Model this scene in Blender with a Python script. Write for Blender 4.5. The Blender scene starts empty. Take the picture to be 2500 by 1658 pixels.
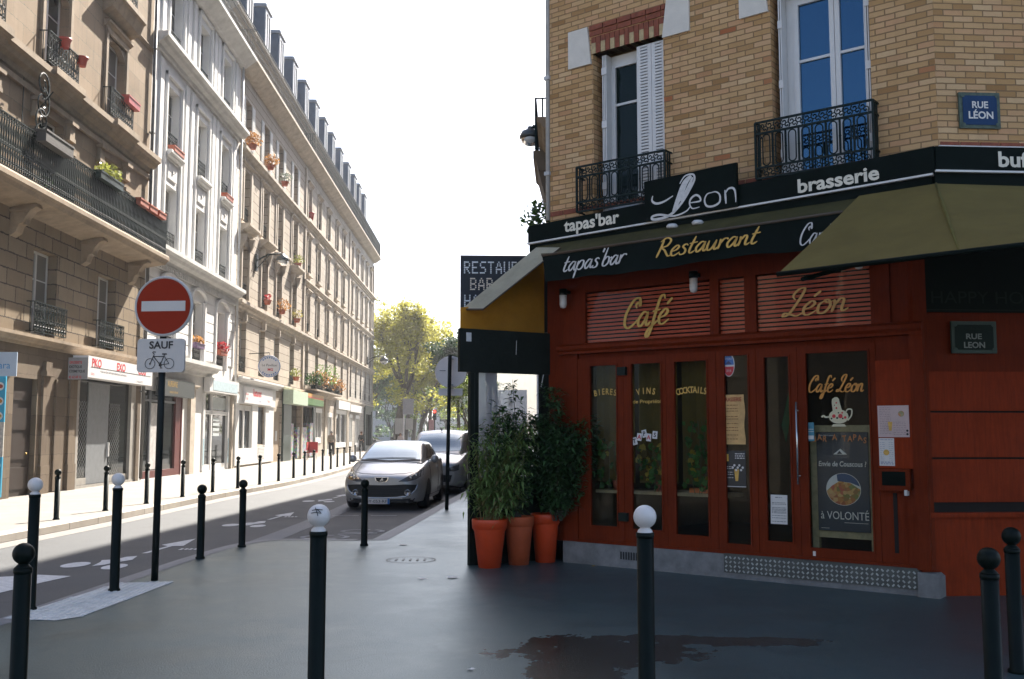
import bpy, math, random
import numpy as np
from mathutils import Vector, Matrix
from mathutils.bvhtree import BVHTree
R = math.radians
random.seed(7); RNG = np.random.default_rng(7)
SC = bpy.context.scene
COL = SC.collection

# ------------------------------------------------------------------ camera, sky, sun, exposure
cam_d = bpy.data.cameras.new("camera"); cam = bpy.data.objects.new("camera", cam_d); COL.objects.link(cam)
cam_d.sensor_width = 36.0; cam_d.lens = 35.02; cam_d.clip_end = 3000; cam_d.clip_start = 0.05
CAM = Vector((0, 0, 1.6))
cam.location = CAM
cam.rotation_euler = (R(90 + 5.40), 0, R(-1.27))
SC.camera = cam

SUN_AZ, SUN_EL = 18.5, 44.0          # azimuth measured from +Y (up the street) towards +X
wd = bpy.data.worlds.new("World"); SC.world = wd; wd.use_nodes = True
wn = wd.node_tree.nodes; wl = wd.node_tree.links
sky = wn.new("ShaderNodeTexSky"); sky.sky_type = 'NISHITA'; sky.sun_disc = False
sky.sun_elevation = R(SUN_EL); sky.sun_rotation = R(SUN_AZ)
sky.air_density = .85; sky.dust_density = 2.0; sky.ozone_density = .8
wl.new(sky.outputs[0], wn["Background"].inputs[0]); wn["Background"].inputs[1].default_value = 0.09
sun_d = bpy.data.lights.new("sun", 'SUN'); sun_d.energy = 5.0; sun_d.angle = R(0.55); sun_d.color = (1.0, 0.93, 0.83)
sun = bpy.data.objects.new("sun", sun_d); COL.objects.link(sun); sun.location = (10, 20, 40)
sd = Vector((math.sin(R(SUN_AZ)) * math.cos(R(SUN_EL)), math.cos(R(SUN_AZ)) * math.cos(R(SUN_EL)), math.sin(R(SUN_EL))))
sun.rotation_euler = sd.to_track_quat('Z', 'Y').to_euler()
SC.view_settings.view_transform = 'Standard'; SC.view_settings.look = 'None'
SC.view_settings.exposure = 1.9; SC.view_settings.gamma = 1.0
SC.cycles.max_bounces = 8; SC.cycles.diffuse_bounces = 4; SC.cycles.transparent_max_bounces = 12

# ------------------------------------------------------------------ helpers
def lin(h):
    if not isinstance(h, str): return tuple(h)
    h = h.lstrip('#'); c = [int(h[i:i + 2], 16) / 255 for i in (0, 2, 4)]
    return tuple(x / 12.92 if x <= .04045 else ((x + .055) / 1.055) ** 2.4 for x in c)

class Nt:
    def __init__(s, name):
        s.m = bpy.data.materials.new(name); s.m.use_nodes = True
        s.t = s.m.node_tree; s.n = s.t.nodes; s.l = s.t.links; s.p = s.n["Principled BSDF"]
    def node(s, k, **kw):
        n = s.n.new(k)
        for a, v in kw.items():
            if a.startswith('i_'): n.inputs[a[2:].replace('_', ' ')].default_value = v
            else: setattr(n, a, v)
        return n
    def link(s, a, b): s.l.new(a, b)
    def coord(s, kind='UV'): return s.node("ShaderNodeTexCoord").outputs[kind]
    def noise(s, vec, scale, detail=5, rough=.6):
        n = s.node("ShaderNodeTexNoise"); n.inputs["Scale"].default_value = scale; n.inputs["Detail"].default_value = detail
        n.inputs["Roughness"].default_value = rough; s.link(vec, n.inputs["Vector"]); return n.outputs["Fac"]
    def ramp(s, fac, stops):
        r = s.node("ShaderNodeValToRGB"); e = r.color_ramp.elements
        while len(e) < len(stops): e.new(.5)
        for i, (p, c) in enumerate(stops):
            e[i].position = p; c = lin(c) if not isinstance(c, (int, float)) else (c, c, c); e[i].color = (*c[:3], 1)
        s.link(fac, r.inputs[0]); return r.outputs[0]
    def mix(s, fac, a, b, mode='MIX'):
        m = s.node("ShaderNodeMix", data_type='RGBA', blend_type=mode)
        for sock, v in ((m.inputs[0], fac), (m.inputs[6], a), (m.inputs[7], b)):
            if hasattr(v, 'is_linked') or hasattr(v, 'links'): s.link(v, sock)
            elif isinstance(v, (int, float)): sock.default_value = v if sock == m.inputs[0] else (v, v, v, 1)
            else: sock.default_value = (*lin(v), 1)
        return m.outputs[2]
    def math(s, op, a, b=0., c=0.):
        m = s.node("ShaderNodeMath", operation=op)
        for sock, v in zip(m.inputs, (a, b, c)):
            if hasattr(v, 'links'): s.link(v, sock)
            else: sock.default_value = v
        return m.outputs[0]
    def bump(s, h, strength=.3, dist=.01):
        b = s.node("ShaderNodeBump"); b.inputs["Strength"].default_value = strength; b.inputs["Distance"].default_value = dist
        s.link(h, b.inputs["Height"]); s.link(b.outputs[0], s.p.inputs["Normal"])

MATS = {}
def mat(name, c, rough=.6, metal=0., var=.12, scale=6., bump=0., spec=.5, grime=0., alpha=1.):
    """painted / plain surface with slight tonal variation"""
    if name in MATS: return MATS[name]
    t = Nt(name); c = lin(c); co = t.coord('Object')
    n = t.noise(co, scale, 6, .65)
    lo = tuple(max(0, x * (1 - var)) for x in c); hi = tuple(min(1, x * (1 + var)) for x in c)
    col = t.ramp(n, [(.3, lo), (.7, hi)])
    if grime:
        g = t.noise(co, scale * .35, 8, .7)
        col = t.mix(t.ramp(g, [(.45, 0.), (.75, grime)]), col, tuple(x * .35 for x in c))
    t.link(col, t.p.inputs["Base Color"])
    t.p.inputs["Roughness"].default_value = rough; t.p.inputs["Metallic"].default_value = metal
    t.p.inputs["Specular IOR Level"].default_value = spec
    if bump: t.bump(t.noise(co, scale * 8, 4), bump, .01)
    MATS[name] = t.m; return t.m

def glass_mat(name, tint=(.02, .025, .025), rough=.03, see=.0, coat=(1, 1, 1), refl=1.):
    """window glass: sharp reflection over a dark or see-through body"""
    if name in MATS: return MATS[name]
    t = Nt(name); t.n.remove(t.p)
    out = t.n["Material Output"]; fr = t.node("ShaderNodeFresnel"); fr.inputs[0].default_value = 1.52
    gl = t.node("ShaderNodeBsdfGlossy"); gl.inputs["Roughness"].default_value = rough; gl.inputs["Color"].default_value = (*coat, 1)
    tr = t.node("ShaderNodeBsdfTransparent"); tr.inputs[0].default_value = (.95, .97, .95, 1)
    df = t.node("ShaderNodeBsdfDiffuse"); df.inputs[0].default_value = (*tint, 1)
    m1 = t.node("ShaderNodeMixShader"); m1.inputs[0].default_value = see; t.link(df.outputs[0], m1.inputs[1]); t.link(tr.outputs[0], m1.inputs[2])
    f2 = t.math('MULTIPLY', fr.outputs[0], refl)
    m2 = t.node("ShaderNodeMixShader"); t.link(f2, m2.inputs[0]); t.link(m1.outputs[0], m2.inputs[1]); t.link(gl.outputs[0], m2.inputs[2])
    t.link(m2.outputs[0], out.inputs[0]); MATS[name] = t.m; return t.m

def cloth_mat(name, c, trans=.5, rough=.9, var=.12, scale=5.):
    if name in MATS: return MATS[name]
    t = Nt(name); c = lin(c); co = t.coord('Object'); n = t.noise(co, scale, 6, .65)
    col = t.ramp(n, [(.3, tuple(x * (1 - var) for x in c)), (.7, tuple(min(1, x * (1 + var)) for x in c))])
    t.link(col, t.p.inputs["Base Color"]); t.p.inputs["Roughness"].default_value = rough; t.p.inputs["Specular IOR Level"].default_value = .2
    tl = t.node("ShaderNodeBsdfTranslucent"); t.link(col, tl.inputs[0])
    m = t.node("ShaderNodeMixShader"); m.inputs[0].default_value = trans
    t.link(t.p.outputs[0], m.inputs[1]); t.link(tl.outputs[0], m.inputs[2]); t.link(m.outputs[0], t.n["Material Output"].inputs[0])
    nb = t.noise(co, 220, 2); nw = t.noise(co, 3.2, 4, .55); t.bump(t.math('MULTIPLY_ADD', nw, 9., nb), .5, .006)
    st_ = t.noise(co, 1.6, 7, .7); c2 = t.mix(t.ramp(st_, [(.5, 0.), (.78, .45)]), col, tuple(x * .55 for x in c)); t.link(c2, t.p.inputs['Base Color'])
    MATS[name] = t.m; return t.m

def block_mat(name, stops, mortar, bw, bh, ms=.01, bumps=.5, stain=.25, rough=.85, offset=.5, noise=.12):
    """masonry in metric UVs: every block gets its own tone"""
    if name in MATS: return MATS[name]
    t = Nt(name); uv = t.coord('UV')
    b = t.node("ShaderNodeTexBrick", offset=offset); b.inputs["Color1"].default_value = (0, 0, 0, 1); b.inputs["Color2"].default_value = (1, 1, 1, 1)
    b.inputs["Mortar"].default_value = (.5, .5, .5, 1); b.inputs["Scale"].default_value = 1; b.inputs["Mortar Size"].default_value = ms
    b.inputs["Mortar Smooth"].default_value = .15; b.inputs["Brick Width"].default_value = bw; b.inputs["Row Height"].default_value = bh
    nz = t.node("ShaderNodeTexNoise"); nz.inputs["Scale"].default_value = 14; nz.inputs["Detail"].default_value = 3; t.link(uv, nz.inputs["Vector"])
    wa = t.node("ShaderNodeVectorMath", operation='SUBTRACT'); t.link(nz.outputs["Color"], wa.inputs[0]); wa.inputs[1].default_value = (.5, .5, .5)
    wsc = t.node("ShaderNodeVectorMath", operation='SCALE'); t.link(wa.outputs[0], wsc.inputs[0]); wsc.inputs["Scale"].default_value = bh * .16 if bh < 1 else 0.
    wv = t.node("ShaderNodeVectorMath", operation='ADD'); t.link(uv, wv.inputs[0]); t.link(wsc.outputs[0], wv.inputs[1]); t.link(wv.outputs[0], b.inputs["Vector"])
    mp = t.node("ShaderNodeMapping"); mp.inputs["Scale"].default_value = (2.6, .22, 1); t.link(uv, mp.inputs[0]); strk = t.noise(mp.outputs[0], 1.6, 6, .65)
    base = t.ramp(b.outputs["Color"], stops)
    n = t.noise(uv, 45, 6, .7)
    base = t.mix(t.math('MULTIPLY', n, noise * 2), base, tuple(x * .5 for x in lin(stops[len(stops) // 2][1])))
    g = t.noise(uv, .9, 8, .7)
    base = t.mix(t.ramp(g, [(.42, 0.), (.8, stain)]), base, tuple(x * .4 for x in lin(stops[len(stops) // 2][1])))
    base = t.mix(t.ramp(strk, [(.5, 0.), (.74, stain * .75)]), base, tuple(x * .45 for x in lin(stops[len(stops) // 2][1])))
    col = t.mix(b.outputs["Fac"], base, mortar)
    t.link(col, t.p.inputs["Base Color"]); t.p.inputs["Roughness"].default_value = rough; t.p.inputs["Specular IOR Level"].default_value = .25
    h = t.math('SUBTRACT', t.math('MULTIPLY', n, .35), b.outputs["Fac"]); t.bump(h, bumps, .012)
    MATS[name] = t.m; return t.m

def wood_paint(name, c, rough=.5, spec=.08):
    """brushed, worn gloss paint on joinery"""
    if name in MATS: return MATS[name]
    t = Nt(name); c = lin(c); co = t.coord('Object'); mp = t.node("ShaderNodeMapping"); mp.inputs["Scale"].default_value = (6, 6, .5); t.link(co, mp.inputs[0])
    g = t.noise(mp.outputs[0], 7, 5, .7); n = t.noise(co, 2.2, 7, .7); f = t.noise(co, 38, 4, .75)
    col = t.ramp(g, [(.25, tuple(x * .72 for x in c)), (.5, c), (.8, tuple(x * 1.3 for x in c))])
    col = t.mix(t.ramp(n, [(.48, 0.), (.75, .55)]), col, tuple(x * .5 for x in c))
    col = t.mix(t.ramp(f, [(.70, 0.), (.76, .7)]), col, (c[0] * 1.5, c[1] * 2.6, c[2] * 4))
    col = t.mix(t.ramp(f, [(.24, .6), (.30, 0.)]), col, (.02, .012, .008))
    t.link(col, t.p.inputs["Base Color"]); t.link(t.math('MULTIPLY_ADD', n, .35, rough - .15), t.p.inputs["Roughness"]); t.p.inputs["Specular IOR Level"].default_value = spec
    t.bump(t.math('MULTIPLY_ADD', g, .7, f), .35, .003)
    MATS[name] = t.m; return t.m

class Frame:
    """local axes: s along the wall to the right, t out of the wall, z up"""
    def __init__(s, o, ex, ey):
        s.o = Vector(o); s.ex = Vector(ex).normalized(); s.ey = Vector(ey).normalized(); s.ez = Vector((0, 0, 1))
        s.flip = s.ex.cross(s.ey).dot(s.ez) < 0
    def __call__(s, p): return s.o + s.ex * p[0] + s.ey * p[1] + s.ez * p[2]
WORLD = Frame((0, 0, 0), (1, 0, 0), (0, 1, 0))

SPLIT = set("""brush_lettering script_lettering cornice window_surround stone_pier console rusticated_band light_frame shop_window window_frame poster sticker balcony_screen keystone
red_board base_board plate food pier pier_moulding side_frame post corner_post door_frame shelf_goods window_balcony storefront board plastic_window light_rail
fascia red_brick_band seat backrest wiper bonnet_gap badge_field dark_lamps rivet stone_pier spotlight folding_arm shop_fascia security_grille cord clamp panel front_bar
lintel_red_bricks dormer_window window_blind stamp panel_gap wheel_arch railing frame canes_ reflector brick_wall""".split())
class MB:
    def __init__(s, fr=WORLD): s.fr = fr; s.v = []; s.f = []; s.uv = []; s.sm = []
    def face(s, pts, uv=None, smooth=False):
        i = len(s.v); s.v += [tuple(p) for p in pts]; s.f.append(tuple(range(i, i + len(pts))))
        if uv is None:
            a = Vector(pts[0]); nn = Vector((0, 0, 0))
            for k in range(1, len(pts) - 1): nn += (Vector(pts[k]) - a).cross(Vector(pts[k + 1]) - a)
            x, y, z = abs(nn.x), abs(nn.y), abs(nn.z)
            if z >= x and z >= y: uv = [(p[0], p[1]) for p in pts]
            elif y >= x: uv = [(p[0], p[2]) for p in pts]
            else: uv = [(p[1], p[2]) for p in pts]
        s.uv.append(uv); s.sm.append(smooth); return s
    def box(s, a0, a1, b0, b1, c0, c1):
        A, B, Cc = sorted((a0, a1)), sorted((b0, b1)), sorted((c0, c1))
        P = [(x, y, z) for z in Cc for y in B for x in A]
        for q in ((0, 2, 3, 1), (4, 5, 7, 6), (0, 1, 5, 4), (2, 6, 7, 3), (0, 4, 6, 2), (1, 3, 7, 5)): s.face([P[k] for k in q])
        return s
    def prism(s, poly, t0, t1):
        """outline in (s,z) extruded between t0 and t1"""
        a = [(p[0], t0, p[1]) for p in poly]; b = [(p[0], t1, p[1]) for p in poly]
        s.face(a[::-1]); s.face(b)
        for k in range(len(poly)):
            m = (k + 1) % len(poly); s.face([a[k], a[m], b[m], b[k]])
        return s
    def profile(s, prof, s0, s1):
        """moulding: outline in (t,z) run along s"""
        a = [(s0, p[0], p[1]) for p in prof]; b = [(s1, p[0], p[1]) for p in prof]
        s.face(a); s.face(b[::-1])
        for k in range(len(prof)):
            m = (k + 1) % len(prof); s.face([a[k], b[k], b[m], a[m]])
        return s
    def tube(s, pts, r, n=6, cap=True):
        pts = [Vector(p) for p in pts]; rr = r if isinstance(r, (list, tuple)) else [r] * len(pts)
        rings = []; up = None
        for i, p in enumerate(pts):
            d = (pts[min(i + 1, len(pts) - 1)] - pts[max(i - 1, 0)])
            d = d.normalized() if d.length > 1e-9 else Vector((0, 0, 1))
            if up is None: up = d.orthogonal().normalized()
            up = (up - d * up.dot(d)); up = up.normalized() if up.length > 1e-6 else d.orthogonal().normalized()
            w = d.cross(up); base = len(s.v)
            for k in range(n):
                a = 2 * math.pi * k / n; s.v.append(tuple(p + (up * math.cos(a) + w * math.sin(a)) * rr[i]))
            rings.append(base)
        for i in range(len(rings) - 1):
            for k in range(n):
                m = (k + 1) % n; q = (rings[i] + k, rings[i] + m, rings[i + 1] + m, rings[i + 1] + k)
                s.f.append(q); s.uv.append([(k / n, i), ((k + 1) / n, i), ((k + 1) / n, i + 1), (k / n, i + 1)]); s.sm.append(n > 5)
        if cap:
            for b in (rings[0], rings[-1]):
                s.f.append(tuple(b + k for k in (range(n) if b else range(n - 1, -1, -1)))); s.uv.append([(0, 0)] * n); s.sm.append(False)
        return s
    def lathe(s, prof, c=(0, 0, 0), n=20, smooth=True, axis='z'):
        base = len(s.v); m = len(prof)
        for (r, h) in prof:
            for k in range(n):
                a = 2 * math.pi * k / n
                q = (c[0] + r * math.cos(a), c[1] + r * math.sin(a), c[2] + h) if axis == 'z' else (c[0] + r * math.cos(a), c[1] + h, c[2] + r * math.sin(a))
                if axis == 'x': q = (c[0] + h, c[1] + r * math.cos(a), c[2] + r * math.sin(a))
                s.v.append(q)
        for i in range(m - 1):
            for k in range(n):
                j = (k + 1) % n; s.f.append((base + i * n + k, base + i * n + j, base + (i + 1) * n + j, base + (i + 1) * n + k))
                s.uv.append([(k / n, prof[i][1]), ((k + 1) / n, prof[i][1]), ((k + 1) / n, prof[i + 1][1]), (k / n, prof[i + 1][1])]); s.sm.append(smooth)
        for i, rev in ((0, True), (m - 1, False)):
            if prof[i][0] > 1e-6:
                ids = [base + i * n + k for k in range(n)]; s.f.append(tuple(ids[::-1] if rev else ids)); s.uv.append([(0, 0)] * n); s.sm.append(False)
        return s
    def ribbon(s, pts, w, t=.002, thick=.003, z_axis=True):
        """flat brush stroke in the (s,z) plane at depth t; w: half width or list"""
        n = len(pts); L = []; Rr = []
        for i, p in enumerate(pts):
            a = pts[max(i - 1, 0)]; b = pts[min(i + 1, n - 1)]; dx, dz = b[0] - a[0], b[1] - a[1]; l = math.hypot(dx, dz) or 1
            h = w[i] if isinstance(w, (list, tuple)) else w
            L.append((p[0] - dz / l * h, p[1] + dx / l * h)); Rr.append((p[0] + dz / l * h, p[1] - dx / l * h))
        for i in range(n - 1):
            s.face([(Rr[i][0], t, Rr[i][1]), (Rr[i + 1][0], t, Rr[i + 1][1]), (L[i + 1][0], t, L[i + 1][1]), (L[i][0], t, L[i][1])])
        return s
    def disc(s, cx, cz, r, t, n=28, rz=None, r0=0.):
        rz = rz or r
        P = [(cx + r * math.cos(2 * math.pi * k / n), t, cz + rz * math.sin(2 * math.pi * k / n)) for k in range(n)]
        if not r0: s.face(P); return s
        f = r0 / r
        Q = [(cx + (p[0] - cx) * f, t, cz + (p[2] - cz) * f) for p in P]
        for k in range(n): s.face([P[k], P[(k + 1) % n], Q[(k + 1) % n], Q[k]])
        return s
    def build(s, name, m, parent=None, smooth=None, frame=None):
        if name in SPLIT and parent is not None and len(s.f) > 6:
            out = [g.build1(name, m, parent, smooth, frame) for g in s.groups()]; return out[0]
        return s.build1(name, m, parent, smooth, frame)
    def groups(s, tol=.02):
        """pieces that do not touch one another become parts of their own"""
        par = list(range(len(s.v)))
        def find(a):
            while par[a] != a: par[a] = par[par[a]]; a = par[a]
            return a
        key = {}
        for i, v in enumerate(s.v):
            k = tuple(round(c, 4) for c in v)
            if k in key: par[find(i)] = find(key[k])
            else: key[k] = i
        for f in s.f:
            for a in f[1:]: par[find(a)] = find(f[0])
        isl = {}
        for fi, f in enumerate(s.f): isl.setdefault(find(f[0]), []).append(fi)
        ks = list(isl); bb = []
        for k in ks:
            A = np.array([s.v[i] for fi in isl[k] for i in s.f[fi]]); bb.append((A.min(0) - tol, A.max(0) + tol))
        gp = list(range(len(ks)))
        def gf(a):
            while gp[a] != a: gp[a] = gp[gp[a]]; a = gp[a]
            return a
        lo = np.array([b[0] for b in bb]); hi = np.array([b[1] for b in bb])
        for i in range(len(ks)):
            for j in np.nonzero(np.all((lo <= hi[i]) & (hi >= lo[i]), axis=1))[0]:
                if j > i: gp[gf(int(j))] = gf(i)
        res = {}
        for i, k in enumerate(ks): res.setdefault(gf(i), []).extend(isl[k])
        for fs in res.values():
            g = MB(s.fr); mp = {}
            for fi in fs:
                for a in s.f[fi]:
                    if a not in mp: mp[a] = len(g.v); g.v.append(s.v[a])
                g.f.append(tuple(mp[a] for a in s.f[fi])); g.uv.append(s.uv[fi]); g.sm.append(s.sm[fi])
            yield g
    def build1(s, name, m, parent=None, smooth=None, frame=None):
        fr = frame or s.fr; me = bpy.data.meshes.new(name)
        vs = [tuple(fr(p)) for p in s.v]; fs = s.f
        if fr.flip: fs = [tuple(reversed(f)) for f in fs]; uvs = [list(reversed(u)) for u in s.uv]
        else: uvs = s.uv
        me.from_pydata(vs, [], fs)
        if fs:
            ul = me.uv_layers.new(name="UVMap"); flat = [c for u in uvs for q in u for c in q]
            ul.data.foreach_set("uv", flat)
            me.polygons.foreach_set("use_smooth", s.sm if smooth is None else [smooth] * len(fs))
        me.update(); me.materials.append(m)
        o = bpy.data.objects.new(name, me); COL.objects.link(o)
        if parent:
            o.parent = parent
            if parent.parent is None: o.matrix_parent_inverse = Matrix.Translation(-parent.location)
        elif vs:
            A = np.array(vs); c = Vector(((A[:, 0].min() + A[:, 0].max()) / 2, (A[:, 1].min() + A[:, 1].max()) / 2, A[:, 2].min()))
            me.transform(Matrix.Translation(-c)); o.location = c
        return o
def tag(o, label=None, cat=None, group=None, kind=None):
    if label: o['label'] = label
    if cat: o['category'] = cat
    if group: o['group'] = group
    if kind: o['kind'] = kind
    return o
def thing(name, label, cat, loc, group=None):
    o = bpy.data.objects.new(name, None); COL.objects.link(o); o.location = loc; o.empty_display_size = .3
    return tag(o, label, cat, group)
def struct(o): o['kind'] = 'structure'; return o
def copy_tree(o, loc=None, rotz=None, label=None):
    r = o.copy(); COL.objects.link(r)
    if loc is not None: r.location = loc
    if rotz is not None: r.rotation_euler = (0, 0, rotz)
    if label: r['label'] = label
    for ch in list(o.children):
        c = ch.copy(); COL.objects.link(c); c.parent = r
        for g in list(ch.children):
            dd = g.copy(); COL.objects.link(dd); dd.parent = c
    return r

def text_mb(body, size, fr, s, z, t=.004, shear=0., bold=0., align='LEFT', sx=1., depth=0., rot=0., spacing=1.):
    c = bpy.data.curves.new("txt", 'FONT'); c.body = body; c.size = size; c.shear = shear; c.offset = size * min(.028, bold * 8); c.align_x = align
    c.space_character = spacing; c.resolution_u = 3
    o = bpy.data.objects.new("txt", c); me = o.to_mesh()
    mb = MB(fr); ca, sa = math.cos(rot), math.sin(rot)
    V = []
    for v in me.vertices:
        x, y = v.co.x * sx, v.co.y; V.append((s + x * ca - y * sa, t, z + x * sa + y * ca))
    for p in me.polygons: mb.face([V[i] for i in p.vertices])
    o.to_mesh_clear(); bpy.data.objects.remove(o); bpy.data.curves.remove(c)
    return mb
def merge(a, *bs):
    for b in bs:
        k = len(a.v); a.v += b.v; a.f += [tuple(i + k for i in f) for f in b.f]; a.uv += b.uv; a.sm += b.sm
    return a

def crom(pts, n=6, closed=False):
    out = []; P = list(pts)
    for i in range(len(P) - 1):
        p0 = P[max(i - 1, 0)]; p1 = P[i]; p2 = P[i + 1]; p3 = P[min(i + 2, len(P) - 1)]
        for k in range(n):
            u = k / n
            out.append(tuple(.5 * (2 * b + (c - a) * u + (2 * a - 5 * b + 4 * c - d) * u * u + (-a + 3 * b - 3 * c + d) * u ** 3) for a, b, c, d in zip(p0, p1, p2, p3)))
    out.append(tuple(P[-1])); return out
# hand lettering: strokes in units of the x-height
GLY = {
 'a': (1.0, [[(.72, .9), (.4, 1.0), (.05, .45), (.25, .0), (.6, .4), (.76, 1.0)], [(.76, 1.0), (.7, .35), (.82, .02), (1.08, .25)]]),
 'e': (.85, [[(.08, .42), (.5, .58), (.66, .85), (.42, 1.02), (.08, .6), (.12, .12), (.42, -.02), (.86, .28)]]),
 'f': (.68, [[(.95, 1.75), (.8, 2.05), (.55, 1.85), (.38, .9), (.22, -.3), (.05, -.8), (-.12, -.7), (.0, -.3), (.5, .15), (.8, .3)], [(.1, .95), (.75, 1.05)]]),
 'o': (.9, [[(.45, 1.0), (.1, .65), (.15, .08), (.5, .02), (.78, .5), (.62, .95), (.4, .98), (.55, .8), (.95, .88)]]),
 'n': (.98, [[(.05, .95), (.12, .6), (.05, .0)], [(.08, .4), (.38, .95), (.62, .85), (.6, .25), (.72, .02), (1.0, .2)]]),
 't': (.68, [[(.42, 1.7), (.25, .9), (.15, .25), (.32, .0), (.65, .2)], [(.0, 1.0), (.72, 1.08)]]),
 'p': (.95, [[(.1, 1.0), (.02, .2), (-.1, -.9)], [(.05, .45), (.35, .98), (.72, .9), (.72, .3), (.42, .0), (.08, .15)]]),
 's': (.74, [[(.66, .85), (.42, 1.02), (.2, .8), (.5, .42), (.46, .08), (.15, -.02), (.0, .15)]]),
 'b': (.92, [[(.3, 2.0), (.15, 1.0), (.08, .2), (.35, -.02), (.7, .3), (.68, .85), (.4, .98), (.15, .6)], [(.68, .85), (.85, .8), (1.0, .9)]]),
 'r': (.75, [[(.1, 1.0), (.12, .5), (.05, .0)], [(.1, .45), (.35, .92), (.6, 1.0), (.78, .85)]]),
 'u': (1.0, [[(.1, 1.0), (.05, .3), (.25, .0), (.55, .3), (.74, 1.0)], [(.74, 1.0), (.66, .3), (.78, .02), (1.02, .2)]]),
 'R': (1.3, [[(.35, 1.85), (.22, .9), (.05, .0)], [(.05, 1.65), (.55, 2.0), (1.0, 1.7), (.8, 1.15), (.3, 1.0), (.65, .7), (1.1, .05), (1.35, .1)]]),
 'C': (1.2, [[(.95, 1.35), (.85, 1.6), (1.05, 1.75), (1.2, 1.5), (1.05, 2.05), (.6, 1.95), (.15, 1.1), (.15, .3), (.5, -.02), (.95, .25), (1.15, .5)]]),
 'L': (1.15, [[(.55, 1.25), (.35, 1.6), (.6, 2.05), (.95, 2.1), (.9, 1.6), (.5, .5), (.25, .1), (.0, .05), (.08, .28), (.45, .15), (.85, -.02), (1.2, .2)]]),
 "'": (.35, [[(.25, 2.0), (.15, 1.55)]]), ' ': (.6, []),
}
GLY['é'] = (GLY['e'][0], GLY['e'][1] + [[(.5, 1.35), (.85, 1.75)]])
def script_mb(word, h, fr, s, z, t, slant=.25, w=.035, width=None, rise=0.):
    adv = sum(GLY[c][0] for c in word); k = (width / (adv * h)) if width else 1.
    mb = MB(fr); x = 0.
    for c in word:
        a, strokes = GLY[c]
        for st in strokes:
            pts = crom(st, 7); P = [(s + (x + p[0] + p[1] * slant) * h * k, z + p[1] * h + rise * (x + p[0]) * h * k) for p in pts]
            n = len(P); ws = []
            for i in range(n):
                q = P[min(i + 1, n - 1)]; o = P[max(i - 1, 0)]; dx, dz = q[0] - o[0], q[1] - o[1]; l = math.hypot(dx, dz) or 1
                e = min(1, 4 * min(i, n - 1 - i) / n + .45)
                ws.append(w * (.55 + .75 * abs(dz) / l) * e)
            mb.ribbon(P, ws, t)
        x += a
    return mb
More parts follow.
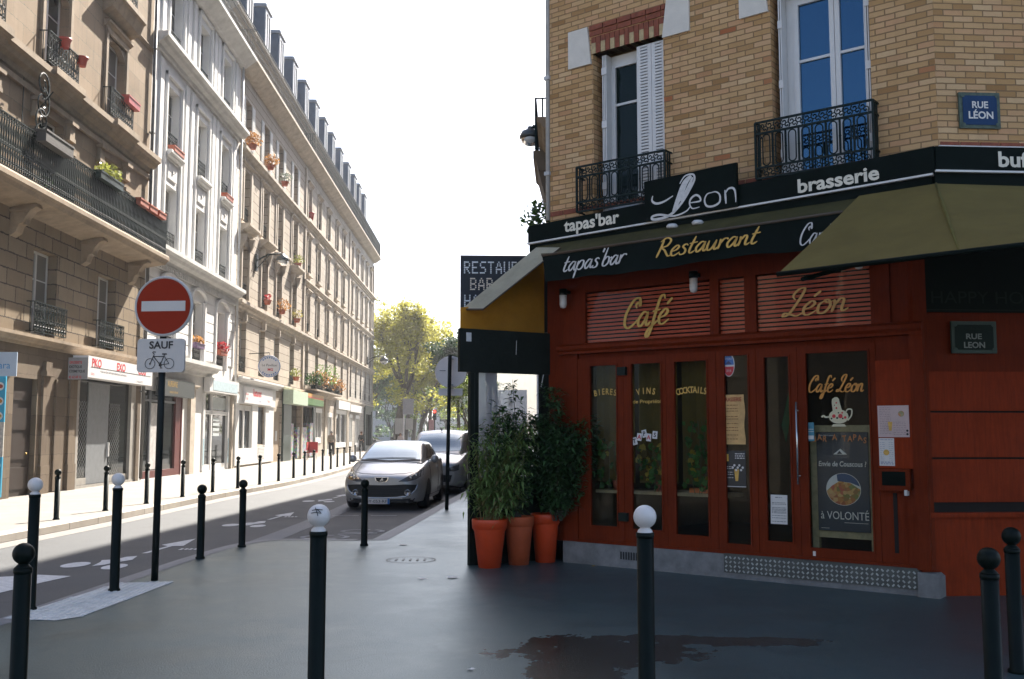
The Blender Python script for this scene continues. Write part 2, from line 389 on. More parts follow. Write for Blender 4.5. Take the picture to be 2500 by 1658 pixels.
# ------------------------------------------------------------------ ground
RZ = -.12                                   # road level; the cafe pavement is 0
def asphalt(name, c, wet=0., fleck=.55, scale=.75, rough=.8, spots=True, puddle=None, sheen=0.):
    t = Nt(name); co = t.node('ShaderNodeNewGeometry').outputs['Position']; c = lin(c)
    n1 = t.noise(co, 1.1, 8, .65); n2 = t.noise(co, 90 * scale, 3, .7); n3 = t.noise(co, .25, 5, .6)
    col = t.ramp(n1, [(.3, tuple(x * .82 for x in c)), (.7, tuple(x * 1.2 for x in c))])
    col = t.mix(t.ramp(n2, [(.48, 0.), (.72, fleck)]), col, tuple(min(1, x * 3.0) for x in c))
    col = t.mix(t.ramp(n2, [(.22, fleck), (.42, 0.)]), col, tuple(x * .35 for x in c))
    col = t.mix(t.ramp(n3, [(.5, 0.), (.7, .35)]), col, tuple(x * .62 for x in c))
    rg = t.math('MULTIPLY_ADD', n1, .42, rough - .2)
    if spots:                                # chewing-gum dots and scuffs
        v = t.node("ShaderNodeTexVoronoi"); v.inputs["Scale"].default_value = 2.3; t.link(co, v.inputs["Vector"])
        col = t.mix(t.ramp(v.outputs["Distance"], [(.035, .55), (.055, 0.)]), col, tuple(x * .45 for x in c))
        v2 = t.node("ShaderNodeTexVoronoi"); v2.inputs["Scale"].default_value = .9; t.link(co, v2.inputs["Vector"])
        col = t.mix(t.ramp(v2.outputs["Distance"], [(.018, .5), (.03, 0.)]), col, tuple(min(1, x * 3.2) for x in c))
    bs = .7
    if spots:
        ve = t.node("ShaderNodeTexVoronoi", feature='DISTANCE_TO_EDGE'); ve.inputs["Scale"].default_value = .22
        wq = t.node("ShaderNodeVectorMath", operation='ADD'); nz = t.node("ShaderNodeTexNoise"); nz.inputs["Scale"].default_value = 1.3; nz.inputs["Detail"].default_value = 5; t.link(co, nz.inputs["Vector"]); t.link(co, wq.inputs[0]); t.link(nz.outputs["Color"], wq.inputs[1]); t.link(wq.outputs[0], ve.inputs["Vector"])
        col = t.mix(t.ramp(ve.outputs["Distance"], [(.0012, .5), (.003, 0.)]), col, tuple(x * .3 for x in c))
    if puddle:
        sep = t.node("ShaderNodeSeparateXYZ"); t.link(co, sep.inputs[0])
        wn_ = t.noise(co, 2.2, 6, .65); wx = t.noise(co, 4.5, 5, .7)
        tot = None
        for (px, py, rx, ry, ang) in puddle:
            ca, sa = math.cos(ang), math.sin(ang)
            dx = t.math('SUBTRACT', sep.outputs[0], px); dy = t.math('SUBTRACT', sep.outputs[1], py)
            u = t.math('DIVIDE', t.math('ADD', t.math('MULTIPLY', dx, ca), t.math('MULTIPLY', dy, sa)), rx)
            w = t.math('DIVIDE', t.math('SUBTRACT', t.math('MULTIPLY', dy, ca), t.math('MULTIPLY', dx, sa)), ry)
            r2 = t.math('ADD', t.math('MULTIPLY', u, u), t.math('MULTIPLY', w, w))
            tot = r2 if tot is None else t.math('MINIMUM', tot, r2)
        dd = t.math('ADD', tot, t.math('ADD', t.math('MULTIPLY', t.math('SUBTRACT', wn_, .5), 4.6), t.math('MULTIPLY', t.math('SUBTRACT', wx, .5), 2.2)))
        pm = t.ramp(dd, [(.55, 1.), (.8, .82), (1.15, 0.)])
        col = t.mix(pm, col, tuple(x * .16 for x in c))
        rg = t.math('MULTIPLY_ADD', pm, -.42, rg)
        p2 = t.ramp(t.noise(co, .55, 6, .7), [(.52, 0.), (.66, .5)])
        rg = t.math('MULTIPLY_ADD', p2, -.18, rg)
    t.link(col, t.p.inputs["Base Color"]); t.link(rg, t.p.inputs["Roughness"])
    t.p.inputs["Specular IOR Level"].default_value = .5 + sheen; t.p.inputs["Specular Tint"].default_value = (.80, 1., .98, 1) if sheen else (1, 1, 1, 1)
    t.bump(n2, bs, .006); return t.m

M_road = asphalt('road asphalt', (.058, .061, .064), rough=.75)
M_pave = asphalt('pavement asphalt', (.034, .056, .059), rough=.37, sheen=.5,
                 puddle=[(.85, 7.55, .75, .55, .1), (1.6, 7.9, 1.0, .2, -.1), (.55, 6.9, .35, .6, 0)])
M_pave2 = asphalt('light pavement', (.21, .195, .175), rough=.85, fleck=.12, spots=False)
M_far = asphalt('ground asphalt', (.10, .10, .10), rough=.9, spots=False)
M_kerb = block_mat('granite kerb', [(0, (.34, .30, .26)), (.5, (.40, .36, .31)), (1, (.46, .42, .37))], (.12, .11, .10), 1.15, 3.0, .012, .4, .4, .7)
M_paint = mat('road paint', (.55, .56, .57), .7, var=.22, scale=14, bump=.2)
M_strip = asphalt('granite strip', (.15, .155, .165), rough=.7, fleck=.25, spots=False)

def poly_mesh(name, pts, z, m, kind='structure'):
    mb = MB(); mb.face([(x, y, z) for x, y in pts]); o = mb.build(name, m)
    if kind: o['kind'] = kind
    return o
poly_mesh('ground', [(-900, -600), (900, -600), (900, 1800), (-900, 1800)], RZ - .03, M_far)
def slab(name, pts, z0, z1, m):
    mb = MB(); mb.face([(x, y, z1) for x, y in pts]); n = len(pts)
    for i in range(n):
        a, b = pts[i], pts[(i + 1) % n]; mb.face([(a[0], a[1], z0), (b[0], b[1], z0), (b[0], b[1], z1), (a[0], a[1], z1)])
    o = mb.build(name, m); return struct(o)
KL = [(-9.0, 4.0), (-8.6, 8), (-7.95, 13), (-7.7, 16), (-7.45, 20), (-7.2, 27), (-6.75, 33), (-6.6, 40), (-6.7, 46), (-6.9, 52), (-7.5, 60), (-7.85, 66), (-8.1, 80), (-8.2, 101)]
KLs = crom(KL, 5)
KW = .26
KR = [(-1.78, 15.35), (-1.25, 21.5), (-.62, 29), (.0, 37), (.8, 50), (1.6, 66), (3.4, 101)]
BULB = [(-4.25, 5.35)] + [(-4.32, 8), (-4.22, 9.5), (-4.12, 11), (-3.98, 13), (-3.78, 14.6), (-3.45, 15.35), (-3.2, 15.5)]
slab('road', [(-30, -14), (40, -14), (40, 30), (30, 101), (-14, 101), (-30, 30)], RZ - .3, RZ, M_road)
# sunlit left pavement with its kerb stones
sw = [(x - KW, y) for x, y in KLs]
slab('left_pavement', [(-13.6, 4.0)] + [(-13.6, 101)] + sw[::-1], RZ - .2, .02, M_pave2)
def kerb_run(name, pts, w, ztop, m, side=-1):
    mb = MB(); L = 0
    for i in range(len(pts) - 1):
        a, b = pts[i], pts[i + 1]; l = math.hypot(b[0] - a[0], b[1] - a[1])
        def nrm(j):
            p = pts[max(j - 1, 0)]; q = pts[min(j + 1, len(pts) - 1)]; d = math.hypot(q[0] - p[0], q[1] - p[1]); return (-(q[1] - p[1]) / d * side, (q[0] - p[0]) / d * side)
        na, nb = nrm(i), nrm(i + 1)
        ao = (a[0] + na[0] * w, a[1] + na[1] * w); bo = (b[0] + nb[0] * w, b[1] + nb[1] * w); be = .02
        mb.face([(a[0], a[1], RZ), (b[0], b[1], RZ), (b[0], b[1], ztop - be), (a[0], a[1], ztop - be)], [(L, 0), (L + l, 0), (L + l, .12), (L, .12)])
        ai = (a[0] + na[0] * be, a[1] + na[1] * be); bi = (b[0] + nb[0] * be, b[1] + nb[1] * be)
        mb.face([(a[0], a[1], ztop - be), (b[0], b[1], ztop - be), (bi[0], bi[1], ztop), (ai[0], ai[1], ztop)], [(L, .12), (L + l, .12), (L + l, .15), (L, .15)])
        mb.face([(ai[0], ai[1], ztop), (bi[0], bi[1], ztop), (bo[0], bo[1], ztop), (ao[0], ao[1], ztop)], [(L, .15), (L + l, .15), (L + l, .4), (L, .4)])
        L += l
    return struct(mb.build(name, m))
kerb_run('left_kerb', KLs, KW, .024, M_kerb, 1)
# pale worn band in the gutter along the left kerb
mb = MB()
for i in range(len(KLs) - 1):
    a, b = KLs[i], KLs[i + 1]; mb.face([(a[0], a[1], RZ + .004), (a[0] + .42, a[1], RZ + .004), (b[0] + .42, b[1], RZ + .004), (b[0], b[1], RZ + .004)])
struct(mb.build('left_gutter', asphalt('gutter stone', (.16, .15, .14), rough=.8, spots=False)))
# cafe pavement with its build-out, parking recess cut by the kerb line
KRs = crom(KR, 5)
pav = BULB + [(-1.95, 15.42)] + KRs + [(14, 101), (14, 20), (40, 20), (40, 5.35)]
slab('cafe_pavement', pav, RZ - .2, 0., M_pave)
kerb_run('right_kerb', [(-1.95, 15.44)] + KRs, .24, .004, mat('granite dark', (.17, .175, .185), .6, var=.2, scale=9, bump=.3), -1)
kerb_run('cafe_kerb', crom(BULB + [(-2.6, 15.5), (-1.95, 15.44)], 4), .22, .004, bpy.data.materials['granite dark'], -1)
# flush stone strip between the traffic lane and the parking bay
mb = MB(); SP = crom([(-3.9, 15.4), (-3.75, 18), (-3.6, 22), (-3.5, 30), (-3.4, 45)], 5)
for a, b in zip(SP, SP[1:]): mb.face([(a[0], a[1], RZ + .005), (a[0] + .42, a[1], RZ + .005), (b[0] + .42, b[1], RZ + .005), (b[0], b[1], RZ + .005)])
struct(mb.build('parking_strip', M_strip))
# painted bicycle symbols with arrow, seen along the contraflow lane
def bike_marks(name, dx, dy, sc=1.):
    mb = MB(Frame((-5.15 + dx, 13.35 + dy, RZ + .006), (1, 0, 0), (0, 1, 0)))
    def flat(pts): mb.face([((x + 5.15) * sc, (y - 13.35) * sc, 0) for x, y in pts])
    def disc(x, y, r, ry): flat([(x + r * math.cos(a * math.pi / 12), y + ry * math.sin(a * math.pi / 12)) for a in range(24)])
    disc(-5.44, 13.44, .165, .28); disc(-4.86, 13.24, .145, .27)
    flat([(-5.17, 13.29), (-5.06, 13.42), (-5.02, 13.64), (-4.93, 13.82), (-4.88, 13.94), (-4.96, 14.37), (-5.08, 14.27), (-5.12, 14.0), (-5.28, 13.91), (-5.22, 13.71)])
    flat([(-5.01, 14.68), (-4.93, 14.7), (-4.86, 15.6), (-4.70, 15.63), (-4.82, 16.69), (-5.08, 15.79), (-4.93, 15.6)])
    return struct(mb.build(name, M_paint))
bike_marks('bicycle_road_marking', 0, 0); bike_marks('bicycle_road_marking', .55, 5.7, .95); bike_marks('bicycle_road_marking', .8, 12.4, .95)
mb = MB(); mb.face([(-5.9, 11.2, RZ + .006), (-5.3, 11.1, RZ + .006), (-5.2, 11.75, RZ + .006), (-5.06, 12.38, RZ + .006), (-5.5, 12.5, RZ + .006), (-5.95, 12.3, RZ + .006)]); struct(mb.build('give_way_marking', M_paint))
mb = MB()
for x, y in ((-4.62, 15.1), (-4.25, 20.9)):
    for k in range(4): mb.face([(x + k * .07, y + .05 * (k % 2), RZ + .006), (x + .05 + k * .07, y, RZ + .006), (x + .05 + k * .07, y + .16, RZ + .006), (x + k * .07, y + .2, RZ + .006)])
struct(mb.build('worn_road_marking', M_paint))
# worn marking in the parking bay
mb = MB(WORLD)
for (x, y, r) in ((-2.75, 16.9, .42), (-2.25, 17.9, .4)):
    for k in range(20):
        if k % 7 == 3: continue
        a0, a1 = 2 * math.pi * k / 20, 2 * math.pi * (k + 1) / 20
        mb.face([(x + r * math.cos(a0), y + r * .8 * math.sin(a0), RZ + .006), (x + r * math.cos(a1), y + r * .8 * math.sin(a1), RZ + .006), (x + r * .8 * math.cos(a1), y + r * .62 * math.sin(a1), RZ + .006), (x + r * .8 * math.cos(a0), y + r * .62 * math.sin(a0), RZ + .006)])
mb.face([(-2.6, 17.3, RZ + .006), (-1.95, 17.5, RZ + .006), (-1.95, 17.62, RZ + .006), (-2.6, 17.42, RZ + .006)])
for x0 in (-3.3, -2.5): mb.face([(x0, 21.2, RZ + .006), (x0 + .55, 21.2, RZ + .006), (x0 + .55, 21.3, RZ + .006), (x0, 21.3, RZ + .006)])
struct(mb.build('parking_marking', mat('worn road paint', (.33, .34, .35), .8, var=.4, scale=20)))
# tactile paving: pale sheet with rows of studs
tp = [(-4.22, 8.93), (-3.98, 10.98), (-3.42, 11.09), (-3.5, 9.9), (-3.58, 9.0), (-3.72, 8.82)]
mb = MB(); mb.face([(x, y, .005) for x, y in tp])
def inside(x, y, P):
    c = False; j = len(P) - 1
    for i in range(len(P)):
        if (P[i][1] > y) != (P[j][1] > y) and x < (P[j][0] - P[i][0]) * (y - P[i][1]) / (P[j][1] - P[i][1]) + P[i][0]: c = not c
        j = i
    return c
y = 8.8
while y < 11.15:
    x = -4.3
    while x < -3.3:
        if inside(x, y, tp): mb.lathe([(.024, .005), (.02, .011), (.0, .011)], (x, y, 0), 6, False)
        x += .072
    y += .072
struct(mb.build('tactile_paving', mat('tactile tile', (.55, .55, .53), .75, var=.15)))
# manhole ring and litter scraps
mb = MB()
for r0, r1 in ((.30, .32), (.27, .275)):
    for k in range(28):
        a0, a1 = 2 * math.pi * k / 28, 2 * math.pi * (k + 1) / 28
        mb.face([(-1.0 + r0 * math.cos(a0), 12.9 + r0 * math.sin(a0), .005), (-1.0 + r1 * math.cos(a0), 12.9 + r1 * math.sin(a0), .005), (-1.0 + r1 * math.cos(a1), 12.9 + r1 * math.sin(a1), .005), (-1.0 + r0 * math.cos(a1), 12.9 + r0 * math.sin(a1), .005)])
for k in range(5): mb.box(-1.2 + k * .09, -1.17 + k * .09, 12.8, 13.0, .003, .006)
struct(mb.build('manhole_cover', mat('cast iron dark', (.04, .045, .048), .5)))
# ------------------------------------------------------------------ buildings of the sunlit side
KS = 1.09
def Y_(y): return KS * y
def Z_(z): return 1.6 + KS * (z - 1.6)
XF = -11.88
FL = Frame((XF, 0, 0), (0, 1, 0), (1, 0, 0))
stone = lambda n, a, b, c, m, bw, bh, **k: block_mat(n, [(0, a), (.5, b), (1, c)], m, bw, bh, **k)
M_b1 = stone('ashlar tan', (.24, .17, .105), (.29, .212, .137), (.335, .25, .168), (.12, .12, .085), 1.1, .52, ms=.006, bumps=.25, stain=.45)
M_b1r = stone('rusticated tan', (.22, .162, .10), (.265, .20, .13), (.30, .235, .157), (.05, .036, .026), .98, .405, ms=.018, bumps=.8, stain=.4)
M_b1t = mat('tan moulding', (.29, .22, .148), .85, var=.25, scale=2.5, grime=.55)
M_white = mat('white render', (.70, .69, .67), .85, var=.06, scale=1.5, grime=.12)
M_whitet = mat('white moulding', (.56, .55, .53), .85, var=.12, scale=2.5, grime=.35)
M_b3 = stone('banded limestone', (.40, .34, .27), (.455, .39, .315), (.51, .44, .36), (.13, .10, .08), 9.0, .44, ms=.016, bumps=.8, stain=.3)
M_b3t = mat('limestone moulding', (.455, .39, .315), .85, var=.2, scale=2.5, grime=.45)
M_b4 = stone('pale limestone', (.40, .35, .285), (.45, .395, .33), (.50, .445, .375), (.18, .16, .13), 1.4, .46, ms=.012, bumps=.5, stain=.35)
M_frame = mat('white window paint', (.62, .62, .60), .5, var=.05)
M_pane = glass_mat('street window glass', (.012, .015, .015), .02, refl=.8)
M_panec = glass_mat('curtained window glass', (.20, .19, .17), .02, refl=.8); WR = random.Random(2)
M_iron = mat('green black iron', (.005, .013, .011), .45, var=.3, spec=.16)
M_zinc = mat('slate blue zinc', (.055, .085, .13), .5, var=.18, scale=3, spec=.4)
M_zinct = mat('grey zinc edge', (.22, .23, .25), .5, var=.15)
M_shut = mat('grey white shutter', (.50, .50, .48), .6, var=.08)
M_plaster = mat('reveal plaster', (.42, .36, .28), .9, var=.15, scale=2)

def wall_front(mb, s0, s1, z0, z1, ops, depth=.34):
    S = sorted({s0, s1, *[o[0] for o in ops], *[o[1] for o in ops]}); Zs = sorted({z0, z1, *[o[2] for o in ops], *[o[3] for o in ops]})
    S = [x for x in S if s0 <= x <= s1]; Zs = [x for x in Zs if z0 <= x <= z1]
    for c, d in zip(Zs, Zs[1:]):
        run = None
        for a, b in zip(S, S[1:]):
            hole = any(o[0] - 1e-6 <= a and b <= o[1] + 1e-6 and o[2] - 1e-6 <= c and d <= o[3] + 1e-6 for o in ops)
            if not hole: run = (run[0], b) if run else (a, b)
            if (hole or b == S[-1]) and run:
                mb.face([(run[0], 0, c), (run[1], 0, c), (run[1], 0, d), (run[0], 0, d)]); run = None
    for a, b, c, d in [o[:4] for o in ops]:
        mb.face([(a, 0, c), (a, 0, d), (a, -depth, d), (a, -depth, c)]); mb.face([(b, 0, c), (b, -depth, c), (b, -depth, d), (b, 0, d)])
        mb.face([(a, 0, d), (b, 0, d), (b, -depth, d), (a, -depth, d)]); mb.face([(a, 0, c), (a, -depth, c), (b, -depth, c), (b, 0, c)])

def casement(fr, parent, a, b, c, d, t=-.26, m=None, transom=.0, leaves=2, pane=None, bars=1):
    m = m or M_frame; mb = MB(fr); w = .06
    mb.box(a, a + w, t - .05, t, c, d); mb.box(b - w, b, t - .05, t, c, d); mb.box(a + w, b - w, t - .05, t, d - w, d); mb.box(a + w, b - w, t - .05, t, c, c + .09)
    for k in range(1, leaves):
        x = a + (b - a) * k / leaves; mb.box(x - .045, x + .045, t - .045, t + .006, c + .09, d - w)
    for k in range(1, bars + 1):
        z = c + (d - c) * (k / (bars + 1)) ; mb.box(a + w, b - w, t - .04, t - .012, z - .015, z + .015)
    f = mb.build('window', m, parent)
    MB(fr).box(a + .02, b - .02, t - .032, t - .026, c + .03, d - .02).build('pane', pane or (M_panec if WR.random() < .35 else M_pane), f)
    return f

def scroll(mb, s, z, r, t, w, turns=1.3, dirn=1, start=0., n=12):
    P = []
    for k in range(n + 1):
        u = k / n; a = start + dirn * turns * 2 * math.pi * u; q = r * (1 - .75 * u); P.append((s + q * math.cos(a), t, z + q * math.sin(a)))
    mb.tube(P, w, 4, False)
def railing(mb, s0, s1, t, z0, z1, step=.13, orn=True, wall_t=0., r=.009, simple=False, fat=1.35):
    mb.box(s0, s1, t - .02, t + .02, z1 - .025, z1); mb.box(s0, s1, t - .014, t + .014, z0, z0 + .02)
    H = z1 - z0
    if orn: mb.box(s0, s1, t - .01, t + .01, z1 - .16, z1 - .145)
    n = max(2, round((s1 - s0) / step))
    for k in range(n + 1):
        s = s0 + (s1 - s0) * k / n
        mb.box(s - r, s + r, t - r, t + r, z0, z1 - .02)
        if k < n and orn:
            c = s + (s1 - s0) / n / 2; q = (s1 - s0) / n * .42
            if simple: 
                scroll(mb, c, z0 + H * .3, q, t, .008, 1., 1, 0, 7); scroll(mb, c, z0 + H * .62, q, t, .008, 1., -1, math.pi, 7)
            else:
                scroll(mb, c, z1 - .085, q * .9, t, .007 * fat, 1.2, 1 if k % 2 else -1, 0, 9)
                scroll(mb, c - q * .2, z0 + .13, q, t, .009 * fat, 1.5, 1, math.pi / 2, 11); scroll(mb, c + q * .2, z0 + H * .42, q * .9, t, .008 * fat, 1.4, -1, -math.pi / 2, 10)
                mb.tube([(c - q, t, z0 + H * .2), (c + q * .8, t, z0 + H * .36), (c - q * .8, t, z0 + H * .58), (c + q, t, z1 - .18)], .008 * fat, 4, False)
    for s in (s0, s1):
        if t - wall_t > .05:
            mb.box(s - .012, s + .012, wall_t, t, z1 - .025, z1); mb.box(s - .01, s + .01, wall_t, t, z0, z0 + .02)
            for k in range(int((t - wall_t) / .13)): mb.box(s - r, s + r, wall_t + .1 + k * .13 - r, wall_t + .1 + k * .13 + r, z0, z1)
    return mb

def shell(mb, s0, s1, z0, z1, back=-11):
    mb.face([(s0, 0, z0), (s0, 0, z1), (s0, back, z1), (s0, back, z0)]); mb.face([(s1, 0, z0), (s1, back, z0), (s1, back, z1), (s1, 0, z1)])
    mb.face([(s0, back, z0), (s0, back, z1), (s1, back, z1), (s1, back, z0)]); mb.face([(s0, 0, z1), (s1, 0, z1), (s1, back, z1), (s0, back, z1)])
def corn(z, p, h, back=-.02):
    """stepped cornice outline in (t,z), top at z"""
    return [(back, z), (p, z), (p, z - h * .3), (p * .75, z - h * .42), (p * .62, z - h * .62), (p * .3, z - h * .75), (p * .22, z - h), (back, z - h)]
def building(name, label, s0, s1, cat='building'): return thing(name, label, cat, FL(((s0 + s1) / 2, -5, .02)))
def pots(label, name, pts, col): pass

# ---- dormer, mansard, set-back floor shared by the long terraces
def roof_zone(root, s0, s1, zb, dormers, m_wall, m_trim, set_bays, rail=True, simple=True):
    zs = Z_(17.95); zg = Z_(20.2) + .3; pr = .75
    b = MB(FL); b.profile([(-.02, zs), (pr, zs), (pr, zs - .14), (pr - .1, zs - .2), (.25, zs - .5), (-.02, zs - .55)], s0 + .003, s1 - .003); b.build('balcony_slab', m_trim, root)
    if rail:
        r = MB(FL); railing(r, s0 + .1, s1 - .1, pr - .08, zs + .03, Z_(19.25), .17, True, -.6, .010, simple); r.build('railing', M_iron, root)
    w = MB(FL)
    fr = Frame((XF - .62, 0, 0), (0, 1, 0), (1, 0, 0)); w.fr = fr
    ops = [(a, c, zs + .1, zg - .55) for a, c in set_bays]
    wall_front(w, s0, s1, zs, zg, ops, .25); w.build('attic_wall', m_wall, root)
    for o in ops: casement(fr, root, *o, t=-.2, bars=2)
    c = MB(fr); c.profile(corn(zg + .05, .42, .42), s0, s1); c.build('gutter_cornice', m_trim, root)
    # steep slate slope
    rf = MB(fr); zt = zg + 4.0; rf.face([(s0, .1, zg + .06), (s1, .1, zg + .06), (s1, -1.25, zt), (s0, -1.25, zt)]); rf.face([(s0, -1.25, zt), (s1, -1.25, zt), (s1, -9, zt + .9), (s0, -9, zt + .9)])
    rf.face([(s0, .1, zg + .06), (s0, -1.25, zt), (s0, -9, zt + .9), (s0, -9, zg + .06)]); rf.face([(s1, .1, zg + .06), (s1, -9, zg + .06), (s1, -9, zt + .9), (s1, -1.25, zt)])
    roof = rf.build('mansard_roof', M_zinc, root)
    for s in dormers:
        d = MB(fr); T = .3; d.box(s, s + 1.35, -1.2, T, zg + .06, zg + 2.4); dd = d.build('dormer', M_zinc, root)
        e = MB(fr); e.box(s - .1, s + 1.45, -1.25, T + .12, zg + 2.4, zg + 2.52); e.box(s - .05, s + 1.4, -1.2, T + .06, zg + 2.52, zg + 2.6); e.build('dormer_cap', M_zinct, dd)
        f = MB(fr); f.box(s + .08, s + .2, T, T + .05, zg + .15, zg + 2.3); f.box(s + 1.15, s + 1.27, T, T + .05, zg + .15, zg + 2.3); f.box(s + .2, s + 1.15, T, T + .05, zg + 2.16, zg + 2.3); f.box(s + .2, s + 1.15, T, T + .05, zg + .15, zg + .3); f.box(s + .64, s + .71, T, T + .04, zg + .3, zg + 2.16)
        f.build('dormer_window', M_frame, dd)
        MB(fr).box(s + .2, s + 1.15, T + .005, T + .015, zg + .3, zg + 2.16).build('dormer_pane', M_pane, dd)
    return roof

# =================== building 1: tan stone block with the long iron balcony
s0, s1 = Y_(12.), Y_(31.4)
b1 = building('apartment_building', 'tan stone apartment building with a long iron balcony and jointed stone first floor', s0, s1)
cx1 = [Y_(y) for y in (16.7, 20.5, 24.4, 28.35)]
op1 = [(c - .72, c + .72, Z_(3.98), Z_(6.05)) for c in cx1]
op2 = [(c - .75, c + .75, Z_(7.2), Z_(9.4)) for c in cx1]
op3 = [(c - .78, c + .78, Z_(10.55), Z_(12.9)) for c in cx1]
op4 = [(c - .75, c + .75, Z_(14.2), Z_(16.6)) for c in cx1]
shop_ops = [(Y_(12.6), Y_(22.0), .02, Z_(3.3)), (Y_(23.05), Y_(24.25), .02, Z_(2.9)), (Y_(26.6), Y_(30.95), .1, Z_(3.1))]
w = MB(FL); wall_front(w, s0, s1, .02, Z_(3.9), shop_ops, .5); w.build('ground_floor_wall', stone('shade darkened stone', (.13, .095, .065), (.16, .12, .083), (.19, .145, .10), (.07, .05, .035), 1.1, .52, ms=.006, bumps=.25, stain=.5), b1)  # stone colour darkened to stand in for shade at street level
w = MB(FL); wall_front(w, s0, s1, Z_(3.9), Z_(6.9), op1); w.build('first_floor_wall', M_b1r, b1)
w = MB(FL); wall_front(w, s0, s1, Z_(6.9), Z_(19.), op2 + op3 + op4); shell(w, s0, s1, .02, Z_(19.)); w.build('wall', M_b1, b1)
for o in op1 + op2 + op3 + op4: casement(FL, b1, *o, bars=2)
c = MB(FL); c.profile(corn(Z_(3.92), .22, .28), s0, s1); c.profile(corn(Z_(10.35), .42, .55), s0, s1); c.profile([(-.02, Z_(9.75)), (.1, Z_(9.75)), (.1, Z_(9.62)), (-.02, Z_(9.62))], s0, s1)
for y in cx1: c.profile(corn(Z_(10.42), .5, .6), y - .95, y + .95)
c.profile(corn(Z_(13.9), .1, .12), s0, s1); c.build('cornice', M_b1t, b1)
# surrounds, pilasters and consoles of the upper floors
tr = MB(FL)
for y in cx1:
    for (za, zb_, wd_) in ((Z_(10.5), Z_(13.0), .16), (Z_(14.2), Z_(16.7), .16)):
        for sg in (-1, 1): tr.box(y + sg * .78, y + sg * (.78 + wd_), 0, .07, za, zb_)
        # segmental arch head filling the corners of the opening
        for k in range(8):
            a0 = -.78 + 1.56 * k / 8; a1 = -.78 + 1.56 * (k + 1) / 8; h = lambda x: .32 * (x / .78) ** 2
            tr.prism([(y + a0, zb_ - .1 - h(a0)), (y + a1, zb_ - .1 - h(a1)), (y + a1, zb_ - .05), (y + a0, zb_ - .05)], -.2, .0)
        tr.profile(corn(zb_ + .3, .16, .2), y - 1.05, y + 1.05); tr.box(y - .94, y + .94, 0, .07, zb_ - .05, zb_ + .1)
        tr.box(y - .95, y + .95, 0, .16, za - .16, za)
    for sg in (-1, 1):
        p = y + sg * 1.06; tr.box(p - .17, p + .17, 0, .1, Z_(7.2), Z_(8.75)); tr.box(p - .22, p + .22, 0, .16, Z_(8.75), Z_(8.86)); tr.box(p - .2, p + .2, 0, .13, Z_(9.1), Z_(9.2)); tr.box(p - .15, p + .15, 0, .12, Z_(9.2), Z_(9.5)); tr.box(p - .22, p + .22, 0, .2, Z_(9.5), Z_(9.6))
tr.build('window_surround', M_b1t, b1)
# long balcony on consoles
sl = MB(FL); bz = Z_(7.13); sl.profile([(-.02, bz), (.9, bz), (.93, bz - .05), (.93, bz - .16), (.86, bz - .2), (.8, bz - .3), (.3, bz - .38), (-.02, bz - .45)], s0, Y_(31.05)); sl.build('balcony_slab', M_b1t, b1)
cs = MB(FL)
for y in [c_ - 1.75 * 1.09 for c_ in cx1] + [cx1[-1] + 1.85]:
    P = [(0, bz - .32), (.62, bz - .32), (.64, bz - .42), (.5, bz - .5), (.38, bz - .66), (.32, bz - .82), (.22, bz - .86), (.16, bz - 1.05), (.06, bz - 1.12), (0, bz - 1.15)]
    cs.profile(P, y - .17, y + .17); cs.box(y - .22, y + .22, 0, .42, bz - .56, bz - .50); cs.box(y - .1, y + .1, .3, .36, bz - .86, bz - .62)
cs.build('console', M_b1t, b1)
rl = MB(FL); railing(rl, s0 + .2, Y_(30.95), .82, bz + .06, Z_(8.3), .115, True, 0, .014, fat=1.7); rl.build('railing', M_iron, b1)
M_tarp = cloth_mat('dark green screen', (.010, .035, .034), .25)
ts = MB(FL)
for a, b in ((23.1, 24.2), (25.3, 26.9), (27.6, 28.5), (29.3, 29.8)): ts.box(Y_(a), Y_(b), .76, .775, bz + .1, Z_(8.2))
ts.build('balcony_screen', M_tarp, b1)
for i, o in enumerate(op1):
    r = MB(FL); y = (o[0] + o[1]) / 2; railing(r, y - .98, y + .98, .2, o[2] + .02, Z_(4.72), .16, True); scroll(r, y, Z_(4.35), .22, .2, .012, 1.0, 1, 0, 14); r.build('window_railing', M_iron, b1)
for i, o in enumerate(op3 + op4):
    r = MB(FL); y = (o[0] + o[1]) / 2; railing(r, y - .95, y + .95, .26, o[2] - .0, o[2] + .85, .16, True); scroll(r, y, o[2] + .42, .2, .26, .012, 1.0, 1, 0, 14); r.build('window_railing', M_iron, b1)
# upper balcony consoles of the last bay
k = MB(FL)
for y in cx1: k.profile([(0, Z_(14.1)), (.5, Z_(14.1)), (.5, Z_(13.95)), (.42, Z_(13.9)), (.3, Z_(13.6)), (0, Z_(13.45))], y - 1.2, y + 1.2)
k.build('window_balcony', M_b1t, b1)
p = MB(FL); p.tube([(s1 - .12, .12, .1), (s1 - .12, .12, Z_(19))], .06, 8)
for z in range(3, 20, 3): p.box(s1 - .2, s1 - .04, .02, .19, z, z + .05)
p.build('downpipe', mat('zinc pipe', (.10, .10, .095), .5), b1)
# wrought iron scroll divider on the balcony
g = MB(FL); y = Y_(22.75)
for k in range(2):
    z = bz + 1.35 + k * .95; scroll(g, y, z, .42, .55, .024, 1.5, 1 - 2 * k, math.pi / 2, 22); scroll(g, y, z + .5, .38, .55, .024, 1.5, -1 + 2 * k, -math.pi / 2, 22)
g.tube([(y, .8, bz + 2.6), (y, .5, bz + 2.2), (y, .62, bz + 1.4), (y, .8, bz + .9)], .016, 5); g.box(y - .012, y + .012, .04, .06, bz, bz + 3.1); g.build('balcony_divider', M_iron, b1)

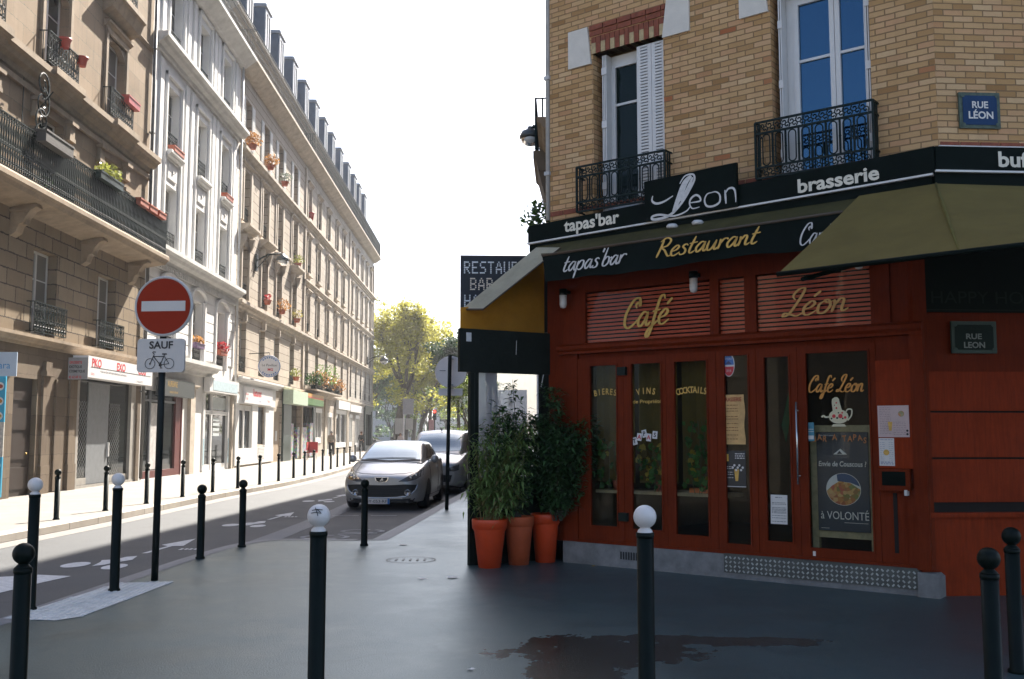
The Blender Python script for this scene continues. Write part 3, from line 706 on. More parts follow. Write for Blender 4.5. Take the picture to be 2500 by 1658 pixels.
# shop fronts of building 1
M_dark = mat('dark shop interior', (.012, .012, .011), .8)
M_greyal = mat('grey aluminium', (.17, .18, .19), .5)
M_shopglass = glass_mat('shop glass', (.012, .014, .013), .03, refl=.7)
M_panel = mat('cream shop panel', (.30, .28, .25), .7, grime=.3)
# PKO shop: fixed pane with roller grille, flat grey door, second pane
a, b_, z1_ = Y_(26.6), Y_(30.95), Z_(3.1)
f = MB(FL); f.box(a, a + .16, -.14, -.0, .1, z1_); f.box(b_ - .4, b_, -.12, -.0, .1, z1_); f.box(a, b_, -.45, .02, .02, .1); f.box(a + .16, a + .98, -.12, -.06, .1, .3); f.box(Y_(29.05), b_ - .4, -.12, -.06, .1, .3)
f.build('storefront', M_panel, b1)
d = MB(FL); d.box(Y_(27.5), Y_(29.0), -.15, -.08, .1, Z_(2.45)); dr = d.build('shop_door', M_greyal, b1)
MB(FL).box(Y_(28.95), Y_(29.0), -.08, -.02, Z_(.95), Z_(1.35)).build('door_handle', M_frame, dr)
d = MB(FL); d.box(Y_(27.5), Y_(29.0), -.14, -.07, Z_(2.45), Z_(3.0)); d.build('door_transom', M_greyal, b1)
MB(FL).box(a + .16, b_ - .4, -.11, -.10, .3, z1_).build('shop_window', M_shopglass, b1)
gr = MB(FL)
for (ga, gb) in ((a + .18, Y_(27.48)), (Y_(29.05), Y_(29.85))):
    for k in range(int((gb - ga + 2.2) / .17)):
        u = ga - 2.2 + k * .17
        for dr_ in (1, -1):
            x0, x1 = u, u + 2.2; zz0, zz1 = (.35, 2.55) if dr_ > 0 else (2.55, .35)
            # clip the lattice bar to the pane
            def at(x): return zz0 + (zz1 - zz0) * (x - x0) / (x1 - x0)
            xa, xb = max(x0, ga), min(x1, gb)
            if xb - xa > .03: gr.tube([(xa, -.07, at(xa)), (xb, -.07, at(xb))], .0045, 3, False)
gr.build('security_grille', mat('galvanised wire', (.28, .29, .29), .5), b1)
# carriage door in its deep recess, stone niche beside it
d = MB(FL); d.box(Y_(23.05), Y_(24.25), -.2, -.14, .02, Z_(2.9)); 
for k in range(4): d.box(Y_(23.12), Y_(24.18), -.14, -.11, .2 + k * .75, .75 + k * .75)
dr = d.build('entrance_door', mat('dark brown door', (.02, .010, .006), .5), b1)
MB(FL).lathe([(.0, 0), (.03, .01), (.03, .05), (0, .06)], (Y_(24.0), -.1, 1.05), 8).build('door_handle', mat('brass', (.3, .2, .06), .3, metal=.9), dr)
st = MB(FL)
for y in (22.6, 24.65, 26.2): st.box(Y_(y) - .26, Y_(y) + .26, 0, .1, .02, .75); st.box(Y_(y) - .2, Y_(y) + .2, 0, .06, .75, Z_(3.0)); st.box(Y_(y) - .27, Y_(y) + .27, 0, .16, Z_(3.0), Z_(3.12)); st.box(Y_(y) - .18, Y_(y) + .18, 0, .1, Z_(3.12), Z_(3.35))
st.box(Y_(25.2), Y_(25.75), 0, .05, .05, Z_(2.95)); st.build('stone_pier', MATS['shade darkened stone'], b1)
MB(FL).box(s0 + .4, Y_(22.0), -.5, -.42, .02, Z_(3.3)).build('shop_window', M_shopglass, b1)

# ---- signs and shop furniture hung on building 1
def sign_panel(name, label, fr, s0, s1, t0, t1, z0, z1, m, texts=(), cat='sign', group=None):
    r = thing(name, label, cat, fr(((s0 + s1) / 2, (t0 + t1) / 2, z0)), group)
    MB(fr).box(s0, s1, t0, t1, z0, z1).build('panel', m, r)
    for (body, size, s, z, mm, kw) in texts: text_mb(body, size, fr, s, z, t1 + .004, **kw).build('lettering', mm, r)
    return r
M_signwhite = mat('white sign plastic', (.72, .70, .70), .4, var=.04)
M_red = mat('red lettering', (.55, .03, .04), .5); M_black = mat('black lettering', (.012, .012, .014), .5); M_blue = mat('blue lettering', (.03, .16, .45), .5)
r = sign_panel('shop_sign', 'white shop sign with fat red letters over the grey glass door', FL, 28.3, 33.66, .12, .55, 3.19, 3.80, M_signwhite,
    [('PKO', .33, 28.55, 3.51, M_red, dict(bold=.02, sx=1.1)), ('EXO', .33, 30.45, 3.51, M_red, dict(bold=.02, sx=1.1)), ('COS', .33, 32.3, 3.51, M_red, dict(bold=.02, sx=1.1)),
     ('Vente en Gros de Produits Exotiques Cosmétiques', .1, 29.2, 3.37, M_black, {}), ('GROS', .1, 28.5, 3.26, M_red, {}), ('01 42 62 69 12', .09, 32.2, 3.24, M_black, {})])
MB(FL).box(28.5, 33.5, .552, .556, 3.485, 3.497).build('rule_line', M_black, r)
FE = Frame((XF + .12, Y_(27.27) - .004, 0), (1, 0, 0), (0, -1, 0))     # end face of that sign looks down the street at us
r = thing('shop_sign', 'grey end board with Exotique and phone number beside the red lettered sign', 'sign', (XF + .12, Y_(27.2), Z_(3.1)))
FE2 = Frame((XF - .0, 28.285, 0), (1, 0, 0), (0, -1, 0))
MB(FE2).box(.0, .55, -.02, .0, 3.12, 3.74).build('panel', mat('grey sign board', (.32, .31, .31), .5), r)
for b, z, m in (('GROSSISTE', 3.5, M_red), ('EXOTIQUE', 3.38, M_black), ('COSMETIQUE', 3.26, M_black), ('42 62 69 12', 3.1, M_red)): text_mb(b, .1, FE2, .03, 1.6 + (Z_(z) - 1.6) * .95, .004, bold=.004, sx=.72).build('lettering', m, r)
r = thing('shop_sign', 'small pale sign with sky blue lettering above the turquoise food photo board', 'sign', FL((Y_(22.5), .5, Z_(2.95))))
FE3 = Frame((XF, 23.7, 0), (1, 0, 0), (0, -1, 0))
MB(FE3).box(-.1, .72, -.03, 0, 2.95, 3.52).build('panel', mat('pale blue sign', (.50, .60, .72), .4, var=.03), r)
text_mb('lebara', .235, FE3, .03, 3.13, .004, sx=.95).build('lettering', mat('sky blue lettering', (.05, .28, .60), .5), r)
r = thing('food_photo_board', 'tall turquoise board of round dish photos beside the brown carriage door', 'board', FL((Y_(22.4), .3, .1)))
FE4 = Frame((XF, 23.75, 0), (1, 0, 0), (0, -1, 0)); M_tq = mat('turquoise panel', (.05, .36, .55), .5, var=.1)
MB(FE4).box(-.2, .46, -.05, 0, Z_(1.85), Z_(2.9)).build('panel', M_tq, r); MB(FE4).box(-.2, .46, -.05, 0, .12, Z_(1.1)).build('panel', M_tq, r)
MB(FE4).box(-.2, .46, -.05, -.01, Z_(1.1), Z_(1.85)).build('panel', mat('pale notice', (.5, .47, .42), .6, var=.3, scale=12), r)
pl = MB(FE4); fd = [MB(FE4), MB(FE4), MB(FE4)]
for i, z in enumerate((.32, .62, .92, 1.98, 2.3, 2.62)):
    for j, x in enumerate((-.14, .1, .33)):
        pl.disc(x, Z_(z), .1, .004, 18); fd[(i + j) % 3].disc(x + .01, Z_(z), .065, .008, 10, .05)
pl.build('plate', mat('plate white', (.72, .7, .68), .4), r)
for f_, c_ in zip(fd, ((.45, .18, .03), (.35, .05, .03), (.50, .33, .08))): f_.build('food', mat('food %.2f' % c_[1], c_, .6, var=.5, scale=60), r)
# =================== building 2: white render with pilaster strips, three bays
s0, s1 = Y_(31.4) + .003, Y_(42.5)
b2 = building('apartment_building', 'white rendered apartment building with grey string courses, second in the sunny row', s0, s1)
cx2 = [Y_(y) for y in (33.62, 37.05, 40.3)]
hw = .69
f1 = [(c - hw, c + hw, Z_(4.15), Z_(6.5)) for c in cx2]; f2 = [(c - hw, c + hw, Z_(7.7), Z_(9.97)) for c in cx2]
f3 = [(c - hw, c + hw, Z_(11.1), Z_(13.35)) for c in cx2]; f4 = [(c - hw, c + hw, Z_(14.65), Z_(17.0)) for c in cx2]
sh2 = [(Y_(31.55), Y_(35.6), .05, Z_(3.0)), (Y_(38.1), Y_(41.95), .05, Z_(3.15))]
w = MB(FL); wall_front(w, s0, s1, .02, Z_(17.95), f1 + f2 + f3 + f4 + sh2, .36); shell(w, s0, s1, .02, Z_(17.95)); w.build('wall', M_white, b2)
for o in f1 + f2 + f3 + f4: casement(FL, b2, *o, bars=2)
c = MB(FL); c.profile(corn(Z_(7.68), .52, .5), s0 + .05, s1 - .05); c.profile(corn(Z_(14.62), .5, .5), s0 + .05, s1 - .05); c.profile(corn(Z_(17.95), .6, .5), s0, s1); c.build('cornice', M_whitet, b2)
dn = MB(FL)
k = s0 + .3
while k < s1 - .3: dn.box(k, k + .12, 0, .16, Z_(7.0), Z_(7.2)); k += .24
dn.box(s0 + .2, s1 - .2, -.01, .05, Z_(6.95), Z_(7.24)); dn.build('dentil_band', M_whitet, b2)
tr = MB(FL)
for y in cx2:
    for (o, top) in ((Z_(7.7), Z_(13.75)), (Z_(14.65), Z_(17.4))):
        for sg in (-1, 1): tr.box(y + sg * (hw + .16), y + sg * (hw + .3), 0, .09, o, top)
        tr.box(y - hw - .3, y + hw + .3, 0, .1, top - .12, top)
    for sg in (-1, 1): tr.box(y + sg * (hw + .62), y + sg * (hw + 1.0), 0, .07, Z_(7.7), Z_(14.0)); tr.box(y + sg * (hw + .62), y + sg * (hw + 1.0), 0, .07, Z_(14.65), Z_(17.4))
    tr.profile(corn(Z_(11.1), .26, .3), y - hw - .14, y + hw + .14)                                  # sill
    tr.box(y - .5, y + .5, 0, .05, Z_(10.2), Z_(10.7)); tr.box(y - .06, y + .06, .05, .09, Z_(10.42), Z_(10.52))
    # arched hood of the first floor
    pts = [(y + 1.0 * math.cos(math.pi * (1 - q / 12)), Z_(6.55) + .38 * math.sin(math.pi * q / 12)) for q in range(13)]
    for a, b in zip(pts, pts[1:]): tr.prism([a, b, (b[0], b[1] + .12), (a[0], a[1] + .12)], 0, .14)
    for sg in (-1, 1): tr.box(y + sg * .84, y + sg * 1.0, 0, .1, Z_(4.15), Z_(6.55))
tr.build('window_surround', M_white, b2)
gv = MB(FL)
for z in np.arange(4.4, 7.0, .37):
    for a, b in ((s0 + .1, cx2[0] - 1.05), (cx2[0] + 1.05, cx2[1] - 1.05), (cx2[1] + 1.05, cx2[2] - 1.05), (cx2[2] + 1.05, s1 - .1)): gv.box(a, b, 0, .035, Z_(z), Z_(z + .33))
gv.build('rusticated_band', M_white, b2)
for o in f1 + f2 + f3 + f4:
    r = MB(FL); railing(r, o[0] + .02, o[1] - .02, -.05, o[2] + .03, o[2] + .8, .16, True, -.05, .009, True); r.build('window_railing', M_iron, b2)
p = MB(FL); p.tube([(s1 - .12, .14, .1), (s1 - .12, .14, Z_(17.6))], .055, 8); p.build('downpipe', mat('white pipe', (.5, .5, .49), .5), b2)
roof_zone(b2, s0, s1, 0, [s0 + 1.2, s0 + 5, s0 + 8.8], M_white, M_whitet, [(c - .55, c + .55) for c in cx2])

# =================== building 3: banded limestone, four bays, shutters on the fifth floor
s0, s1 = Y_(42.5) + .003, Y_(57.75)
b3 = building('apartment_building', 'beige banded limestone apartment building with stone window hoods, third in the sunny row', s0, s1)
cx3 = [Y_(y) for y in (43.95, 47.65, 50.95, 54.9)]; hw = .66
g1 = [(c - hw, c + hw, Z_(4.3), Z_(6.5)) for c in cx3]; g2 = [(c - hw, c + hw, Z_(7.55), Z_(9.9)) for c in cx3]
g3 = [(c - hw, c + hw, Z_(10.95), Z_(13.3)) for c in cx3]; g4 = [(c - hw, c + hw, Z_(14.35), Z_(16.5)) for c in cx3]
sh3 = [(Y_(43.4), Y_(45.8), .9, Z_(2.85)), (Y_(46.9), Y_(48.5), Z_(1.1), Z_(2.85)), (Y_(50.7), Y_(52.3), .05, Z_(2.7)), (Y_(52.9), Y_(57.7), .05, Z_(3.2))]
w = MB(FL); wall_front(w, s0, s1, .02, Z_(17.95), g1 + g2 + g3 + g4 + sh3, .32); shell(w, s0, s1, .02, Z_(17.95)); w.build('wall', M_b3, b3)
for o in g1 + g2 + g3 + g4: casement(FL, b3, *o, t=-.24, bars=2)
c = MB(FL); c.profile(corn(Z_(7.35), .34, .5), s0, s1); c.profile(corn(Z_(14.1), .34, .5), s0, s1); c.profile(corn(Z_(4.1), .22, .3), s0, s1); c.build('cornice', M_b3t, b3)
tr = MB(FL)
for y in cx3:
    for sg in (-1, 1):
        tr.box(y + sg * (hw + .02), y + sg * (hw + .2), 0, .09, Z_(7.55), Z_(10.0)); tr.box(y + sg * (hw + .02), y + sg * (hw + .2), 0, .09, Z_(10.95), Z_(13.3))
        tr.box(y + sg * (hw + .3), y + sg * (hw + .5), 0, .06, Z_(10.95), Z_(13.5))
        tr.profile([(0, Z_(10.3)), (.3, Z_(10.3)), (.22, Z_(10.0)), (.06, Z_(9.7)), (0, Z_(9.6))], y + sg * (hw + .12) - .1, y + sg * (hw + .12) + .1)
    tr.profile(corn(Z_(10.75), .5, .4), y - hw - .42, y + hw + .42)
    tr.box(y - .14, y + .14, 0, .14, Z_(6.5), Z_(6.95)); tr.box(y - .08, y + .08, .14, .2, Z_(6.55), Z_(6.9))
    tr.profile(corn(Z_(13.62), .16, .2), y - hw - .5, y + hw + .5)
tr.build('window_surround', M_b3t, b3)
for i, y in enumerate(cx3):
    for sg in (-1, 1):
        m_ = MB(FL); a = y + sg * (hw + .03); b = y + sg * (hw + .62); m_.box(a, b, .01, .045, Z_(14.38), Z_(16.48))
        for q in range(14): m_.box(min(a, b) + .06, max(a, b) - .06, .045, .056, Z_(14.5 + q * .14), Z_(14.56 + q * .14))
        m_.build('shutter', M_shut, b3)
for o in g1 + g2 + g3:
    r = MB(FL); railing(r, o[0] + .02, o[1] - .02, -.06, o[2] + .03, o[2] + .75, .16, True, -.06, .009, True); r.build('window_railing', M_iron, b3)
roof_zone(b3, s0, s1, 0, [Y_(y) for y in (44.2, 47.9, 51.2, 54.9)], M_b3, M_b3t, [(c - .55, c + .55) for c in cx3])
ch = MB(FL); ch.box(s1 - 1.0, s1 - .2, -5, -2.2, Z_(21), Z_(25.2)); 
for q in range(4): ch.lathe([(.14, 0), (.11, .5)], (s1 - .6, -2.6 - q * .65, Z_(25.2)), 8)
ch.build('chimney', M_b3t, b3)

# =================== building 4 and 5: long pale limestone terraces
def terrace(label, ya, yb, cxs, hw, m, mt, dorm, shops, rail_simple=True):
    s0, s1 = Y_(ya) + .003, Y_(yb); r_ = building('apartment_building', label, s0, s1)
    c_ = [Y_(y) for y in cxs]
    L = [[(c - hw, c + hw, Z_(za), Z_(zb)) for c in c_] for za, zb in ((4.45, 6.55), (7.6, 9.8), (11.1, 13.15), (14.4, 16.3))]
    ops = sum(L, [])
    w = MB(FL); wall_front(w, s0, s1, .02, Z_(17.95), ops + shops, .34); shell(w, s0, s1, .02, Z_(17.95)); w.build('wall', m, r_)
    for o in ops: casement(FL, r_, *o, t=-.26, bars=2)
    c = MB(FL)
    for z, p, h in ((7.35, .3, .4), (10.6, .22, .3), (14.2, .3, .4), (4.15, .2, .3)): c.profile(corn(Z_(z), p, h), s0, s1)
    c.build('cornice', mt, r_)
    t = MB(FL)
    for y in c_:
        for za, zb in ((7.6, 9.8), (11.1, 13.15), (14.4, 16.3)):
            for sg in (-1, 1): t.box(y + sg * (hw + .02), y + sg * (hw + .18), 0, .07, Z_(za), Z_(zb + .1))
            t.profile(corn(Z_(zb + .35), .2, .25), y - hw - .3, y + hw + .3); t.box(y - hw - .2, y + hw + .2, 0, .2, Z_(za - .16), Z_(za))
        t.box(y - .12, y + .12, 0, .12, Z_(6.55), Z_(6.95))
    t.box(s0, s0 + .35, 0, .1, .02, Z_(17.2)); t.box(s1 - .35, s1, 0, .1, .02, Z_(17.2)); t.build('window_surround', mt, r_)
    for o in ops:
        q = MB(FL); q.box(o[0], o[1], -.06, -.03, o[2] + .62, o[2] + .66); q.box(o[0], o[1], -.06, -.03, o[2] + .06, o[2] + .09)
        k = o[0] + .1
        while k < o[1]: q.box(k - .011, k + .011, -.056, -.034, o[2] + .09, o[2] + .62); k += .13
        q.build('window_railing', M_iron, r_)
    roof_zone(r_, s0, s1, 0, [Y_(y) for y in dorm], m, mt, [(c - .5, c + .5) for c in c_])
    return r_
sh4 = [(Y_(58.1), Y_(61.8), .05, Z_(3.2)), (Y_(62.5), Y_(64.8), Z_(1.0), Z_(3.2)), (Y_(66.9), Y_(69.0), .05, Z_(3.0)), (Y_(70.6), Y_(75.9), Z_(.6), Z_(3.3))]
b4 = terrace('pale limestone apartment building with orange balcony flowers over a green shop, fourth of its row', 57.75, 76.6, (59.3, 62.75, 66.4, 70.1, 73.4), .58, M_b4, M_b3t, (58.6, 62.2, 65.7, 69.1, 72.9), sh4)
sh5 = [(Y_(77.5), Y_(79.2), Z_(.6), Z_(3.1)), (Y_(81), Y_(83.2), Z_(.5), Z_(3.1)), (Y_(87), Y_(91.6), .05, Z_(3.6))]
M_b5 = stone('grey limestone', (.38, .35, .31), (.43, .39, .34), (.48, .44, .39), (.18, .15, .13), 1.4, .46, ms=.012, bumps=.5, stain=.4)
b5 = terrace('grey limestone apartment building with dark green corner shop, last of the sunny row', 76.6, 92.5, (78, 81.1, 84.2, 87.3, 90.4), .55, M_b5, M_b3t, (76.9, 80.5, 83.6, 87.2), sh5)
ch = MB(FL); ch.box(Y_(66), Y_(66.8), -5, -2.4, Z_(21), Z_(25.0)); ch.build('chimney', M_b3t, b4)
ch = MB(FL); x = Y_(68.2); ch.tube([(x, -2.4, Z_(23)), (x, -2.4, Z_(26.3))], .03, 5); ch.tube([(x - .9, -2.4, Z_(26.0)), (x + 1.6, -2.4, Z_(26.2))], .02, 4)
for q in range(6): ch.tube([(x - .6 + q * .4, -2.8, Z_(26.05)), (x - .6 + q * .4, -2.0, Z_(26.05))], .015, 4)
tag(ch.build('television_antenna', M_zinct), 'thin television antenna standing on the mansard roof line against the sky', 'antenna')

# ---- shop fronts of buildings 2 to 5
M_wpaint = mat('white shop paint', (.68, .67, .65), .5, var=.05, grime=.15)
# grey-green shop under building 2, left bay
f = MB(FL); a, b_, z = sh2[0][0], sh2[0][1], sh2[0][3]
f.box(a, a + .1, -.15, .02, .05, z); f.box(b_ - .75, b_ - .1, -.1, -.0, .05, z); f.box(b_ - .1, b_, -.15, .02, .05, z); f.box(a + .1, b_ - .75, -.12, -.0, .05, .3)
sf = f.build('storefront', mat('dark red shop paint', (.10, .015, .012), .5), b2)
g = MB(FL); g.box(a + .9, a + 1.0, -.1, -.03, .3, z); g.box(a + 1.9, a + 2.0, -.1, -.03, .3, z); g.box(a + .1, b_ - .75, -.1, -.03, z - .4, z - .32); g.build('window_frame', M_greyal, b2)
MB(FL).box(a + .1, b_ - .75, -.09, -.08, .3, z).build('shop_window', M_shopglass, b2)
MB(FL).box(a + 1.0, a + 1.9, -.07, -.06, .35, z - .45).build('poster', mat('pale poster', (.50, .48, .46), .5, var=.3, scale=5), b2)
sign_panel('shop_sign', 'dark grey shop sign with gold letters behind the bicycle plate', FL, Y_(32.5), Y_(36.1), .1, .3, Z_(2.85), Z_(3.42), mat('dark grey sign', (.05, .055, .055), .35),
    [('AUREANE', .3, Y_(33.1), Z_(3.16), mat('gold lettering', (.45, .28, .05), .4), dict(sx=.85)), ('institut de beauté', .14, Y_(33.3), Z_(2.95), bpy.data.materials['gold lettering'], {})])
pi = MB(FL)
for y in (36.5, 42.3): pi.box(Y_(y) - .3, Y_(y) + .3, 0, .14, .02, Z_(3.2)); pi.profile(corn(Z_(3.35), .3, .2), Y_(y) - .36, Y_(y) + .36)
pi.build('stone_pier', M_b3t, b2)
c = MB(FL); c.profile(corn(Z_(4.2), .55, .5), Y_(31.6), Y_(38.9)); c.build('shop_cornice', M_whitet, b2)
# white shop with the pale blue sign
a, b_, z = sh2[1][0], sh2[1][1], sh2[1][3]
f = MB(FL); f.box(a, a + .28, -.2, .05, .05, z); f.box(b_ - .28, b_, -.2, .05, .05, z); f.box(a + .28, b_ - .28, -.15, 0, Z_(2.35), Z_(2.5)); f.box(a + 1.35, a + 1.5, -.15, -.0, .05, z); f.box(a + .28, b_ - .28, -.15, -.02, .05, .3)
f.build('storefront', M_wpaint, b2)
f = MB(FL); f.box(a + .06, a + .22, .05, .06, .3, 1.4); f.box(b_ - .22, b_ - .06, .05, .06, .3, 1.4); f.build('poster', mat('light blue poster', (.35, .50, .56), .5), b2)
MB(FL).box(a + .28, b_ - .28, -.09, -.08, .3, z).build('shop_window', M_shopglass, b2)
p = MB(FL)
for q in range(4): p.box(a + 1.9, a + 2.9, -.075, -.07, 1.5 + q * .22, 1.62 + q * .22)
p.box(a + 1.6, b_ - .35, -.075, -.07, Z_(2.55), Z_(3.05)); p.build('sticker', mat('pale sticker', (.5, .55, .55), .5), b2)
wsign = sign_panel('shop_sign', 'white shop sign with a faded pale blue panel, second white shop', FL, Y_(38.05), Y_(42.45), .05, .3, Z_(3.2), Z_(3.75), M_wpaint)
MB(FL).box(Y_(38.5), Y_(42.2), .302, .31, Z_(3.27), Z_(3.65)).build('faded_panel', mat('faded blue panel', (.45, .56, .60), .5, var=.2, scale=9), wsign)
# white restaurant front under building 3
f = MB(FL); f.box(Y_(42.75), Y_(50.3), .0, .1, .12, Z_(.95)); f.box(Y_(42.75), Y_(43.4), 0, .08, Z_(.95), Z_(2.9)); f.box(Y_(45.8), Y_(46.9), 0, .08, Z_(.95), Z_(2.9)); f.box(Y_(48.5), Y_(50.3), 0, .08, Z_(.95), Z_(2.9)); f.box(Y_(42.7), Y_(50.4), 0, .14, Z_(2.9), Z_(3.75)); f.profile(corn(Z_(4.05), .4, .3), Y_(42.7), Y_(51.2))
for q in range(9): f.box(Y_(46.95), Y_(48.4), .1, .12, .35 + q * .075, .39 + q * .075)
f.build('storefront', M_wpaint, b3)
for a, b_, c_, z in sh3[:2]:
    MB(FL).box(a, b_, -.08, -.07, c_, z).build('shop_window', M_shopglass, b3)
f = MB(FL); a, b_, c_, z = sh3[0]; f.box(a, a + .08, -.06, .01, c_, z); f.box(b_ - .08, b_, -.06, .01, c_, z); f.box(a + 1.15, a + 1.3, -.06, .01, c_, z); f.box(a, b_, -.06, .01, z - .25, z); f.build('window_frame', M_wpaint, b3)
sign_panel('shop_sign', 'white restaurant sign with red lettering under the round hanging disc', FL, Y_(43.75), Y_(49.45), .14, .2, Z_(2.95), Z_(3.66), M_signwhite,
    [('Restaurant', .5, Y_(45.4), Z_(3.3), M_red, dict(sx=.8, bold=.005)), ('La Bonne', .17, Y_(43.95), Z_(3.3), M_red, {}), ('Table', .17, Y_(44.1), Z_(3.1), M_red, {}), ('Traiteur', .17, Y_(48.3), Z_(3.1), M_red, {}), ('cuisine', .16, Y_(46.6), Z_(3.05), M_blue, {})])
f = MB(FL); f.box(Y_(50.72), Y_(52.28), -.12, -.06, .05, Z_(2.7)); dr = f.build('entrance_door', mat('beige door', (.33, .25, .17), .6, grime=.3), b3)
MB(FL).box(Y_(51.3), Y_(51.6), -.06, -.03, 1.2, 1.75).build('letter_slot', M_frame, dr)
# dark green grocery spanning the party wall
M_dg = mat('dark bottle green', (.012, .030, .022), .4); M_goods = Nt('shop goods'); t = M_goods; v = t.node("ShaderNodeTexVoronoi"); v.inputs["Scale"].default_value = 9; t.link(t.coord('Object'), v.inputs["Vector"])
hs = t.node("ShaderNodeHueSaturation"); hs.inputs["Saturation"].default_value = .8; hs.inputs["Value"].default_value = .5; t.link(v.outputs["Color"], hs.inputs["Color"]); t.link(hs.outputs[0], t.p.inputs["Base Color"]); M_goods = t.m
f = MB(FL); f.box(Y_(52.6), Y_(54.6), .0, .12, .02, Z_(4.0)); f.box(Y_(54.6), Y_(57.7), 0, .12, Z_(3.2), Z_(4.0)); f.build('storefront', M_dg, b3)
f = MB(FL); f.box(Y_(57.8), Y_(62.0), 0, .12, Z_(3.2), Z_(4.0)); f.box(Y_(61.4), Y_(62.0), 0, .12, .02, Z_(3.2)); f.build('storefront', M_dg, b4)
f = MB(FL); f.box(Y_(54.7), Y_(55.6), -.2, .05, .1, 2.2); f.box(Y_(56.9), Y_(57.6), -.2, .0, .1, 2.0); f.build('shelf_goods', M_goods, b3)
f = MB(FL); f.box(Y_(58.2), Y_(60.0), -.2, -.0, .1, 2.0); f.box(Y_(60.4), Y_(61.4), -.2, .1, .1, 2.3); f.build('shelf_goods', M_goods, b4)
for a, b_, c_, z in (sh3[3], sh4[0]): MB(FL).box(a, b_, -.25, -.24, c_, z).build('shop_window', M_shopglass, b3 if a < Y_(57) else b4)
for root, (a, b_, c_, z) in ((b4, sh4[1]), (b4, sh4[2]), (b4, sh4[3]), (b5, sh5[0]), (b5, sh5[1]), (b5, sh5[2])):
    MB(FL).box(a, b_, -.12, -.11, c_, z).build('shop_window', M_shopglass, root)
    f = MB(FL); f.box(a, a + .12, -.1, .04, c_, z); f.box(b_ - .12, b_, -.1, .04, c_, z); f.box((a + b_) / 2 - .06, (a + b_) / 2 + .06, -.1, .02, c_, z); f.box(a, b_, -.1, .06, z - .3, z); f.box(a, b_, -.1, .04, c_, c_ + .4)
    f.build('window_frame', M_wpaint if root is b4 or a < Y_(85) else M_dg, root)
f = MB(FL); f.box(Y_(86.6), Y_(92.3), 0, .16, Z_(3.6), Z_(4.2)); f.box(Y_(86.6), Y_(87.2), 0, .14, .02, Z_(3.6)); f.box(Y_(91.5), Y_(92.3), 0, .14, .02, Z_(3.6)); f.build('storefront', M_dg, b5)
f = MB(FL); f.prism([(Y_(70.5), Z_(3.35)), (Y_(76.3), Z_(3.35)), (Y_(76.3), Z_(3.95)), (Y_(70.5), Z_(3.95))], .05, .3); f.build('shop_fascia', M_wpaint, b4)
f = MB(FL); f.box(Y_(77), Y_(84), .05, .25, Z_(3.3), Z_(3.85)); f.build('shop_fascia', M_wpaint, b5)
# projecting signs over the grocery
FP = Frame((XF, Y_(55.4), 0), (1, 0, 0), (0, -1, 0))
sign_panel('projecting_sign', 'white and pale green sign board over the dark green grocery', FL, 57.0, 61.6, .13, .7, 3.3, 4.1, mat('pale green sign', (.46, .55, .42), .5, var=.1))
r = thing('projecting_sign', 'orange over green sign board beside the pale green one', 'sign', FL((Y_(62), .3, Z_(3.4))))
MB(FL).box(61.65, 67.5, .13, .68, 3.8, 4.1).build('panel', mat('orange sign', (.50, .25, .03), .5), r); MB(FL).box(61.65, 67.5, .13, .68, 3.4, 3.8).build('panel', mat('green sign', (.06, .16, .03), .5), r)
MB(FL).box(61.8, 67.3, .682, .688, 3.84, 3.9).build('lettering', M_red, r)
# round hanging disc sign
r = thing('hanging_sign', 'round white disc sign with blue rim lettering hanging over the restaurant front', 'sign', FL((Y_(45.2), .9, Z_(4.2))))
FR = Frame((XF + 1.0, Y_(45.2), Z_(4.63)), (.94, .34, 0), (.34, -.94, 0))
d = MB(FR); d.lathe([(0, -.06), (.52, -.06), (.55, -.03), (.55, .03), (.52, .06), (0, .06)], (0, 0, 0), 32, False, 'y'); d.build('disc', M_signwhite, r)
d = MB(FR); d.disc(0, 0, .53, .066, 32, None, .50); 
for q in list(range(3, 10)) + list(range(15, 22)): 
    a = 2 * math.pi * q / 24; d.box(.43 * math.cos(a) - .03, .43 * math.cos(a) + .03, .062, .067, .43 * math.sin(a) - .035, .43 * math.sin(a) + .035)
d.build('rim_lettering', M_blue, r)
text_mb('Le Pavillon', .17, FR, 0, .0, .066, align='CENTER').build('lettering', M_black, r); text_mb('MG', .18, FR, .05, -.22, .066, align='CENTER', bold=.01).build('lettering', M_red, r)
d = MB(FL); d.tube([(Y_(45.2), 0, Z_(5.2)), (Y_(45.2), 1.0, Z_(5.25))], .02, 5); d.tube([(Y_(45.2), 1.0, Z_(5.25)), (Y_(45.2), 1.0, Z_(5.05))], .012, 4); d.build('bracket', M_iron, r)

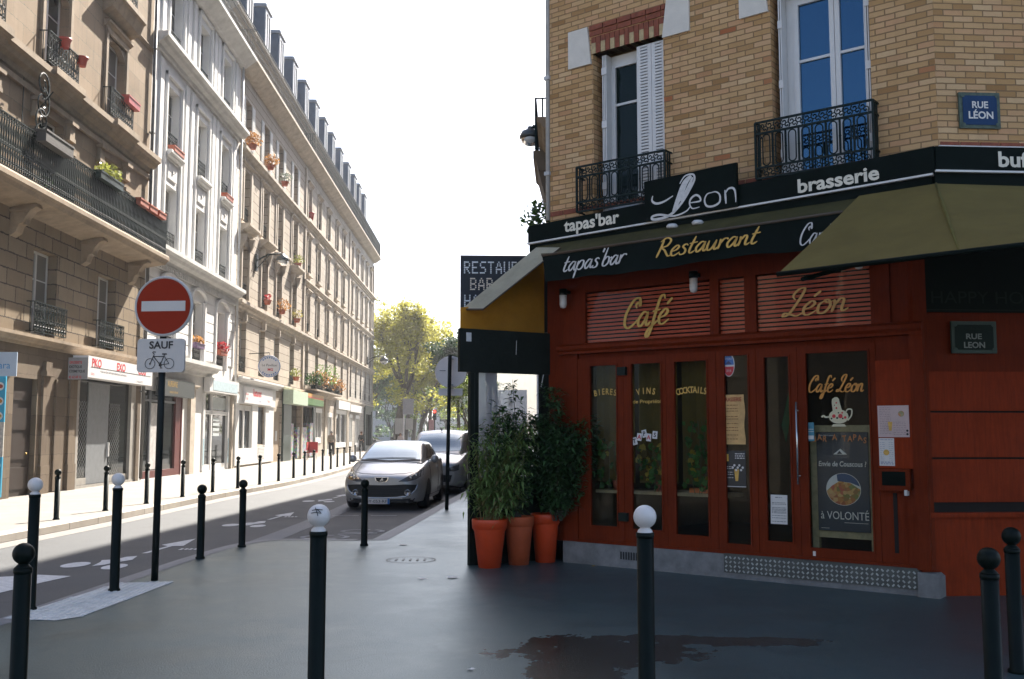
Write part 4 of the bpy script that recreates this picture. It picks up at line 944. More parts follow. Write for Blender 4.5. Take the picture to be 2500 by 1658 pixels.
# ---- pots and flowers resting on sills and balconies
def foliage_mb(fr, c, r, n, size, seed=1, squash=(1, 1, 1)):
    g = np.random.default_rng(seed); mb = MB(fr)
    for _ in range(n):
        d = g.normal(size=3); d /= np.linalg.norm(d); p = np.array(c) + d * np.array(squash) * r * g.random() ** .45
        u = g.normal(size=3); u /= np.linalg.norm(u); w = np.cross(u, g.normal(size=3)); w /= np.linalg.norm(w) + 1e-9
        a = size * (.6 + .8 * g.random()); b = a * .55
        mb.face([tuple(p - u * a), tuple(p + w * b), tuple(p + u * a), tuple(p - w * b)])
    return mb
def leaf_mat(name, c, trans=.4, var=.35):
    if name in MATS: return MATS[name]
    t = Nt(name); c = lin(c); g = t.node("ShaderNodeNewGeometry")
    col = t.ramp(g.outputs["Random Per Island"], [(0, tuple(x * (1 - var) for x in c)), (.6, c), (1, tuple(min(1, x * (1 + var)) for x in c))])
    t.link(col, t.p.inputs["Base Color"]); t.p.inputs["Roughness"].default_value = .45; t.p.inputs["Specular IOR Level"].default_value = .35
    tl = t.node("ShaderNodeBsdfTranslucent"); t.link(col, tl.inputs[0]); m = t.node("ShaderNodeMixShader"); m.inputs[0].default_value = trans
    t.link(t.p.outputs[0], m.inputs[1]); t.link(tl.outputs[0], m.inputs[2]); t.link(m.outputs[0], t.n["Material Output"].inputs[0])
    MATS[name] = t.m; return t.m
M_terra = mat('terracotta', (.33, .085, .045), .7, var=.2); M_redpot = mat('red plastic pot', (.36, .03, .025), .4)
M_leaf = leaf_mat('green leaf', (.05, .11, .025)); M_orange = leaf_mat('orange bloom', (.36, .18, .06)); M_redfl = leaf_mat('red bloom', (.36, .03, .035)); M_pinkfl = leaf_mat('pink bloom', (.5, .25, .2)); M_yel = leaf_mat('yellow leaf', (.26, .28, .06))
def pot(name, label, s, t, z, r, h, m, L=None, plant=None, n=60, pr=None, group=None, cat='flower pot'):
    rt = thing(name, label, cat, FL((s, t, z)), group); mb = MB(FL)
    if L: mb.box(s - L / 2, s + L / 2, t - r, t + r, z, z + h); mb.box(s - L / 2 - .02, s + L / 2 + .02, t - r - .02, t + r + .02, z + h - .05, z + h)
    else: mb.lathe([(r * .7, 0), (r, h * .85), (r * 1.12, h * .85), (r * 1.12, h), (r * .9, h)], (s, t, z), 14)
    mb.build('pot', m, rt)
    if plant: foliage_mb(FL, (s, t, z + h + (pr or r) * .5), pr or r * 1.6, n, .07, hash(label) % 999, ((L or r * 2) / (2 * (pr or r * 1.6)) if L else 1, 1, .8)).build('foliage', plant, rt)
    return rt
o = op3[2]; pot('flower_pot', 'round red pot hung near the middle of a tan third floor window railing', Y_(24.3), .3, o[2] + .68, .16, .27, M_redpot)
pot('flower_pot', 'round red pot hung at the right end of a tan third floor window railing', Y_(25.35), .3, o[2] + .6, .16, .27, M_redpot)
pot('window_box', 'long red window box on the railing of the last tan third floor window', Y_(28.9), .3, op3[3][2] + .72, .12, .24, M_redpot, L=1.0, cat='window box')
pot('window_box', 'terracotta box on the long iron balcony, left of its last pair', Y_(28.6), .86, Z_(8.16), .11, .2, M_terra, L=.75, cat='window box')
pot('window_box', 'terracotta box, first of the pair at the far end of the long balcony', Y_(29.4), .86, Z_(8.16), .11, .2, M_terra, L=.7, cat='window box')
pot('window_box', 'terracotta box, outermost of the pair at the far end of the long balcony', Y_(30.2), .86, Z_(8.16), .11, .2, M_terra, L=.7, cat='window box')
pot('window_box', 'dark box with yellow and pink flowers on the long iron balcony', Y_(26.1), .86, Z_(8.16), .12, .22, M_dg, L=1.7, plant=M_yel, n=160, pr=.3, cat='window box')
pot('potted_plant', 'leafy green plant behind the long balcony railing near the iron scroll', Y_(24.4), .3, bz + .02, .2, .6, M_terra, plant=M_leaf, n=140, pr=.5, cat='plant')
pot('window_box', 'wide dark planter on the long balcony below the iron scroll divider', Y_(22.7), .86, Z_(8.12), .2, .3, mat('dark planter', (.05, .045, .04), .7), L=1.6, cat='window box')
pot('window_box', 'terracotta box under the first white building third floor window', cx2[0], .16, Z_(11.1), .12, .22, M_terra, L=1.15, cat='window box')
pot('window_box', 'terracotta box under the last white building third floor window', cx2[2], .16, Z_(11.1), .12, .22, M_terra, L=1.15, cat='window box')
pot('flower_box', 'purple box with orange flowers on a white first floor window sill', cx2[1], .08, Z_(4.75), .12, .2, mat('purple box', (.10, .05, .12), .5), L=1.1, plant=M_orange, n=110, pr=.25, cat='window box')
pot('flower_box', 'box of red geraniums on the last white first floor window sill', cx2[2], .08, Z_(4.75), .12, .2, M_terra, L=1.1, plant=M_redfl, n=220, pr=.34, cat='window box')
for lab, y, z, m_, n_, r_ in (('round orange flower basket under the first fifth floor window of the beige building', 43.95, 14.3, M_orange, 240, .48), ('round orange flower basket under the second fifth floor window of the beige building', 47.6, 14.35, M_orange, 240, .48),
      ('grey green plant under the third fifth floor window of the beige building', 51.0, 14.4, leaf_mat('grey leaf', (.16, .18, .15)), 120, .42), ('yellow green plant on the stone hood of the last beige bay', 54.9, 10.8, M_yel, 120, .4),
      ('orange plant on a beige second floor sill above the restaurant sign', 50.95, 7.7, M_orange, 130, .5), ('ochre plant on the last beige second floor sill', 54.9, 7.7, leaf_mat('ochre leaf', (.28, .24, .07)), 130, .45),
      ('yellow green plant on the last beige first floor sill', 55.0, 4.5, M_yel, 110, .4), ('red flowers on a beige second floor sill', 47.6, 7.75, M_redfl, 50, .25)):
    pot('potted_plant', lab, Y_(y), .26, Z_(z), .2, .25, M_terra, plant=m_, n=n_, pr=r_, cat='plant')
for i, (lab, y, m_, r_) in enumerate((('dark green bush at the left end of the flowered balcony', 59.0, M_leaf, .65), ('pale orange bush on the flowered balcony, beside its dark green bush', 60.9, M_orange, .8), ('tall bright green plant in the middle of the flowered balcony', 63.0, leaf_mat('bright leaf', (.14, .24, .05)), 1.05), ('deep orange bush below the tall plant on the flowered balcony', 64.6, M_orange, .85), ('orange green bush at the right end of the flowered balcony', 67.5, M_orange, .75))):
    pot('potted_plant', lab, Y_(y), .55, Z_(4.2) + (.3 if i == 2 else 0), .25, .3, M_dg, plant=m_, n=420, pr=r_, cat='plant')
sl = MB(FL); sl.box(Y_(58.4), Y_(69.0), 0, .85, Z_(4.12), Z_(4.2)); sl.build('balcony_slab', M_b3t, b4)
r = MB(FL); railing(r, Y_(58.5), Y_(68.9), .8, Z_(4.22), Z_(5.1), .2, False, 0, .011); r.build('railing', M_iron, b4)
pot('flower_pot', 'red pot on a fifth floor sill of the pale limestone building', Y_(59.4), .1, Z_(14.42), .2, .5, M_redpot)
# ---- wall lantern on the beige building
def wall_lantern(label, fr, s, z, reach=2.3, k=1.):
    r = thing('street_lamp', label, 'street lamp', fr((s, 0, z)))
    a = MB(fr); a.box(s - .14, s + .14, 0, .12, z - .55, z + .3); a.tube([(s, .1, z), (s, reach * .5, z + .3), (s, reach, z + .36)], .045, 6); a.tube([(s, .1, z - .4), (s, reach * .55, z + .28)], .025, 5); a.build('bracket', M_iron, r)
    h = MB(fr); h.lathe([(a * k, b * k) for a, b in ((0, .42), (.1, .42), (.14, .3), (.36, .2), (.47, -.02), (.47, -.1), (.42, -.1))], (s, reach + .1 * k, z + .36 - .42 * k), 20); h.build('lamp_shade', mat('lamp grey', (.06, .07, .07), .4), r)
    g = MB(fr); g.lathe([(a * k, b * k) for a, b in ((.43, -.1), (.38, -.28), (.22, -.42), (0, -.48))], (s, reach + .1 * k, z + .36 - .42 * k), 20); g.build('globe', glass_mat('lamp globe', (.55, .56, .56), .1), r); return r
wall_lantern('grey domed street lamp on a bracket from the beige building', FL, Y_(45.9), Z_(9.6), 1.3, .7)
wall_lantern('small far domed street lamp on a bracket near the trees', FL, Y_(88), Z_(9.0) - 1.0, 1.6, .9)
# ---- across the side street, behind the camera: what the cafe windows mirror
s0, s1 = -24., 3.0
b0 = building('apartment_building', 'cream apartment building across the side street, mirrored in the cafe glass', s0, s1)
ops = [(c - .6, c + .6, z, z + 2.1) for c in np.arange(-22.5, 3, 3.0) for z in (.9, 4.6)]
w = MB(FL); wall_front(w, s0, s1, -.1, 7.8, ops, .3); shell(w, s0, s1, -.1, 7.8); w.build('wall', M_b4, b0)
for o in ops: casement(FL, b0, *o)
f = MB(FL); f.box(Y_(65.9), Y_(66.8), 0, .1, .02, Z_(3.8)); f.box(Y_(70.2), Y_(70.6), 0, .1, .02, Z_(3.4)); f.box(Y_(76), Y_(76.5), 0, .1, .02, Z_(3.4)); f.build('stone_pier', M_b3t, b4)
# ------------------------------------------------------------------ the corner cafe
P1 = Vector((.92, 12.66, 0)); DX = Vector((.7743, -.6328, 0)); NX = Vector((-.6328, -.7743, 0))
FC = Frame(P1, DX, NX)                                   # long front
FH = Frame((4.43, 9.96, 0), (.999, .044, 0), (.044, -.999, 0))   # cut corner
US = Vector((.075, 1, 0)).normalized()
CW = FC((-.25, -.1, 0))                                  # left wall corner
FS = Frame(CW, -US, (-US.y, US.x, 0))                    # street side, s runs towards us
M_brick = block_mat('cafe yellow brick', [(0, (.32, .165, .06)), (.09, (.46, .26, .105)), (.30, (.56, .335, .15)), (.55, (.61, .38, .185)), (.74, (.58, .32, .16)), (.9, (.66, .44, .235)), (.98, (.50, .26, .12)), (1, (.38, .11, .04))],
                    (.25, .155, .075), .212, .0655, .0065, .9, .3, .85)
M_redpaint = wood_paint('cafe red paint', (.15, .021, .005), .55)
M_redpaint2 = wood_paint('cafe red panel paint', (.23, .029, .006), .5)
M_slat = mat('red slat', (.62, .075, .022), .5, var=.12)
M_blk = mat('fascia black green', (.003, .0065, .0045), .6, var=.3, scale=3, spec=.08)
M_cream = mat('cream letters', (.68, .62, .50), .5); M_goldl = mat('gold letters', (.62, .36, .07), .5, var=.2, scale=20); M_silver = mat('silver letters', (.58, .55, .52), .45, var=.15, scale=30)
M_olive = cloth_mat('olive awning canvas', (.175, .128, .038), .12, var=.1, scale=2)
M_cglass = glass_mat('cafe glass', (.015, .017, .01), .012, .95, refl=.13)
M_stonew = mat('white keystone', (.64, .58, .50), .85, var=.06, bump=.15)
M_wmetal = mat('white shutter metal', (.62, .585, .55), .45, var=.05)
cafe = thing('cafe_building', 'yellow brick corner building with a red cafe front', 'building', FC((2.2, -3, 0)))
ZF = 4.25; ZT = 17.0
w1 = (.44, 1.47, 4.30, 6.49); w2 = (2.86, 3.97, 4.30, 6.66)
up = [(a, b, c + 3.3, d + 3.3) for a, b, c, d in (w1, w2)] + [(a, b, c + 6.6, d + 6.6) for a, b, c, d in (w1, w2)]
FW = Frame(FC((0, -.1, 0)), DX, NX)
w = MB(FW); wall_front(w, -.25, 4.62, ZF, ZT, [w1, w2] + up, .26); w.build('brick_wall', M_brick, cafe)
FHW = Frame(FW((4.62, 0, 0)), FH.ex, FH.ey); FU = FHW
w = MB(FHW); w.face([(0, 0, ZF), (7, 0, ZF), (7, 0, ZT), (0, 0, ZT)]); w.build('brick_wall', M_brick, cafe)
w = MB(FS); w.face([(0, 0, 0), (0, 0, ZT), (-4.6, 0, ZT), (-4.6, 0, 0)]); w.build('side_wall', M_brick, cafe)
rb = MB(); q = [tuple(CW)[:2], tuple(FW((4.62, 0, 0)))[:2], tuple(FHW((7, 0, 0)))[:2], (14, 30), tuple(FS((-4.6, 0, 0)))[:2]]
rb.face([(x, y, ZT) for x, y in q]); rb.face([(*q[2], 0), (*q[3], 0), (*q[3], ZT), (*q[2], ZT)]); rb.face([(*q[3], 0), (*q[4], 0), (*q[4], ZT), (*q[3], ZT)]); rb.build('roof', M_zinc, cafe)
mb = MB(FW); mb.tube([(-.285, .0, 4.4), (-.275, .0, ZT)], .03, 8)
for z in (5.0, 6.3, 7.6): mb.box(-.32, -.24, -.02, .04, z, z + .05)
mb.build('downpipe', mat('pale pipe', (.5, .48, .46), .6, grime=.2), cafe)
mb = MB(FW); 
for k in range(23): mb.box(-.24 + k * .212, -.04 + k * .212, 0, .012, 4.44, 4.50)
mb.build('red_brick_band', mat('red brick', (.22, .06, .03), .85, var=.3, scale=15), cafe)
mb = MB(FHW)
for k in range(16): mb.box(.02 + k * .212, .22 + k * .212, 0, .012, 4.50, 4.56)
mb.build('red_brick_band', MATS['red brick'], cafe)
M_creambrick = mat('cream brick', (.44, .32, .17), .85, var=.2, scale=15)
for (a, b, c, d, dk) in ((*w1, 6.49), (*w2, 6.54)):
    ks = MB(FW); ks.prism([(a - .37, dk - .13), (a - .02, dk - .13), (a - .07, dk + .37), (a - .37, dk + .37)], -.02, .03); ks.prism([(b + .0, dk - .05), (b + .37, dk - .05), (b + .37, dk + .47), (b + .07, dk + .47)], -.02, .03); ks.build('keystone', M_stonew, cafe)
    lr = MB(FW); lc = MB(FW); n = 15; wd = (b - a + .04) / n
    for k in range(n):
        x = a - .02 + k * wd; lean = (k / (n - 1) - .5) * .0
        if k % 2: lr.box(x + .004, x + wd - .004, -.2, .012, d, d + .22)
        else: lc.box(x + .004, x + wd - .004, -.2, .010, d, d + .14); lr.box(x + .004, x + wd - .004, -.2, .012, d + .14, d + .22)
    for r_ in range(2):
        k = a - .04
        while k < b: lr.box(k, min(k + .2, b + .04), -.02, .016 + r_ * .01, d + .235 + r_ * .075, d + .30 + r_ * .075); k += .212
    lr.build('lintel_red_bricks', MATS['red brick'], cafe); lc.build('lintel_cream_bricks', M_creambrick, cafe)
# window with one leaf of folding shutters pulled across, and the blue mirrored window
M_skyglass = glass_mat('sky tinted window glass', (.004, .012, .02), .0, refl=3.0, coat=(.30, .62, 1.)); M_dimglass = glass_mat('dim window glass', (.004, .010, .007), .0, refl=.35)  # blue of the mirrored sky is painted into the sky glass coat
def cafe_window(o, G, pane):
    a, b, c, d = o; t = -.2
    mb = MB(FW); W = .07
    (l0, l1), (r0, r1) = G; a2, b2_ = l0 - .055, r1 + .055; m = (l1 + r0) / 2
    mb.box(a + .08, a2, t - .05, t, c, d - .02); mb.box(b2_, b - .02, t - .05, t, c, d - .02); mb.box(a2, b2_, t - .05, t, d - .13, d - .02); mb.box(a2, b2_, t - .05, t, c, c + .12)
    for (u, v) in ((a2, m - .003), (m + .003, b2_)):
        mb.box(u, u + .055, t - .045, t + .012, c + .12, d - .13); mb.box(v - .055, v, t - .045, t + .012, c + .12, d - .13); mb.box(u + .055, v - .055, t - .045, t + .012, d - .18, d - .13); mb.box(u + .055, v - .055, t - .045, t + .012, c + .12, c + .22)
        mb.box(u + .055, v - .055, t - .03, t + .004, 5.80, 5.83)
    f = mb.build('window', M_wmetal, cafe)
    for (u, v) in ((a2, m), (m, b2_)): MB(FW).box(u + .03, v - .03, t - .026, t - .02, c + .15, d - .15).build('pane', pane, f)
    return f
cafe_window(w1, ((.655, .98), (1.09, 1.36)), M_dimglass); cafe_window(w2, ((3.11, 3.47), (3.58, 3.85)), M_skyglass)
for o in up: casement(FW, cafe, *o, t=-.2)
def shutter_stack(a, t0, o, n=3):
    mb = MB(FW)
    for k in range(n): mb.box(a + k * .024, a + k * .024 + .014, -.19, t0, o[2] + .02, o[3] - .03); 
    for z in (4.7, 5.5, 6.2): mb.box(a - .004, a + n * .024, t0, t0 + .012, z, z + .09)
    mb.build('shutter', M_wmetal, cafe)
shutter_stack(w1[0] + .1, -.06, w1); shutter_stack(w2[0] + .07, -.05, w2, 2); shutter_stack(w2[1] - .06, -.05, w2, 2)
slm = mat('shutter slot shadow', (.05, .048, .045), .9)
for (a, b) in ((1.06, 1.265), (1.27, 1.465)):
    mb = MB(FW); zs = np.arange(4.40, 6.44, .0395); mb.box(a, a + .05, -.075, -.055, 4.32, 6.45); mb.box(b - .05, b, -.075, -.055, 4.32, 6.45)
    mb.box(a + .05, b - .05, -.075, -.055, 4.32, zs[0]); mb.box(a + .05, b - .05, -.075, -.055, zs[-1] + .011, 6.45)
    for z0, z1 in zip(zs, zs[1:]): mb.box(a + .05, b - .05, -.075, -.055, z0 + .013, z1)
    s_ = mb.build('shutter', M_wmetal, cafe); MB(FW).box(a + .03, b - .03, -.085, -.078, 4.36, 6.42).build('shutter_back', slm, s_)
# iron window guards: scroll friezes above and below looped bars
def guard(s0, s1, z0, z1):
    g = MB(FW); t = .17
    for z in (z0, z0 + .12, z1 - .13, z1): g.box(s0, s1, t - .012, t + .012, z - .011, z + .011)
    for s in (s0, s1):
        g.box(s - .012, s + .012, t - .012, t + .012, z0, z1)
        for z in (z0, z0 + .12, z1 - .13, z1): g.box(s - .01, s + .01, 0, t, z - .009, z + .009)
        for k in (.05, .1): g.box(s - .008, s + .008, k - .008, k + .008, z0, z1)
    n = int((s1 - s0 - .1) / .086)
    for k in range(n):
        c = s0 + .05 + (s1 - s0 - .1) * (k + .5) / n
        for zc in (z0 + .06, z1 - .065):
            scroll(g, c - .016, zc + .016, .04, t, .008, 1.15, 1, 2.2, 10); scroll(g, c + .02, zc - .018, .036, t, .008, 1.15, 1, 2.2 + math.pi, 10)
    n = int((s1 - s0 - .1) / .145)
    for k in range(n):
        c = s0 + .05 + (s1 - s0 - .1) * (k + .5) / n; h0, h1 = z0 + .13, z1 - .14; q = .042
        P = [(c - q, t, h0 + .06)] + [(c - q * math.cos(a), t, h1 - .05 + q * math.sin(a)) for a in np.linspace(0, math.pi, 7)] + [(c + q, t, h0 + .06)] + [(c + q * math.cos(a), t, h0 + .05 - q * math.sin(a)) for a in np.linspace(0, math.pi, 7)]
        g.tube(P + [P[0]], .008, 5, False)
        for sg in (-1, 1): g.box(c + sg * .072 - .007, c + sg * .072 + .007, t - .007, t + .007, z0 + .12, z1 - .13); g.lathe([(0, -.015), (.015, 0), (0, .015)], (c + sg * .072, t, (z0 + z1) / 2), 6)
    g.build('window_guard', M_iron, cafe)
guard(.29, 1.56, 4.40, 4.98); guard(2.72, 4.03, 4.44, 5.08)

# ---- fascia boards with raised lettering
def lz(s): return 4.085 + .021 * s
def tz(s): return 4.31 + .031 * s
mb = MB(FC); mb.prism([(-.43, lz(-.43) - .0), (4.64, lz(4.64)), (4.64, tz(4.64)), (-.43, tz(-.43))], -.09, .15); mb.prism([(-.43, 3.96), (4.6, 4.04), (4.6, lz(4.6) - .022), (-.43, lz(-.43) - .022)], -.09, .12)
mb.build('fascia', M_blk, cafe)
mb = MB(FC); mb.prism([(-.44, lz(-.44) - .02), (4.62, lz(4.62) - .02), (4.62, lz(4.62)), (-.44, lz(-.44))], .1, .165); mb.build('light_rail', mat('white rail', (.64, .61, .58), .4), cafe)
mb = MB(FU); mb.box(-.14, 6, .0, .21, 4.21, 4.45); mb.box(-.14, 6, .0, .18, 4.03, 4.19); mb.build('fascia', M_blk, cafe)
mb = MB(FU); mb.box(-.15, 6, .16, .225, 4.19, 4.21); mb.box(-.1, 6, .0, .22, 4.45, 4.46); mb.build('light_rail', MATS['white rail'], cafe)
def fit_text(body, fr, s0, s1, z, cap, m, name, parent, t, **kw):
    mb0 = text_mb(body, 1.0, fr, 0, 0, 0, **{k: v for k, v in kw.items() if k != 'rot'}); xs = [v[0] for v in mb0.v]; x0, x1 = min(xs), max(xs)
    size = cap / .72; sx = (s1 - s0) / ((x1 - x0) * size)
    mb = text_mb(body, size, fr, s0 - x0 * size * sx, z, t, sx=sx, **kw); return mb.build(name, m, parent)
def shop_text(label, build, cat='lettering'):
    return tag(build, label, cat)
fit_text("tapas'bar", FC, .15, .97, 4.15, .155, M_cream, 'fascia_lettering', cafe, .156, bold=.022, rot=.02)
fit_text("brasserie", FC, 3.23, 4.10, 4.19, .15, M_cream, 'fascia_lettering', cafe, .156, bold=.022, rot=.02)
fit_text("buffet", FU, .50, 1.06, 4.255, .155, M_cream, 'fascia_lettering', cafe, .216, bold=.022)
# name board standing proud of the fascia
r = thing('name_board', 'black name board with silver brush script standing proud of the cafe fascia', 'sign', FC((1.95, .19, 4.1)))
mb = MB(FC); mb.prism([(1.35, 4.115), (2.54, 4.135), (2.54, 4.635), (1.35, 4.60)], .15, .2); mb.build('board', M_blk, r)
mb = MB(FC); t = .206
def stroke(pts, w, n=8): 
    P = crom(pts, n); m_ = len(P); mb.ribbon(P, [w * (.35 + .65 * math.sin(math.pi * min(1, max(0, (i + .6) / m_)))) for i in range(m_)], t)
stroke([(1.47, 4.41), (1.46, 4.35), (1.52, 4.31), (1.62, 4.32), (1.74, 4.37)], .014)
stroke([(1.83, 4.50), (1.90, 4.58), (2.0, 4.585), (2.02, 4.52), (1.95, 4.40), (1.85, 4.27), (1.72, 4.16), (1.60, 4.125), (1.47, 4.125), (1.46, 4.16), (1.56, 4.17), (1.75, 4.13), (1.9, 4.16), (1.96, 4.21)], .016)
stroke([(1.98, 4.57), (1.9, 4.50), (1.82, 4.34), (1.74, 4.18)], .038); stroke([(2.0, 4.55), (1.93, 4.42), (1.84, 4.29)], .022)
for P in ([(1.95, 4.255), (2.0, 4.255), (2.09, 4.26), (2.08, 4.31), (2.03, 4.335), (1.97, 4.30), (1.955, 4.24), (1.99, 4.185), (2.08, 4.19)], [(2.25, 4.335), (2.18, 4.325), (2.145, 4.26), (2.17, 4.19), (2.25, 4.175), (2.33, 4.21), (2.335, 4.29), (2.29, 4.335), (2.22, 4.335)], [(2.40, 4.34), (2.405, 4.26), (2.41, 4.18)], [(2.40, 4.29), (2.44, 4.345), (2.50, 4.345), (2.525, 4.29), (2.53, 4.18)]):
    stroke(P, .012)
mb.build('brush_lettering', M_silver, r)
mb = MB(FC)
for s in (1.72, 2.05): mb.lathe([(0, .0), (.06, .0), (.07, .03), (.05, .05), (0, .05)], (s, .2, 3.985), 14)
mb.build('spotlight', M_silver, r)
# ---- rolled awning strip over the front with its written valance
aw = thing('front_awning', 'short olive awning over the cafe windows with a black valance in script lettering', 'awning', FC((2, .4, 3.4)))
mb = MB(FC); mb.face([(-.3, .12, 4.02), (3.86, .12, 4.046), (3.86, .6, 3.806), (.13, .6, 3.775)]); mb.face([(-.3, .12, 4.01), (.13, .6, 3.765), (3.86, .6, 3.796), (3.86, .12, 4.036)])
mb.build('canvas', cloth_mat('shade dark olive canvas', (.07, .06, .02), .1, var=.3, scale=3), aw)  # darker copy of the olive canvas, with the strip's shade in its colour
mb = MB(FC); N = 40
def vb(s): return 3.44 + .012 * math.sin(s * 3.1) + .008 * math.sin(s * 9 + 1) + .012 * s
for k in range(N):
    a = .13 + 3.73 * k / N; b = .13 + 3.73 * (k + 1) / N; ba, bb = .61 + .012 * math.sin(a * 5), .61 + .012 * math.sin(b * 5)
    mb.face([(min(a + .07, 3.86), ba, vb(a)), (min(b + .07, 3.86), bb, vb(b)), (b, .6, 3.775 + .008 * b), (a, .6, 3.775 + .008 * a)], smooth=True)
mb.build('valance', M_blk, aw)
mb = MB(FC); mb.tube([(.13, .6, 3.785), (3.86, .6, 3.816)], .018, 6); mb.build('front_bar', mat('brown bar', (.07, .045, .025), .6), aw)
script_mb("tapas'bar", .105, FC, .45, 3.545, .632, .28, .0095, .88, .02).build('script_lettering', M_silver, aw)
script_mb("Restaurant", .105, FC, 1.74, 3.575, .632, .28, .0105, 1.22, .02).build('script_lettering', M_goldl, aw)
script_mb("Carte", .105, FC, 3.41, 3.52, .632, .28, .007, .4, .02).build('script_lettering', M_silver, aw)
# ---- big corner awning let down over the door
aw = thing('corner_awning', 'big olive green awning let down over the cafe corner and door', 'awning', FC((4.7, 1.2, 3)))
TL, TM = FC((3.9, .2, 4.05)), FC((4.66, .2, 4.06)); TR = FU((5.5, .22, 4.0))
BL, BM = FC((3.79, 2.09, 3.0)), FC((5.34, 2.24, 3.0)); BR = FC((9.0, 2.5, 3.0))
mb = MB()
def patch(A, B, Cc, D, nu, nv, sag, ripple=0.):
    for i in range(nu):
        for j in range(nv):
            def q(u, v):
                p = A.lerp(B, u).lerp(D.lerp(Cc, u), v); p = p.copy(); p.z -= sag * math.sin(math.pi * v) * (.3 + .7 * math.sin(math.pi * u)) + ripple * math.sin(u * 17) * v; return tuple(p)
            mb.face([q(i / nu, j / nv), q((i + 1) / nu, j / nv), q((i + 1) / nu, (j + 1) / nv), q(i / nu, (j + 1) / nv)], smooth=True)
patch(TL, TM, BM, BL, 10, 12, .035, .004); patch(TM, TR, BR, BM, 14, 12, .05, .006)
mb.build('canvas', M_olive, aw)
mb = MB(); mb.tube([tuple(BL), tuple(BM), tuple(BR)], .022, 6); mb.build('front_bar', M_blk, aw)
mb = MB(); mb.tube([tuple(TM + Vector((0, 0, .0))), tuple(TM.lerp(BM, .35) + Vector((0, 0, -.006))), tuple(TM.lerp(BM, .7) + Vector((0, 0, -.01))), tuple(BM)], [.012, .02, .016, .006], 6); mb.build('seam_fold', cloth_mat('olive fold', (.17, .14, .04), .2), aw)
mb = MB(); 
for s_, o_ in ((4.1, .2), (6.2, .2)): mb.tube([tuple(FC((s_, .1, 3.6))), tuple(FC((s_ + .3, 1.2, 3.2))), tuple(FC((s_ - .1, 2.05, 2.94)))], .02, 6)
mb.build('folding_arm', M_blk, aw)
# ---- red joinery of the cafe front
M_curtain = cloth_mat('olive brown blind', (.15, .10, .025), .15)
M_room = mat('cafe room brown', (.12, .075, .035), .9); M_floor = mat('cafe floor', (.10, .07, .05), .6)
def bx(*boxes, name='part', m=None, parent=cafe, fr=FC):
    mb = MB(fr)
    for b in boxes: mb.box(*b)
    return mb.build(name, m, parent)
TF = -.04                                                     # face of the joinery
ZH = 3.96
# room behind
mb = MB(FC)
mb.face([(.1, -4, .1), (4.3, -4, .1), (4.3, -4, 3.9), (.1, -4, 3.9)]); mb.face([(.1, -.3, .1), (.1, -4, .1), (.1, -4, 3.9), (.1, -.3, 3.9)]); mb.face([(4.3, -.3, .1), (4.3, -.3, 3.9), (4.3, -4, 3.9), (4.3, -4, .1)])
mb.face([(.1, -.3, 3.9), (.1, -4, 3.9), (4.3, -4, 3.9), (4.3, -.3, 3.9)]); mb.build('room', M_room, cafe)
mb = MB(FC); mb.face([(.1, -.15, .24), (4.3, -.15, .24), (4.3, -4, .24), (.1, -4, .24)]); mb.build('room_floor', M_floor, cafe)
bx((-.3, 0.0, -.1, -.12, .25, ZH), (-.02, .2, -.2, TF, .25, ZH), name='corner_post', m=M_redpaint)
bx((.2, 4.45, -.2, TF, 3.38, ZH), name='frieze_panel', m=M_redpaint)
# beam between windows and the slatted lights
mb = MB(FC); mb.profile([(-.2, 2.6), (.03, 2.6), (.03, 2.63), (.06, 2.66), (.06, 2.70), (.0, 2.73), (-.2, 2.73)], -.05, 4.42); mb.build('transom_beam', M_redpaint, cafe)
# slatted lights
LIGHTS = ((.33, 2.06), (2.17, 2.49), (2.63, 3.90))
vs = [(.2, .33), (2.06, 2.17), (2.49, 2.63), (3.90, 4.1)]
bx(*[(a, b, -.2, TF, 2.73, 3.38) for a, b in vs], name='light_frame', m=M_redpaint)
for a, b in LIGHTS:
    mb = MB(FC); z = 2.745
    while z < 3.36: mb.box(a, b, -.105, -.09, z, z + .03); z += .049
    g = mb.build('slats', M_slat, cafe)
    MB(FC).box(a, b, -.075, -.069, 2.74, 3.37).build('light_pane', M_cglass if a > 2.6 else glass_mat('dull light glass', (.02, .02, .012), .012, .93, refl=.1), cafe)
    MB(FC).box(a, b, -.15, -.14, 2.73, 3.38).build('slat_dark_sheet', MATS.get('slat gap shade') or mat('slat gap shade', (.012, .006, .004), .9), cafe)  # dark sheet added behind the slats in place of the unlit room
script_mb("Café", .17, FC, .86, 2.885, -.062, .22, .0145, .64, .05).build('window_lettering', M_goldl, cafe)
script_mb("Léon", .14, FC, 2.93, 2.88, -.062, .22, .0125, .72, .03).build('window_lettering', mat('pale gold letters', (.62, .32, .08), .5), cafe)
# folding doors: every leaf is stiles, rails and one pane
def leaf(a, b, ga, gb, z0, zg0, zg1, z1, t=TF, name='folding_door', m=M_redpaint):
    mb = MB(FC); mb.box(a, ga, t - .06, t, z0, z1); mb.box(gb, b, t - .06, t, z0, z1); mb.box(ga, gb, t - .06, t, z0, zg0); mb.box(ga, gb, t - .06, t, zg1, z1)
    for (u, v, c, d) in ((ga, ga + .018, zg0, zg1), (gb - .018, gb, zg0, zg1), (ga + .018, gb - .018, zg0, zg0 + .018), (ga + .018, gb - .018, zg1 - .018, zg1)): mb.box(u, v, t - .02, t + .012, c, d)
    d = mb.build(name, m, cafe); MB(FC).box(ga, gb, t - .034, t - .028, zg0, zg1).build('pane', M_cglass, d); return d
bx((.2, 4.4, -.2, -.09, 2.54, 2.6), (.2, 4.4, -.3, -.02, .26, .30), name='door_frame', m=M_redpaint)
